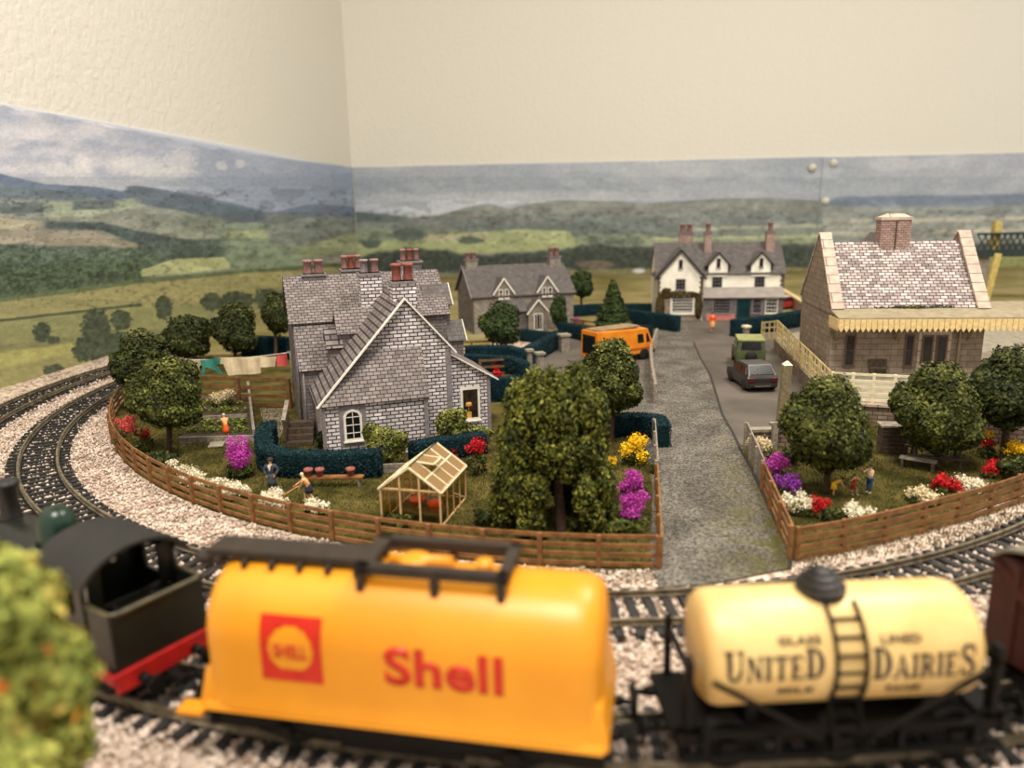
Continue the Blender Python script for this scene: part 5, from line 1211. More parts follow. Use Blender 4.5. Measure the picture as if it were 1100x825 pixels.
def prof1(k):
    """upper half round, sides dropping straight to a slightly flared hem"""
    P = [(-r1*math.cos(R_(180*i/30)), zc1+r1*math.sin(R_(180*i/30))) for i in range(31)]
    dn = [(1.0, -.35), (1.0, -.8), (1.0, -1.15), (1.01, -1.4), (1.04, -1.62), (1.05, -1.72)]
    P = P+[(r1*a, zc1+b) for a, b in dn]+[(-r1*a, zc1+b) for a, b in reversed(dn)]
    return [(y*max(k, .02), zc1+(z-zc1)*max(k, .02)) for y, z in P]
for x, k in xs:
    kk = k if k > .9 else k
    full.append([mb.bm.verts.new((x, y, z)) for y, z in prof1(kk)])
nn_ = len(full[0])
for a, b in zip(full, full[1:]):
    for i in range(nn_):
        f = mb.bm.faces.new((a[i], a[(i+1) % nn_], b[(i+1) % nn_], b[i])); f.smooth = True
mb.bm.faces.new(full[0]); mb.bm.faces.new(full[-1])
mb.build('tank_barrel', M['yellow'], W1, uv=False)
mb = MB()   # hem and end saddles
for s in (-1, 1): mb.prism([(-4.6, s*1.5, 1.32), (-4.6, s*1.6, 1.1), (-4.6, s*1.2, 1.1)], [(4.7, s*1.5, 1.32), (4.7, s*1.6, 1.1), (4.7, s*1.2, 1.1)])
mb.box(-4.7, 4.75, -1.5, 1.5, 1.1, 1.22)
mb.prism([(4.35, -1.48, 1.1), (4.35, 1.48, 1.1), (4.35, 1.35, 2.3), (4.35, -1.35, 2.3)], [(4.8, -1.48, 1.1), (4.8, 1.48, 1.1), (4.65, 1.3, 2.0), (4.65, -1.3, 2.0)])
mb.prism([(-4.35, -1.48, 1.1), (-4.35, 1.48, 1.1), (-4.35, 1.35, 2.3), (-4.35, -1.35, 2.3)], [(-4.8, -1.48, 1.1), (-4.8, 1.48, 1.1), (-4.65, 1.3, 2.0), (-4.65, -1.3, 2.0)])
mb.build('saddle_skirt', M['yellow'], W1, bevel=.04, uv=False)
mb = MB(); mb.box(-5.25, -4.6, -1.75, -1.3, 1.0, 1.14); mb.build('corner_step', M['yellow'], W1, bevel=.03)
zt = zc1+r1
mb = MB(); mb.box(-4.9, -.9, -.42, .42, zt+.04, zt+.26)
for x in np.arange(-4.6, -1, .7): mb.box(x, x+.12, -.62, .62, zt-.12, zt+.1)
mb.build('walkway', M['walkway'], W1, bevel=.04)
mb = MB()
x0, x1_ = -.95, 2.55
for s in (-1, 1): mb.box(x0, x1_, s*.72-.12, s*.72+.12, zt+.1, zt+.36)
mb.box(x0, x0+.35, -.84, .84, zt+.1, zt+.36); mb.box(x1_-.25, x1_, -.84, .84, zt+.1, zt+.36)
mb.build('walkway_frame', M['walkway'], W1, bevel=.03)
for x in (x0+.12, .9, x1_-.15):
    for s in (-1, 1): mb = MB(); mb.box(x-.09, x+.09, s*.8-.09, s*.8+.09, zt-.42, zt+.12); mb.build('walkway_leg', M['walkway'], W1, uv=False)
mb = MB(); mb.tube([(-.4, 0, zt+.14), (1.1, 0, zt+.14)], .16, 10); mb.lathe([(.38, 0), (.38, .22), (.3, .28), (.001, .3)], (.2, 0, zt-.04), 20); mb.lathe([(.2, 0), (.2, .3), (.001, .32)], (1.85, 0, zt-.04), 16); mb.build('filler_hatch', M['yellow'], W1, uv=False)
mb = MB(); mb.lathe([(.3, 0), (.3, .2), (.2, .26), (.001, .28)], (-5.2, .1, zt-.3), 14); mb.tube([(-5.2, .1, zt-.3), (-4.8, 0, zt+.1)], .14, 8); mb.build('vent_pipe', M['walkway'], W1, uv=False)
# lettering
E1 = dict(r=r1, zc=zc1)
def deco(par, mb, mt, name, r, zc, eps, th=.008):
    subdiv_rows(mb); solid(mb, th); wrap(mb, r, zc, eps); return mb.build(name, mt, par, uv=False)
xa, sa = cyl_hit(W1, 414, 736, r1, zc1); xb, sb = cyl_hit(W1, 541, 744, r1, zc1); xm, s1 = cyl_hit(W1, 477, 700, r1, zc1); xm, s0 = cyl_hit(W1, 477, 741, r1, zc1)
mb = textmesh('Shell', 1.0, 0, 0, .03, 1, 1.05)
X = [v.co.x for v in mb.bm.verts]; Y = [v.co.y for v in mb.bm.verts]; kx = (xb-xa)/(max(X)-min(X)); ky = (s1-s0)/(max(Y)-min(Y))
for v in mb.bm.verts: v.co.x = xa+(v.co.x-min(X))*kx; v.co.y = s0+(v.co.y-min(Y))*ky
deco(W1, mb, M['red'], 'lettering', r1, zc1, .012)
xa, _ = cyl_hit(W1, 280, 700, r1, zc1); xb, _ = cyl_hit(W1, 345, 700, r1, zc1); xm, s1 = cyl_hit(W1, 312, 661, r1, zc1); xm, s0 = cyl_hit(W1, 312, 731, r1, zc1)
mb = MB(); mb.face([(xa, s0, 0), (xb, s0, 0), (xb, s1, 0), (xa, s1, 0)]); deco(W1, mb, M['red'], 'emblem_panel', r1, zc1, .008)
xc, sc, w_, h_ = (xa+xb)/2, (s0+s1)/2, (xb-xa), (s1-s0)
pts = []
for k in range(56):
    a = 2*pi*k/56; rr = 1.0
    if -.9 < math.sin(a) or True:
        rr = 1+.035*math.cos(a*14) if math.sin(a) > -.55 else 1
    px_, py_ = .36*w_*rr*math.cos(a), .35*h_*rr*math.sin(a)
    if math.sin(a) < -.75: py_ = -.35*h_*.86; px_ *= .8
    pts.append((xc+px_, sc+py_, 0))
mb = MB(); mb.face(pts); bmesh.ops.triangulate(mb.bm, faces=mb.bm.faces[:]); deco(W1, mb, M['yellow'], 'shell_emblem', r1, zc1, .02)
mb = textmesh('SHELL', 1.0, 0, 0, .03)
X = [v.co.x for v in mb.bm.verts]; Y = [v.co.y for v in mb.bm.verts]
for v in mb.bm.verts: v.co.x = xc-.28*w_+(v.co.x-min(X))*.56*w_/(max(X)-min(X)); v.co.y = sc-.13*h_+(v.co.y-min(Y))*.22*h_/(max(Y)-min(Y))
deco(W1, mb, M['red'], 'emblem_lettering', r1, zc1, .03)

# --- cream milk tanker
W2 = thing('tank_wagon', 'cream milk tank wagon with black lettering, ladder and domed black filler', 'tank wagon', (6.75, 16.15, RZ), 4)
r2, zc2 = 1.3, 2.48
chassis(W2, 7.5, .7, .34, 2.2, (-2.6, 0, 2.6)); buffers(W2, -3.75, -1, .9); buffers(W2, 3.75, 1, .9); coupling(W2, -3.75, -1); coupling(W2, 3.75, 1)
mb = MB(); full = []
for x, k in [(-3.12, .0), (-3.1, .6), (-3.03, .88), (-2.9, .97), (-2.7, 1), (-1.5, 1), (0, 1), (1.5, 1), (2.7, 1), (2.9, .97), (3.03, .88), (3.1, .6), (3.12, 0)]:
    full.append([mb.bm.verts.new((x, -r2*max(k, .02)*math.cos(2*pi*i/48), zc2+r2*max(k, .02)*math.sin(2*pi*i/48))) for i in range(48)])
for a, b in zip(full, full[1:]):
    for i in range(48): f = mb.bm.faces.new((a[i], a[(i+1) % 48], b[(i+1) % 48], b[i])); f.smooth = True
mb.bm.faces.new(full[0]); mb.bm.faces.new(full[-1]); mb.build('tank_barrel', M['creamtank'], W2, uv=False)
mb = MB(); mb.lathe([(.55, -.1), (.56, .14), (.48, .16), (.48, .26), (.38, .29), (.38, .38), (.27, .42), (.27, .48), (.14, .55), (.001, .57)], (-.25, 0, zc2+r2), 28, smooth=False); mb.build('filler_dome', M['black'], W2, uv=False)
mb = MB()
for s in (-1, 1):
    pts = [(-.05+s*.3, 0, 0)]
    arcp = [(-.05+s*.33, -(r2+.07)*math.cos(th), zc2+(r2+.07)*math.sin(th)) for th in np.linspace(R_(68), R_(-35), 14)]
    mb.tube(arcp+[(-.05+s*.33, -(r2+.1), 1.0)], .05, 6)
mb.build('ladder_rail', M['undr'], W2, uv=False)
for k, th in enumerate(np.linspace(R_(50), R_(-32), 6)):
    mb = MB(); y, z = -(r2+.07)*math.cos(th), zc2+(r2+.07)*math.sin(th); mb.tube([(-.38, y, z), (.28, y, z)], .04, 6); mb.build('rung', M['undr'], W2, uv=False)
for s in (-1, 1):
    for y in (-1, 1): mb = MB(); mb.bar((s*3.05, y*1.3, zc2-.1), (s*.6, y*1.38, .95), .07, .1); mb.build('stay_rod', M['undr'], W2, uv=False)
    mb = MB(); mb.box(min(s*3.4, s*3.55), max(s*3.4, s*3.55), -1.05, -.75, .95, zc2+.25); mb.box(min(s*3.4, s*3.55), max(s*3.4, s*3.55), .85, 1.05, .95, zc2+.25); mb.box(min(s*3.4, s*3.5), max(s*3.4, s*3.5), -1.05, 1.05, zc2-.2, zc2-.0); mb.box(min(s*3.1, s*3.9), max(s*3.1, s*3.7), -1.0, 1.0, 1.0, 1.15); mb.build('end_stanchion', M['undr'], W2, uv=False)
for s in (-1, 1):
    mb = MB(); mb.prism([(s*1.9, -.9, 1.0), (s*1.9, .9, 1.0), (s*1.9, .9, 1.9), (s*1.9, .55, 1.6), (s*1.9, -.55, 1.6), (s*1.9, -.9, 1.9)], [(s*2.15, -.9, 1.0), (s*2.15, .9, 1.0), (s*2.15, .9, 1.9), (s*2.15, .55, 1.6), (s*2.15, -.55, 1.6), (s*2.15, -.9, 1.9)]); mb.build('tank_saddle', M['undr'], W2, uv=False)
mb = MB(); mb.box(-3.6, 3.6, -1.34, -1.1, .42, .5); mb.box(-3.2, 3.2, -1.25, -1.0, .98, 1.06); mb.build('footboard', M['undr'], W2, uv=False)
for x in (-3.2, -1.6, -.3, 1.2, 2.9): mb = MB(); mb.box(x, x+.12, -1.3, -1.18, .45, 1.0); mb.build('footboard_bracket', M['undr'], W2, uv=False)
# serif block letters drawn as strokes in a unit cell; vertical strokes thick, horizontals thin
def letters(s, h, gap=.16):
    T_, t_ = .26, .09
    mb = MB(); x = 0
    def R(x0, x1, y0, y1): mb.face([(x0, y0, 0), (x1, y0, 0), (x1, y1, 0), (x0, y1, 0)])
    def Q(pts): mb.face([(a, b, 0) for a, b in pts])
    def arcs(cx, cy, rx, ry, a0, a1, wx, wy, n=10):
        for i in range(n):
            a, b = R_(a0+(a1-a0)*i/n), R_(a0+(a1-a0)*(i+1)/n)
            Q([(cx+rx*math.cos(a), cy+ry*math.sin(a)), (cx+rx*math.cos(b), cy+ry*math.sin(b)), (cx+(rx-wx)*math.cos(b), cy+(ry-wy)*math.sin(b)), (cx+(rx-wx)*math.cos(a), cy+(ry-wy)*math.sin(a))])
    def ser(cx, y, hgt, w=.44): R(cx-w/2, cx+w/2, y if y == 0 else y-t_, t_ if y == 0 else y)
    for ch, k in s:
        H_ = h*k; st = len(mb.bm.verts); w = .9
        if ch == 'I': R(.1, .1+T_, 0, 1); ser(.23, 0, 1); ser(.23, 1, 1); w = .46
        elif ch == 'N': R(.1, .22, 0, 1); R(.78, .9, 0, 1); Q([(.08, 1), (.34, 1), (.92, 0), (.7, 0)]); ser(.16, 0, 1, .34); ser(.18, 1, 1, .36); ser(.84, 1, 1, .34); w = 1.0
        elif ch == 'U': R(.1, .1+T_, .35, 1); R(.74, .86, .35, 1); arcs(.48, .36, .38, .37, 180, 360, .2, .12); ser(.23, 1, 1); ser(.8, 1, 1, .34); w = .98
        elif ch == 'T': R(.33, .33+T_, 0, 1); R(.02, .9, 1-t_, 1); R(.02, .1, .72, 1); R(.82, .9, .72, 1); ser(.46, 0, 1); w = .92
        elif ch == 'E': R(.1, .1+T_, 0, 1); R(.04, .78, 0, t_); R(.04, .78, 1-t_, 1); R(.3, .62, .46, .55); R(.7, .78, 0, .28); R(.7, .78, .74, 1); w = .84
        elif ch == 'D': R(.1, .1+T_, 0, 1); R(.02, .45, 0, t_); R(.02, .45, 1-t_, 1); arcs(.42, .5, .5, .5, -90, 90, .27, .1, 14); w = .98
        elif ch == 'A': Q([(.44, 1), (.56, 1), (1.02, 0), (.72, 0)]); Q([(.44, 1), (.52, 1), (.2, 0), (.08, 0)]); R(.26, .72, .28, .36); ser(.14, 0, 1, .34); ser(.87, 0, 1, .4); w = 1.04
        elif ch == 'R': R(.1, .1+T_, 0, 1); R(.02, .5, 1-t_, 1); R(.3, .5, .46, .55); arcs(.48, .73, .36, .27, -90, 90, .22, .1); Q([(.42, .5), (.66, .5), (.98, 0), (.72, 0)]); ser(.23, 0, 1); w = .98
        elif ch == 'S': arcs(.45, .74, .36, .26, 30, 265, .2, .1); arcs(.45, .26, .36, .26, -150, 85, .2, .1); Q([(.2, .68), (.34, .46), (.72, .36), (.6, .6)]); R(.72, .8, .66, .98); R(.08, .16, .02, .34); w = .86
        mb.bm.verts.ensure_lookup_table()
        for v in mb.bm.verts[st:]: v.co.x = x+v.co.x*H_*.95; v.co.y = v.co.y*H_+(h-H_)*0
        x += (w*.95+gap)*H_ if False else (w*.95)*H_+gap*h
    return mb
def place(mb, xa, xb, s0, s1):
    X = [v.co.x for v in mb.bm.verts]; Y = [v.co.y for v in mb.bm.verts]
    for v in mb.bm.verts: v.co.x = xa+(v.co.x-min(X))*(xb-xa)/(max(X)-min(X)); v.co.y = s0+(v.co.y-min(Y))*(s1-s0)/(max(Y)-min(Y))
    return mb
def word(mb, px0, px1, ytop, ybot, name):
    xa, _ = cyl_hit(W2, px0, (ytop+ybot)/2, r2, zc2); xb, _ = cyl_hit(W2, px1, (ytop+ybot)/2, r2, zc2)
    _, s1 = cyl_hit(W2, (px0+px1)/2, ytop, r2, zc2); _, s0 = cyl_hit(W2, (px0+px1)/2, ybot, r2, zc2)
    place(mb, xa, xb, s0, s1); deco(W2, mb, M['ink'], name, r2, zc2, .012)
word(letters([('U', 1.25), ('N', 1), ('I', 1), ('T', 1), ('E', 1), ('D', 1.25)], .5, .1), 779, 886, 698, 731, 'main_lettering')
word(letters([('D', 1.3), ('A', 1), ('I', 1), ('R', 1), ('I', 1), ('E', 1), ('S', 1.3)], .5, .1), 939, 1048, 693, 727, 'main_lettering')
word(textmesh('GLASS', 1, 0, 0, .03, 1, 1.1), 835, 882, 683, 693, 'small_lettering'); word(textmesh('LINED', 1, 0, 0, .03, 1, 1.1), 946, 990, 681, 691, 'small_lettering')
word(textmesh('MILK', 1, 0, 0, .03, 1, 1.1), 836, 876, 738, 744, 'small_lettering'); word(textmesh('TANK', 1, 0, 0, .03, 1, 1.1), 950, 990, 735, 741, 'small_lettering')

# --- brown van at the right edge
W3 = thing('covered_wagon', 'dark maroon covered goods wagon cut off by the right edge of the picture', 'goods wagon', (15.95, 18.15, RZ), 20)
chassis(W3, 8.6, .7, .34, 2.0, (-2.4, 2.4)); buffers(W3, -4.3, -1, .9); coupling(W3, -4.3, -1)
mb = MB(); mb.box(-4.2, 4.2, -1.4, 1.4, 1.05, 3.75); mb.build('body', M['maroon'], W3, bevel=.03, uv=False)
for x in np.arange(-4.0, 4.1, .8):
    mb = MB(); mb.box(x-.05, x+.05, -1.45, -1.38, 1.1, 3.7); mb.build('body_strut', M['maroon'], W3, uv=False)
for y in (-.7, .7): mb = MB(); mb.box(-4.27, -4.18, y-.08, y+.08, 1.1, 3.7); mb.build('end_strut', M['maroon'], W3, uv=False)
mb = MB(); mb.bar((-4.24, -1.3, 1.2), (-4.24, 1.3, 3.6), .06, .12); mb.build('end_brace', M['maroon'], W3, uv=False)
mb = MB(); pr = [(1.5*math.sin(a), 3.72+.5*(math.cos(a)-math.cos(1.2))/(1-math.cos(1.2))) for a in np.linspace(-1.2, 1.2, 13)]; pr += [(y*.97, z-.08) for y, z in reversed(pr)]
mb.prism([(-4.35, y, z) for y, z in pr], [(4.35, y, z) for y, z in pr]); mb.build('roof', M['wagonroof'], W3, uv=False)

# --- tank locomotive
Lc = thing('tank_locomotive', 'dark green tank locomotive with black cab roof, open bunker and red buffer beam', 'locomotive', (-9.75, 17.9, RZ), 148)
# local +x = forwards (away to the left), rear beam at x=0
mb = MB(); mb.box(0, 8.6, -1.35, 1.35, 1.05, 1.25); mb.build('running_plate', M['undr'], Lc, bevel=.02)
mb = MB(); mb.box(-.12, 0, -1.4, 1.4, .72, 1.25); mb.build('rear_buffer_beam', M['beamred'], Lc, bevel=.02)
mb = MB(); mb.box(-.05, 2.6, 1.33, 1.45, .95, 1.2); mb.build('red_valance', M['beamred'], Lc)
buffers(Lc, -.1, -1, .9, .75); coupling(Lc, -.1, -1)
mb = MB()
for pts in ([(0, -1.3), (1.2, -1.3), (1.2, -1.2), (.1, -1.2)], [(0, 1.3), (1.2, 1.3), (1.2, 1.2), (.1, 1.2)]): mb.poly(pts, 1.25, 2.75)
mb.box(0, .1, -1.3, 1.3, 1.25, 2.75); mb.box(.1, 1.2, -1.2, 1.2, 1.25, 1.5); mb.build('bunker', M['locogreen'], Lc, uv=False)
mb = MB(); mb.tube([(1.2, -1.27, 2.78), (.1, -1.27, 2.78), (-.0, -1.1, 2.78), (-.0, 1.1, 2.78), (.1, 1.27, 2.78), (1.2, 1.27, 2.78)], .07, 8); mb.build('bunker_rim', mat('olive_rim', (84,74,50), (50,48,30), 4, .5), Lc, uv=False)  # rim lighter than the bunker sides
mb = MB(); mb.box(.15, 1.15, -1.18, 1.18, 1.5, 2.3)
for i in range(40): mb.ball((random.uniform(.2, 1.1), random.uniform(-1.1, 1.1), 2.3+random.uniform(0, .12)), random.uniform(.06, .11), 1)
mb.build('coal_load', M['undr'], Lc, uv=False)
mb = MB(); q = 1.15
for s in (-1, 1):
    for a_ in ((q, q+.4, 1.25, 3.45), (q+1.5, q+2.0, 1.25, 3.45), (q+.4, q+1.5, 1.25, 2.4), (q, q+2.0, 3.2, 3.5)): mb.box(a_[0], a_[1], s*1.3-.05, s*1.3+.05, a_[2], a_[3])
mb.box(q+1.9, q+2.0, -1.3, 1.3, 1.25, 3.5)
mb.box(q, q+.1, -1.3, -.8, 1.25, 3.6); mb.box(q, q+.1, .8, 1.3, 1.25, 3.6); mb.box(q, q+.1, -1.3, 1.3, 1.25, 2.5)
mb.build('cab_sides', M['locogreen'], Lc, uv=False)
mb = MB(); pr = [(1.52*math.sin(a)/math.sin(1.25), 3.38+.72*(math.cos(a)-math.cos(1.25))/(1-math.cos(1.25))) for a in np.linspace(-1.25, 1.25, 17)]; pr += [(y*.96, z-.09) for y, z in reversed(pr)]
mb.prism([(.75, y, z) for y, z in pr], [(3.3, y, z) for y, z in pr]); mb.build('cab_roof', M['cabroof'], Lc, uv=False)
for s in (-1, 1): mb = MB(); mb.tube([(1.05, s*1.25, 2.6), (1.05, s*1.25, 3.4)], .035, 6); mb.build('cab_handrail', M['chrome'], Lc, uv=False)
mb = MB(); mb.ball((1.1, .45, 3.72), .09, 2); mb.build('lamp_boss', M['chrome'], Lc, uv=False)
mb = MB(); mb.lathe([(1.0, 3.2), (1.0, 8.2), (.9, 8.35), (.001, 8.4)], (0, 0, 2.35), 28, axis='x'); mb.build('boiler', M['locogreen'], Lc, uv=False)
for s in (-1, 1): mb = MB(); mb.box(3.2, 6.6, min(s*.85, s*1.35), max(s*.85, s*1.35), 1.25, 2.75); mb.build('side_tank', M['locogreen'], Lc, bevel=.05)
mb = MB(); mb.lathe([(.62, 0), (.56, .25), (.52, .6), (.44, .85), (.28, 1.02), (.001, 1.08)], (4.75, 0, 3.2), 26); mb.build('steam_dome', M['domegreen'], Lc, uv=False)
mb = MB(); mb.lathe([(.4, 0), (.3, .2), (.3, 1.1), (.38, 1.15), (.38, 1.3), (.25, 1.3)], (7.6, 0, 3.2), 22); mb.build('chimney', M['black'], Lc, uv=False)
mb = MB(); mb.box(8.5, 8.62, -1.4, 1.4, .72, 1.25); mb.build('front_buffer_beam', M['beamred'], Lc)
for x in (1.4, 4.2, 7.0): o = wheelset(Lc, x, .72)
mb = MB(); mb.box(.2, 8.4, -.7, .7, .55, 1.1); mb.build('frames', M['undr'], Lc)
# ------------------------------------------------------------ plants
def PY(px, py, Y): d = ray(px, py); t = Y/d[1]; return float(d[0]*t), float(H+d[2]*t)
def crownbox(base, l, r, top, bot):
    Y = base[1]; cx = (l+r)/2; xl, _ = PY(l, (top+bot)/2, Y); xr, _ = PY(r, (top+bot)/2, Y); _, zt = PY(cx, top, Y); _, zb = PY(cx, bot, Y)
    return (xl+xr)/2, (xr-xl)/2, zb, zt
def tree(base_px, box, label, m='leaf', n=9000, size=.1, trunk=.16, shape='round', name='model_tree', cat='tree', group=None, bz=.05):
    g = G(*base_px); cx, w, zb, zt = crownbox(g, *box); rnd = random.Random(int(base_px[0]*7+base_px[1]))
    t = thing(name, label, cat, (g[0], g[1], bz), 0, group); ox = cx-g[0]; hh = (zt-zb)/2; zc = (zt+zb)/2-bz
    bl = []
    if shape == 'cone':
        for k in range(6):
            f = k/5; rr = w*(1-.78*f); z = zb-bz+(zt-zb)*(.1+.8*f)
            bl.append((ox, 0, z, rr, rr, (zt-zb)*.15))
            for q in range(3): a = rnd.random()*6.28; bl.append((ox+rr*.35*math.cos(a), rr*.35*math.sin(a), z-.1, rr*.7, rr*.7, (zt-zb)*.1))
    else:
        bl.append((ox, 0, zc, w*.76, w*.76, hh*.84))
        for q in range(13):
            a = q*2.4+rnd.random(); f = -0.75+1.5*((q*.618) % 1); rr = math.sqrt(max(.05, 1-f*f)); s = rnd.uniform(.3, .42)
            s = s*rnd.choice([.8, 1, 1.15]); bl.append((ox+w*(1-s)*rr*math.cos(a), w*(1-s)*rr*math.sin(a), zc+hh*(1-s)*f, w*s, w*s, hh*s*.85))
    leafcloud('foliage', bl, int(n*1.9), size*.74, M[m], t, aspect=.6)
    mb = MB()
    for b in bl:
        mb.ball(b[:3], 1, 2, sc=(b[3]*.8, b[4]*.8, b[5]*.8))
    mb.build('shade_core', M['shadecore'], t, uv=False)
    mb = MB(); tz = zb-bz+hh*.5; pts = [(0, 0, 0), (0, 0, .12), (ox*.3+.03, .02, tz*.5), (ox*.6, 0, tz)]
    mb.tube(pts, [trunk*1.5, trunk, trunk*.9, trunk*.7], 9)
    for a in (0.4, 2.3, 4.4): mb.tube([(ox*.5, 0, tz*.8), (ox+w*.45*math.cos(a), w*.45*math.sin(a), zc)], [trunk*.5, trunk*.2], 6)
    mb.build('trunk', M['bark'], t, uv=False); return t
M['shadecore'] = mat('shaded_crown_core', (40,42,20), (26,28,12), 5, .95, .8, 14, spec=.05)  # dark solid fill standing in for the shade inside the foliage
tree((182, 487), (136, 224, 377, 468), 'round green tree with dark trunk just inside the left fence', n=13000, size=.13)
tree((150, 440), (118, 186, 348, 432), 'round green tree behind and left of the one near the left fence', 'leafdark', n=8000, size=.15)
tree((200, 396), (171, 231, 335, 389), 'dark green tree behind the washing line, leftmost of three', 'leafdark', n=5000, size=.2)
tree((252, 394), (227, 279, 320, 386), 'dark green tree behind the cream washing', 'leafdark', n=5000, size=.2)
tree((296, 390), (281, 312, 310, 364), 'narrow dark tree next to the left gable of the stone house', 'leafdark', n=3500, size=.2)
tree((538, 383), (513, 563, 321, 376), 'round tree in front of the stone cottage', 'leaffar', n=5000, size=.2)
tree((624, 336), (610, 639, 288, 323), 'small round tree right of the stone cottage', 'leaffar', n=2500, size=.24)
tree((659, 361), (638, 679, 303, 352), 'dark conical fir tree between cottage and inn', 'leaffar', n=5000, size=.22, shape='cone')
tree((657, 476), (621, 694, 357, 453), 'slim-trunked round tree in front of the orange van', 'leaf', n=10000, size=.14, trunk=.14)
tree((888, 530), (838, 940, 396, 517), 'large round tree behind the three garden figures, left of the two beside the picnic bench', 'leaf', n=14000, size=.13, trunk=.16)
tree((1006, 503), (957, 1058, 383, 497), 'large round tree over the picnic bench, middle of the right garden', 'leaf', n=14000, size=.13, trunk=.18)
tree((1077, 497), (1042, 1128, 365, 472), 'round tree cut off by the right edge of the picture', 'leafdark', n=11000, size=.14, trunk=.2)
tree((600, 359), (590, 611, 314, 356), 'tall dark climber on the right corner of the stone cottage', 'leaffar', n=1800, size=.2, trunk=.08, name='climbing_shrub', cat='shrub')
# weeping tree: hanging curtains of foliage
g = G(600, 566); t = thing('weeping_tree', 'large weeping tree with hanging foliage in the corner by the road fence', 'tree', (g[0], g[1], .05))
cx, w, zb, zt = crownbox(g, 525, 662, 403, 560); ox = cx-g[0]; P = []; U = []
rnd = random.Random(5); bl = [(ox, 0, zt-.75, w*.56, w*.5, .62)]
for lev, (f, kz, nb_) in enumerate(((.38, .88, 8), (.66, .76, 13), (.74, .52, 14), (.84, .28, 16), (.88, .1, 14))):
    for q in range(nb_):
        a = 2*pi*(q+.5*(lev % 2))/nb_+rnd.uniform(-.12, .12)
        da = math.atan2(math.sin(a+pi/2-.25), math.cos(a+pi/2-.25))
        if lev >= 3 and abs(da) < .17: continue
        rr = w*f*rnd.uniform(.92, 1.06)*(1.04 if math.cos(a) > 0 else .94); hz = (zt-zb)*rnd.uniform(.13, .19)
        bl.append((ox+rr*math.cos(a), rr*.88*math.sin(a), zb+(zt-zb)*kz+rnd.uniform(-.12, .12), w*rnd.uniform(.14, .2), w*rnd.uniform(.14, .2), hz))
leafcloud('foliage', bl, 34000, .085, M['leafwillow'], t, aspect=.55, droop=.4, scatter=.03)
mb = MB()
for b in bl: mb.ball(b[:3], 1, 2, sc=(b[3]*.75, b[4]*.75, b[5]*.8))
mb.ball((ox, .35, (zt+zb)/2+.2), 1, 3, sc=(w*.6, w*.5, (zt-zb)*.38)); mb.build('shade_core', M['shadecore'], t, uv=False)
mb = MB(); mb.tube([(.1, -.7, 0), (.1, -.7, .2), (0, -.65, 1.6), (-.1, -.3, 3.4), (0, 0, zt-.8)], [.32, .22, .19, .16, .08], 10); mb.build('trunk', M['bark'], t, uv=False)
g = G(560, 567); t = thing('bushy_shrub', 'bushy lighter green shrub leaning against the left front of the weeping tree', 'shrub', (g[0], g[1], .05))
cx, w, zb, zt = crownbox(g, 527, 590, 450, 562); bl = [(cx-g[0], 0, (zt+zb)/2, w*.75, w*.7, (zt-zb)*.46)]
for q in range(10): a = q*2.4; f = -.8+1.6*q/9; bl.append((cx-g[0]+w*.55*math.cos(a)*math.sqrt(1-f*f*.8), w*.55*math.sin(a)*math.sqrt(1-f*f*.8), (zt+zb)/2+(zt-zb)*.36*f, w*.42, w*.42, (zt-zb)*.16))
leafcloud('foliage', bl, 9000, .1, M['leafwillow'], t, aspect=.55)
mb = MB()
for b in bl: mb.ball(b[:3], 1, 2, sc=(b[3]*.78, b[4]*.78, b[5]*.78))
mb.build('shade_core', M['shadecore'], t, uv=False)
# foreground flowering tree at bottom left
t = thing('flowering_tree', 'large out-of-focus light green flowering tree filling the lower left corner', 'tree', (-9.2, 10.6, 0)); bl = [(0, 0, 5.6, 1.5, 1.5, 2.5)]
for q in range(16):
    a = q*2.4; f = -.9+1.8*q/15; rr = math.sqrt(max(.1, 1-f*f)); bl.append((1.15*rr*math.cos(a), 1.2*rr*math.sin(a), 5.4+2.6*f, .8, .8, .85))
bl += [(.0, -.3, 2.6, 1.4, 1.4, 1.3), (.0, 0, 7.6, .9, .9, .8)]
leafcloud('foliage', bl, 26000, .13, M['leaffore'], t, aspect=.6)
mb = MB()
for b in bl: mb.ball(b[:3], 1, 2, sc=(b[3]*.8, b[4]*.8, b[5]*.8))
mb.build('shade_core', mat('green_inner', (70,74,34), (48,54,24), 3, .95, spec=.05), t, uv=False)
leafcloud('blossom', [(b[0], b[1], b[2], b[3]*1.05, b[4]*1.05, b[5]*1.05) for b in bl], 500, .13, leafmat('orange_yellow_blossom', [(190,70,40), (214,120,50), (226,196,70)]), t)
mb = MB(); mb.tube([(0, 0, 0), (.1, 0, 2.5), (0, 0, 4.5)], [.35, .3, .2], 10); mb.build('trunk', M['bark'], t, uv=False)

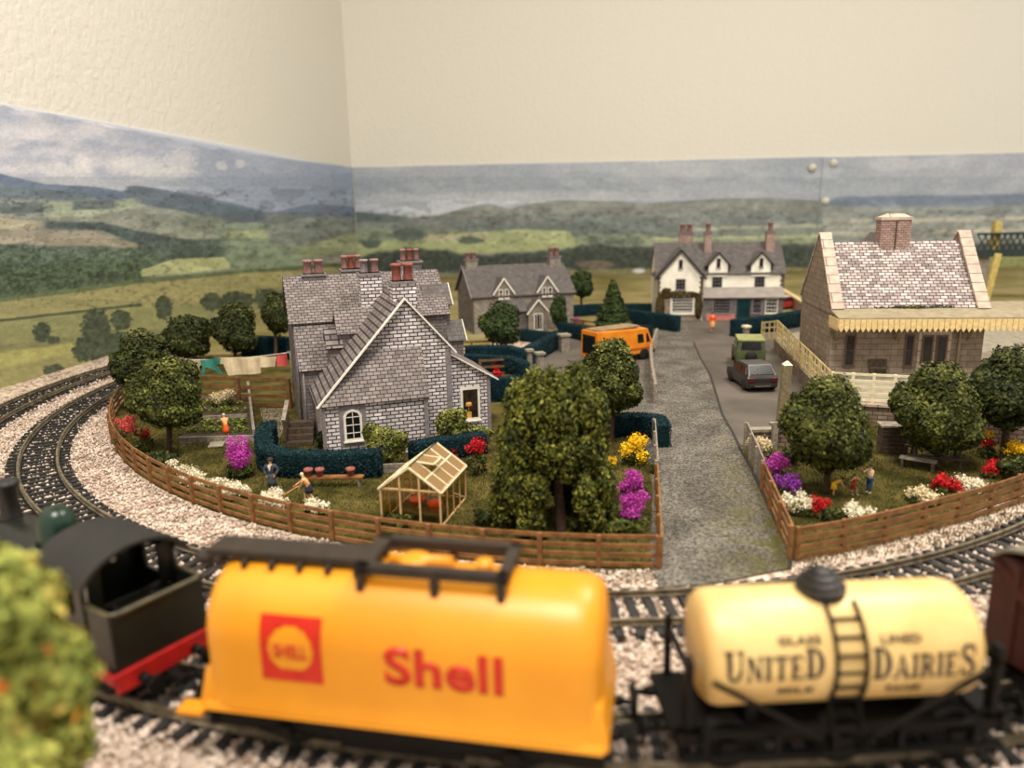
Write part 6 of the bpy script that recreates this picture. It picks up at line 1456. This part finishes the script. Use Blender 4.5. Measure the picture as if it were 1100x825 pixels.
def plant(px, py, box, bloom, label, leafbox=None, nb=500, nl=500, sb=.07, sl=.08, name='flowering_plant', cat='flower', group=None, leafm='leaf', z=.05, lumps=4):
    g = G(px, py); t = thing(name, label, cat, (g[0], g[1], z), 0, group)
    def cl(bx, n, s, m, nm):
        cx, w, zb, zt = crownbox(g, *bx); zb = max(zb, .05); zt = max(zt, zb+.25); h = (zt-zb)/2; d = min(w, .8); bl = [(cx-g[0], 0, (zb+zt)/2-z, w*(.45 if nm == 'blossom' else .8), d*.6, h*(.5 if nm == 'blossom' else .8))]
        rnd = random.Random(int(px*3+py))
        for q in range(lumps*2 if nm == 'blossom' else lumps): k_ = rnd.uniform(.2, .42); bl.append((cx-g[0]+w*rnd.uniform(-.78, .78), d*rnd.uniform(-.6, .6), (zb+zt)/2-z+h*rnd.uniform(-.65, .65), max(.1, min(w, h*1.6)*k_), d*.3, max(.1, h*k_)))
        leafcloud(nm, bl, int(n*(1.7 if nm == 'blossom' else 1)), s*(.72 if nm == 'blossom' else 1), m, t, aspect=.6, scatter=.07 if nm == 'blossom' else .03)
    if bloom: cl(box, nb, sb, M[bloom], 'blossom')
    if leafbox or not bloom: cl(leafbox or box, nl, sl, M[leafm], 'leaves')
    mb = MB(); _, w, _, zt = crownbox(g, *(leafbox or box))
    for k in range(4): mb.tube([(.05*k-.1, 0, 0), (w*.25*(k-1.5), .05, max(.15, zt*.7))], [.02, .012], 5)
    mb.build('stems', M['leafdark'], t, uv=False); return t
PL = [
 (140, 488, (124, 147, 447, 464), 'pinkflower', 'coral-pink flower head beside the left end of the curved fence', (120, 162, 460, 488)),
 (157, 478, (151, 163, 461, 471), 'redflower', 'small dark red flower right of the coral-pink one', (150, 166, 468, 480)),
 (262, 514, (242, 278, 466, 512), 'magenta', 'tall bright magenta bush at the corner of the curved hedge', (240, 276, 496, 518)),
 (181, 502, (181, 188, 494, 501), 'whiteflower', 'tiny single white flower at the upper end of the white border', None),
 (214, 524, (186, 232, 503, 524), 'whiteflower', 'white flower clump by the left fence, first from the tree', (190, 230, 516, 527)),
 (252, 537, (228, 270, 513, 537), 'whiteflower', 'white flower clump by the left fence below the magenta bush', (230, 268, 528, 539)),
 (295, 545, (268, 312, 524, 545), 'whiteflower', 'white flower clump at the feet of the man in the coat', (280, 310, 538, 548)),
 (340, 552, (325, 356, 539, 553), 'whiteflower', 'white flower clump below the digging woman', (326, 354, 547, 554)),
 (237, 440, (222, 253, 417, 434), 'creamflower', 'pale peach flower row at the back of the vegetable bed', (224, 252, 426, 440)),
 (459, 494, (450, 468, 479, 490), 'redflower', 'red flower cluster left of the greenhouse ridge', (446, 470, 487, 498)),
 (486, 494, (477, 493, 480, 489), 'redflower', 'two small red flowers behind the greenhouse ridge', (476, 494, 486, 496)),
 (512, 512, (501, 521, 472, 488), 'redflower', 'large red flower right of the greenhouse ridge', (496, 526, 486, 514)),
 (682, 500, (668, 696, 460, 495), 'yellowflower', 'bright yellow flowering bush beside the weathered fence', (664, 698, 482, 504)),
 (657, 506, (652, 661, 492, 500), 'yellowflower', 'tiny yellow flower left of the magenta bushes', None),
 (682, 534, (666, 698, 503, 531), 'magenta', 'upper magenta bush beside the road fence', (664, 698, 522, 538)),
 (680, 566, (662, 698, 530, 563), 'magenta', 'lower magenta bush beside the road fence', (658, 700, 550, 568)),
 (816, 492, (804, 829, 469, 486), 'creamflower', 'cream flowers in front of the low brick wall', (804, 830, 482, 494)),
 (830, 516, (815, 844, 490, 512), 'magenta', 'magenta-purple flower clump inside the right kerb fence', (816, 848, 505, 520)),
 (848, 532, (832, 863, 508, 530), 'purple', 'purple flower clump below the magenta one at the right kerb fence', (832, 864, 522, 536)),
 (860, 554, (842, 880, 530, 549), 'whiteflower', 'white flowers left of the red bloom in the right garden corner', (840, 884, 540, 560)),
 (880, 556, (871, 889, 532, 551), 'redflower', 'single red bloom in the near corner of the right garden', (866, 900, 545, 562)),
 (918, 557, (903, 938, 543, 554), 'whiteflower', 'sparse white flowers below the children', (900, 940, 548, 560)),
 (994, 543, (975, 1013, 525, 541), 'creamflower', 'pinkish white flower row at the front of the right garden', (972, 1014, 534, 546)),
 (1011, 530, (1003, 1019, 511, 523), 'redflower', 'small red bloom left of the double red bloom by the picnic bench', (1000, 1020, 520, 532)),
 (1022, 530, (1013, 1032, 510, 529), 'redflower', 'double red bloom in front of the picnic bench', None),
 (1044, 528, (1029, 1060, 512, 528), 'whiteflower', 'white flower row right of the double red bloom', (1030, 1060, 520, 532)),
 (1066, 514, (1056, 1076, 494, 511), 'redflower', 'red bloom at the foot of the right-hand tree trunk', (1052, 1080, 504, 518)),
 (1060, 494, (1052, 1069, 468, 482), 'redflower', 'red bloom with an orange-yellow tip by the brick wall', (1050, 1070, 478, 498)),
 (1092, 500, (1078, 1106, 472, 489), 'yellowflower', 'yellow flowers at the right edge in front of the brick wall', (1076, 1108, 484, 506)),
 (531, 402, (526, 536, 391, 397), 'redflower', 'small red flower, upper left of three behind the stone house', None),
 (534, 406, (528, 538, 397, 405), 'redflower', 'red flower nearest the lean-to, lowest of three', None),
 (543, 401, (539, 548, 390, 397), 'redflower', 'red flower, right of three behind the stone house', None),
 (617, 350, (609, 627, 341, 348), 'magenta', 'far magenta flowers right of the stone cottage', (606, 632, 344, 352)),
 (648, 354, (644, 658, 346, 352), 'redflower', 'far red flowers at the foot of the conical fir', None),
 (584, 362, (576, 592, 357, 362), 'magenta', 'small magenta flowers by the cottage hedge', None),
 (693, 351, (688, 700, 343, 348), 'redflower', 'far red flowers below the inn hedge', None),
]
for px, py, bx, bloom, lab, lbx in PL:
    area = (bx[1]-bx[0])*(bx[3]-bx[2]); plant(px, py, bx, bloom, lab, lbx, nb=int(160+area*1.1), nl=int(200+area*.8), sb=.075 if py > 430 else .13, sl=.08)
g = G(1060, 494)
o = plant(1061, 495, (1057, 1067, 464, 470), 'yellowflower', 'orange-yellow flower tip above the red bloom by the brick wall', None, nb=120)
for px, py, bx, lab, lm in (
 (420, 503, (388, 440, 455, 503), 'large variegated ivy bush climbing the front wall of the stone house', 'leafivy'),
 (352, 489, (338, 366, 460, 490), 'dark green shrub left of the arched window', 'leafdark'),
 (484, 482, (464, 503, 436, 478), 'variegated creeper between gable and lean-to window', 'leafivy'),
 (515, 477, (503, 528, 457, 474), 'low creeper under the lean-to window', 'leafivy'),
 (375, 489, (362, 392, 474, 489), 'low ivy under the arched window', 'leafivy'),
 (178, 500, (150, 190, 484, 506), 'low dark green shrub around the foot of the left tree', 'leafdark'),
 (430, 566, (404, 446, 553, 566), 'weeds along the fence in front of the greenhouse', 'leaf'),
 (522, 566, (510, 533, 548, 565), 'small dark plant right of the greenhouse', 'leafdark'),
 (650, 575, (600, 702, 556, 573), 'low green border plants along the front fence below the weeping tree', 'leaf'),
 (640, 530, (622, 664, 505, 540), 'green undergrowth between weeping tree and magenta bushes', 'leafdark'),
 (706, 510, (700, 703, 500, 520), 'thin grass at the foot of the weathered fence', 'leaf'),
 (848, 500, (836, 862, 478, 500), 'dark low shrub left of the large right-garden tree', 'leafdark'),
 (900, 560, (880, 905, 545, 562), 'green plants right of the red bloom', 'leaf'),
 (1085, 515, (1068, 1110, 490, 520), 'leafy green border under the right-hand tree', 'leaf')):
    plant(px, py, bx, None, lab, nl=int(500+(bx[1]-bx[0])*(bx[3]-bx[2])*1.3), name='leafy_shrub', cat='shrub', sl=.1 if lm == 'leafivy' else .09, leafm=lm, lumps=7)

# ------------------------------------------------------------ greenhouse
g = G(411, 563)
gh = thing('greenhouse', 'small glazed greenhouse with pale timber frame and open roof vent', 'greenhouse', (g[0], g[1], .06), -13)
Wg, Dg, He, Hr = 2.6, 3.3, 1.55, 2.5
M['gframe'] = mat('pale_timber_frame', (216,186,140), (196,164,118), 4, .5); M['gframe2'] = mat('cream_roof_bars', (240,226,190), None, 4, .5)
N = NT('tinted_glass'); out = N.t.nodes['Material Output']; tr = N.n('ShaderNodeBsdfTransparent'); tr.inputs[0].default_value = lin((248,240,216)); gl = N.n('ShaderNodeBsdfGlossy'); gl.inputs['Roughness'].default_value = .15; ms = N.n('ShaderNodeMixShader'); ms.inputs[0].default_value = .1
N.l(tr.outputs[0], ms.inputs[1]); N.l(gl.outputs[0], ms.inputs[2]); N.l(ms.outputs[0], out.inputs['Surface']); M['gglass'] = N.m
N = NT('milky_glass'); out = N.t.nodes['Material Output']; tr = N.n('ShaderNodeBsdfTransparent'); tr.inputs[0].default_value = lin((236,220,186)); df = N.n('ShaderNodeBsdfPrincipled'); df.inputs['Base Color'].default_value = lin((170,140,96)); df.inputs['Roughness'].default_value = .3; ms = N.n('ShaderNodeMixShader'); ms.inputs[0].default_value = .5
N.l(tr.outputs[0], ms.inputs[1]); N.l(df.outputs[0], ms.inputs[2]); N.l(ms.outputs[0], out.inputs['Surface']); M['gmilky'] = N.m
mb = MB(); f = .07
for y in (0, Dg):
    for x in (0, Wg*.33, Wg*.66, Wg): mb.bar((x, y, 0), (x, y, He if x in (0, Wg) else He+(Hr-He)*(.66)), f, f)
    mb.bar((0, y, He), (Wg, y, He), f, f); mb.bar((0, y, He), (Wg/2, y, Hr), f, f, (0, 1, 0)); mb.bar((Wg, y, He), (Wg/2, y, Hr), f, f, (0, 1, 0)); mb.bar((0, y, .03), (Wg, y, .03), f, f)
for x in (0, Wg):
    mb.bar((x, 0, He), (x, Dg, He), f, f); mb.bar((x, 0, .03), (x, Dg, .03), f, f)
    for k in range(1, 4): mb.bar((x, Dg*k/4, 0), (x, Dg*k/4, He), f*.7, f*.7)
mb.bar((Wg, Dg, .05), (Wg, Dg*.5, .9), .05, .05)
mb.build('frame', M['gframe'], gh, uv=False)
mb = MB()
for s in (0, 1):
    e = 0 if s == 0 else Wg; R0 = Vector((Wg/2, -.05, Hr+.03)); E0 = Vector((e+(-.08 if s == 0 else .08), -.05, He-.03))
    for k in range(5): o_ = Vector((0, (Dg+.1)*k/4, 0)); mb.bar(E0+o_, R0+o_, .07, .06, (0, 1, 0))
    for q in (0, .5, 1): p = E0.lerp(R0, q); mb.bar(p, p+Vector((0, Dg+.1, 0)), .07, .06)
mb.build('roof_bars', M['gframe2'], gh, uv=False)
for s in (0, 1):
    e = -.06 if s == 0 else Wg+.06; mb = MB()
    a = Vector((e, -.05, He-.02)); r = Vector((Wg/2, -.05, Hr)); L = Dg+.1
    for k in range(4):
        for q in range(2):
            if s == 1 and k == 1 and q == 1: continue
            p0 = a.lerp(r, q/2); p1 = a.lerp(r, (q+1)/2); y0 = Vector((0, L*k/4, 0)); y1 = Vector((0, L*(k+1)/4, 0)); d = Vector((0, 0, .02))
            mb.prism([p0+y0, p1+y0, p1+y1, p0+y1], [p0+y0+d, p1+y0+d, p1+y1+d, p0+y1+d])
    mb.build('roof_glass', M['gmilky'], gh, uv=False)
# open vent panel
a = Vector((Wg+.06, -.05, He-.02)); r = Vector((Wg/2, -.05, Hr)); p1 = r; p0 = a.lerp(r, .5)+Vector((.12, 0, .42)); y0, y1 = Vector((0, (Dg+.1)/4, 0)), Vector((0, (Dg+.1)/2, 0))
mb = MB()
for u, v in ((p0+y0, p1+y0), (p0+y1, p1+y1), (p0+y0, p0+y1)): mb.bar(u, v, .07, .05)
v_ = mb.build('roof_vent', M['gframe2'], gh, uv=False)
mb = MB(); d = Vector((0, 0, .02)); mb.prism([p0+y0, p1+y0, p1+y1, p0+y1], [p0+y0+d, p1+y0+d, p1+y1+d, p0+y1+d]); mb.build('vent_pane', M['gmilky'], v_, uv=False)
mb = MB(); e = .012
mb.prism([(0, 0, .05), (Wg, 0, .05), (Wg, 0, He), (Wg/2, 0, Hr-.03), (0, 0, He)], [(0, e, .05), (Wg, e, .05), (Wg, e, He), (Wg/2, e, Hr-.03), (0, e, He)])
mb.prism([(0, Dg, .05), (Wg, Dg, .05), (Wg, Dg, He), (Wg/2, Dg, Hr-.03), (0, Dg, He)], [(0, Dg+e, .05), (Wg, Dg+e, .05), (Wg, Dg+e, He), (Wg/2, Dg+e, Hr-.03), (0, Dg+e, He)])
mb.box(0, e, .05, Dg, .05, He); mb.box(Wg-e, Wg, .05, Dg, .05, He); mb.build('wall_glass', M['gglass'], gh, uv=False)
def pot(loc, r, h, label, group=None, m='terracotta', inside=True):
    mb = MB(); mb.lathe([(r*.65, 0), (r*.9, h*.68), (r*1.08, h*.7), (r*1.08, h), (r*.9, h), (r*.85, h*.75), (.001, h*.72)], (0, 0, 0), 18); o = mb.build('flowerpot', M[m], uv=False); o.location = loc; tag(o, label, 'flowerpot', group); return o
Mg = Matrix.Translation(gh.location) @ Euler(gh.rotation_euler).to_matrix().to_4x4()
for (x, y, lb) in ((1.25, .9, 'orange flowerpot inside the greenhouse, left'), (2.15, .6, 'orange flowerpot inside the greenhouse, right')):
    p = Mg @ Vector((x, y, .45)); pot(p, .3, .42, lb, None, 'orangecloth')
q = thing('potting_shelf', 'low shelf with orange pots inside the greenhouse', 'shelf', tuple(Mg @ Vector((0, 0, 0))), -13)
mb = MB(); mb.box(.4, 2.5, .3, 1.3, .35, .44); mb.build('shelf_board', M['darkwood'], q)
for x in (.5, 2.3):
    for y in (.4, 1.15): mb = MB(); mb.box(x, x+.1, y, y+.1, 0, .35); mb.build('leg', M['darkwood'], q)
plant(452, 560, (440, 458, 545, 560), None, 'leafy green plant growing inside the greenhouse', nl=250, name='greenhouse_plant', cat='plant')

# bench with pots
a, b = G(329, 524), G(390, 523); L = math.hypot(b[0]-a[0], b[1]-a[1]); an = math.degrees(math.atan2(b[1]-a[1], b[0]-a[0]))
q = thing('garden_bench', 'low brown plank bench carrying red flowerpots by the hedge', 'bench', (a[0], a[1], .06), an)
mb = MB(); mb.box(-.15, L+.05, -.22, .22, .42, .5); mb.build('plank', M['brownfence'], q)
for x in (.1, L-.2): mb = MB(); mb.box(x, x+.08, -.18, .18, 0, .42); mb.build('leg', M['greyfence'], q)
for f_, lb in ((.06, 'red flowerpot at the left end of the plank bench'), (.26, 'red flowerpot second from left on the plank bench'), (.8, 'red flowerpot at the right end of the plank bench')):
    pot((a[0]+(b[0]-a[0])*f_, a[1]+(b[1]-a[1])*f_, .56), .2, .4, lb)
# timber planter by ivy
g = G(412, 510); q = thing('timber_planter', 'small weathered timber edging beside the hedge end and ivy', 'planter', (g[0], g[1], .05), 6)
for k in range(2): mb = MB(); mb.box(0, 1.6, 0, .12, .02+k*.24, .24+k*.24); mb.build('board', M['greyfence'], q)
# picnic bench
g = G(1003, 498); q = thing('picnic_table', 'dark wooden picnic table with side benches under the middle tree', 'table', (g[0], g[1]-.1, .06), -18)
mb = MB()
for k in range(3): mb.box(-1.3, 1.3, -.4+k*.28, -.16+k*.28, .95, 1.03)
mb.build('table_top', M['darkwood'], q)
for s in (-1, 1): mb = MB(); mb.box(-1.3, 1.3, s*.85-.15, s*.85+.15, .52, .6); mb.build('bench_seat', M['darkwood'], q)
for x in (-.95, .95):
    mb = MB(); mb.bar((x, -.85, 0), (x, -.3, .95), .1, .12, (1, 0, 0)); mb.bar((x, .85, 0), (x, .3, .95), .1, .12, (1, 0, 0)); mb.bar((x, -.95, .5), (x, .95, .5), .1, .1); mb.build('leg', M['darkwood'], q)
g = G(985, 506); q = thing('garden_bench', 'grey-brown slatted bench left of the picnic table', 'bench', (g[0], g[1], .06), -35)
mb = MB()
for k in range(3): mb.box(-.8, .8, -.25+k*.18, -.1+k*.18, .5, .56)
mb.build('seat', M['greyfence'], q)
for x in (-.65, .65): mb = MB(); mb.box(x-.06, x+.06, -.25, .25, 0, .5); mb.build('leg', M['darkwood'], q)

# vegetable bed
fl, fr_, br_, bl_ = G(193, 478), G(274, 476), G(268, 428), G(218, 432)
def V2(p): return Vector((p[0], p[1], 0))
q = thing('vegetable_bed', 'raised vegetable bed edged with weathered boards below the back fence', 'garden bed', (fl[0], fl[1], .05)); o0 = V2(fl)
mb = MB(); mb.poly([tuple((V2(p)-o0)[:2]) for p in (fl, fr_, br_, bl_)], 0, .2); mb.build('soil', M['soil'], q, uv=False)
def board(p, q_, h, w=.16): mb = MB(); mb.bar(V2(p)-o0+Vector((0, 0, h/2)), V2(q_)-o0+Vector((0, 0, h/2)), w, h); mb.build('edging_board', M['greyfence'], q, uv=False)
board(fl, fr_, .42); board(fr_, G(267, 418), .75); board(G(212, 455), G(266, 452), .4); board(bl_, br_, .35)
rows = [(200, 268, 468, 'veg'), (208, 266, 460, 'veg'), (218, 266, 446, 'veg'), (222, 266, 438, 'veg')]
proto = None; cnt = 0
for x0, x1, py, _ in rows:
    for px in range(x0, x1, 9):
        g = G(px+random.uniform(-1, 1), py+random.uniform(-.6, .6))
        lb = ['leafy vegetable plants in the front row of the raised bed', 'leafy vegetable plants in the second row of the raised bed', 'leafy vegetable plants in the third row of the raised bed', 'leafy vegetable plants in the back row of the raised bed'][[r[2] for r in rows].index(py)]
        if proto is None:
            proto = leafcloud('vegetable_plant', [(0, 0, .15, .26, .24, .2), (.1, .05, .25, .15, .15, .12)], 90, .08, M['leafbright'], None); o = proto
        else: o = proto.copy(); C.objects.link(o)
        o.location = (g[0], g[1], .22); s = random.uniform(.8, 1.2); o.scale = (s, s, s); o.rotation_euler = (0, 0, random.random()*6.28); tag(o, lb, 'plant', lb.replace('leafy ', ''))
for px, py, rz, lb in ((233, 480, 12, 'grey slab on the lawn left of the gardener'), (254, 477, -20, 'grey slab on the lawn right of the gardener, behind the magenta bush')):
    g = G(px, py); mb = MB(); mb.box(-.4, .4, -.45, .45, 0, .08); o = mb.build('paving_slab', M['concrete'], bevel=.02, uv=False); o.location = (g[0], g[1], .1); o.rotation_euler = (0, 0, R_(rz)); tag(o, lb, 'paving slab')

# washing line
YL = 53.5
xl, zl = PY(200, 388, YL); xr, zr_ = PY(312, 380, YL)
q = thing('washing_line', 'washing line strung behind the brown back fence', 'washing line', (xl, YL, .05))
mb = MB(); n = 14; mb.tube([((xr-xl)*i/n, 0, zl+(zr_-zl)*i/n-.15*math.sin(pi*i/n)+.05) for i in range(n+1)], .025, 6); mb.build('line', M['white'], q, uv=False)
for x, z in ((0, zl), (xr-xl, zr_)): mb = MB(); mb.tube([(x, 0, 0), (x, 0, z+.15)], .07, 8); mb.bar((x-.25, 0, z+.1), (x+.25, 0, z+.1), .06, .06); mb.build('line_post', M['greyfence'], q, uv=False)
def cloth(name, pts, m, label, cat='laundry'):
    """outline in photo pixels on the line's plane, hung with soft folds"""
    W_ = [PY(a, b, YL) for a, b in pts]; xs_ = [a for a, _ in W_]; x0 = sum(xs_)/len(xs_)
    mb = MB(); mb.face([(x-x0, 0, z) for x, z in W_])
    for k in range(1, 10):
        for co, no in (((min(xs_)-x0+(max(xs_)-min(xs_))*k/10, 0, 0), (1, 0, 0)), ((0, 0, min(z for _, z in W_)+.2*k), (0, 0, 1))):
            bmesh.ops.bisect_plane(mb.bm, geom=mb.bm.verts[:]+mb.bm.edges[:]+mb.bm.faces[:], plane_co=co, plane_no=no)
    zt_ = max(z for _, z in W_)
    for v in mb.bm.verts: v.co.y = .12*math.sin(v.co.x*4.2)*min(1, (zt_-v.co.z)*1.2)
    g = bmesh.ops.extrude_face_region(mb.bm, geom=mb.bm.faces[:])
    for e in g['geom']:
        if isinstance(e, bmesh.types.BMVert): e.co.y -= .05
    o = mb.build(name, M[m], uv=False, smooth=False); o.location = (x0, YL-.03, 0); tag(o, label, cat); return o
cloth('hanging_cardigan', [(199, 387), (217, 386), (217, 391), (214, 394), (214, 400), (203, 400), (203, 393), (199, 392)], 'washcream', 'small cream garment at the left end of the washing line')
cloth('hanging_shirt', [(215, 387), (238, 384), (236, 390), (232, 393), (240, 401), (236, 402), (228, 396), (222, 394), (220, 404), (216, 404), (218, 394)], 'washteal', 'teal garment hanging on the washing line')
cloth('hanging_sheet', [(236, 384), (280, 383), (280, 401), (246, 403), (240, 391), (236, 391)], 'washcream', 'large cream sheet hanging on the washing line')
cloth('hanging_towel', [(280, 383), (297, 383), (295, 394), (280, 394)], 'washcream', 'cream towel hanging between sheet and pink garment')
cloth('hanging_blouse', [(297, 382), (308, 380), (309, 393), (299, 393)], 'washpink', 'pink garment at the right end of the washing line')
pot((*G(209, 400)[:2], .05), .35, .7, 'reddish pot below the left end of the washing line')

# ------------------------------------------------------------ people
g = G(293.5, 531)
person((g[0], g[1], .06), 0, 'man in dark hat and slate-blue coat with white shirt, hands in pockets, by the hedge',
  pose(elb_l=(-.19, .02, .66), wri_l=(-.12, -.05, .54), elb_r=(.19, .02, .66), wri_r=(.12, -.05, .54)), 'long', 'trousers', 'short', M['suit'], M['suit'], M['hairdark'], hat=M['hairdark'], skirt=.3, h=1.72, coat=True,
  prop=lambda t, j, h: (lambda mb: (mb.prism([(-.045*h, -.09*h, .82*h), (.045*h, -.09*h, .82*h), (0, -.09*h, .66*h)], [(-.045*h, -.112*h, .82*h), (.045*h, -.112*h, .82*h), (0, -.112*h, .66*h)]), mb.build('shirt_front', M['white'], t, uv=False)))(MB()))
mb = None
g = G(333, 541)
def spade(t, j, h):
    mb = MB(); mb.tube([j['wri_r']+Vector((0, .0, .1)), (j['wri_l']+j['wri_r'])/2, Vector((0, -.98*h, .12*h))], .022*h, 6)
    mb.prism([(-.06*h, -.95*h, .16*h), (.06*h, -.95*h, .16*h), (.05*h, -1.08*h, .03*h), (-.05*h, -1.08*h, .03*h)], [(-.06*h, -.94*h, .18*h), (.06*h, -.94*h, .18*h), (.05*h, -1.07*h, .05*h), (-.05*h, -1.07*h, .05*h)]); mb.build('long_tool', M['peach'], t, uv=False)
person((g[0], g[1], .06), -84, 'woman with pale hair and navy skirt bending to dig with a long tool',
  pose(waist=(0, -.03, .6), chest=(0, -.1, .72), neck=(0, -.15, .81), head=(0, -.18, .88), crown=(0, -.19, .925), sho_l=(-.1, -.13, .75), sho_r=(.1, -.13, .75), elb_l=(-.1, -.27, .62), wri_l=(-.02, -.4, .55), elb_r=(.1, -.2, .6), wri_r=(.02, -.28, .47),
       kne_l=(-.06, -.12, .28), ank_l=(-.06, -.16, .05), toe_l=(-.065, -.24, .02), kne_r=(.06, .06, .26), ank_r=(.06, .18, .05), toe_r=(.065, .11, .02)), 'short', None, 'long', M['peach'], M['navy'], M['hairblond'], skirt=.2, h=1.5, prop=spade)
g = G(244, 474)
person((g[0], g[1], .1), -150, 'gardener in peach top and orange skirt bending over the vegetable bed',
  pose(waist=(0, -.04, .6), chest=(0, -.12, .73), neck=(0, -.16, .82), head=(0, -.19, .89), crown=(0, -.2, .935), sho_l=(-.1, -.13, .76), sho_r=(.1, -.13, .76), elb_l=(-.12, -.24, .62), wri_l=(-.08, -.34, .5), elb_r=(.12, -.24, .62), wri_r=(.08, -.34, .5)), 'long', None, 'short', M['peach'], M['orangecloth'], M['hairblond'], skirt=.24, h=1.55)
g = G(933, 531)
person((g[0], g[1], .06), -60, 'dark-haired woman in cream shirt and blue jeans, tallest of the three figures',
  pose(elb_l=(-.14, -.14, .7), wri_l=(-.12, -.26, .84), elb_r=(.14, -.1, .65), wri_r=(.12, -.22, .72)), 'short', 'trousers', 'short', M['white'], M['jeans'], M['hairdark'], h=1.36, shoe=M['white'])
g = G(916, 533)
person((g[0], g[1], .06), 40, 'small child in a red dress stretching one arm out, middle of the three figures',
  pose(elb_r=(.22, -.06, .72), wri_r=(.36, -.08, .66), elb_l=(-.2, .02, .68), wri_l=(-.3, .0, .74), kne_r=(.08, -.1, .27), ank_r=(.1, -.14, .05), toe_r=(.11, -.21, .02)), 'short', None, 'short', M['redcloth'], M['redcloth'], M['hairdark'], skirt=.24, h=1.0, shoe=M['white'])
g = G(895, 534)
person((g[0], g[1], .06), 78, 'child in a yellow dress bending forward, left of the three figures',
  pose(waist=(0, -.06, .58), chest=(0, -.18, .66), neck=(0, -.27, .7), head=(0, -.33, .72), crown=(0, -.38, .73), sho_l=(-.1, -.2, .67), sho_r=(.1, -.2, .67), elb_l=(-.12, -.3, .55), wri_l=(-.1, -.36, .42), elb_r=(.12, -.3, .55), wri_r=(.1, -.36, .42), face=(0, -.8, -.6)), 'short', None, 'short', M['yellowcloth'], M['yellowcloth'], M['hairdark'], skirt=.22, h=1.1)
g = G(765, 358)
person((g[0], g[1], .08), 10, 'person in orange clothes and pale skirt standing before the inn porch', pose(), 'long', None, 'short', M['orangecloth'], M['peach'], M['hairdark'], skirt=.3, h=2.05)

# ------------------------------------------------------------ camera, light, view
cam = bpy.data.cameras.new('camera'); co = bpy.data.objects.new('camera', cam); C.objects.link(co)
cam.sensor_fit = 'HORIZONTAL'; cam.sensor_width = 36; cam.lens = F/1100*36; cam.clip_start = .1; cam.clip_end = 1000
Mx = Matrix.Identity(4)
for i in range(3): Mx[i][0] = RT[i]; Mx[i][1] = UP[i]; Mx[i][2] = -FWD[i]
Mx[2][3] = H
co.matrix_world = Mx; bpy.context.scene.camera = co
cam.dof.use_dof = True; cam.dof.focus_distance = 43.0; cam.dof.aperture_fstop = (cam.lens*1e-3)/.28
w = bpy.data.worlds.new('world'); bpy.context.scene.world = w; w.use_nodes = True
w.node_tree.nodes['Background'].inputs[0].default_value = (1.0, .96, .88, 1); w.node_tree.nodes['Background'].inputs[1].default_value = .55
def area(name, loc, size, power, col=(1, .94, .84), tgt=None):
    l = bpy.data.lights.new(name, 'AREA'); l.shape = 'DISK'; l.size = size; l.energy = power; l.color = col
    o = bpy.data.objects.new(name, l); C.objects.link(o); o.location = loc
    d = (Vector(tgt or (loc[0], loc[1], 0))-Vector(loc)).normalized(); o.rotation_euler = d.to_track_quat('-Z', 'Y').to_euler(); return o
area('overhead_light', (-4, -8, 90), 26, 60000, tgt=(-4, 10, 0))
area('overhead_light', (42, 48, 88), 24, 46000)  # added fill lamp, placed to brighten the left wall
sc = bpy.context.scene
sc.view_settings.view_transform = 'Standard'; sc.view_settings.look = 'None'; sc.view_settings.gamma = 1; sc.view_settings.use_curve_mapping = False
sc.view_settings.exposure = 0.84
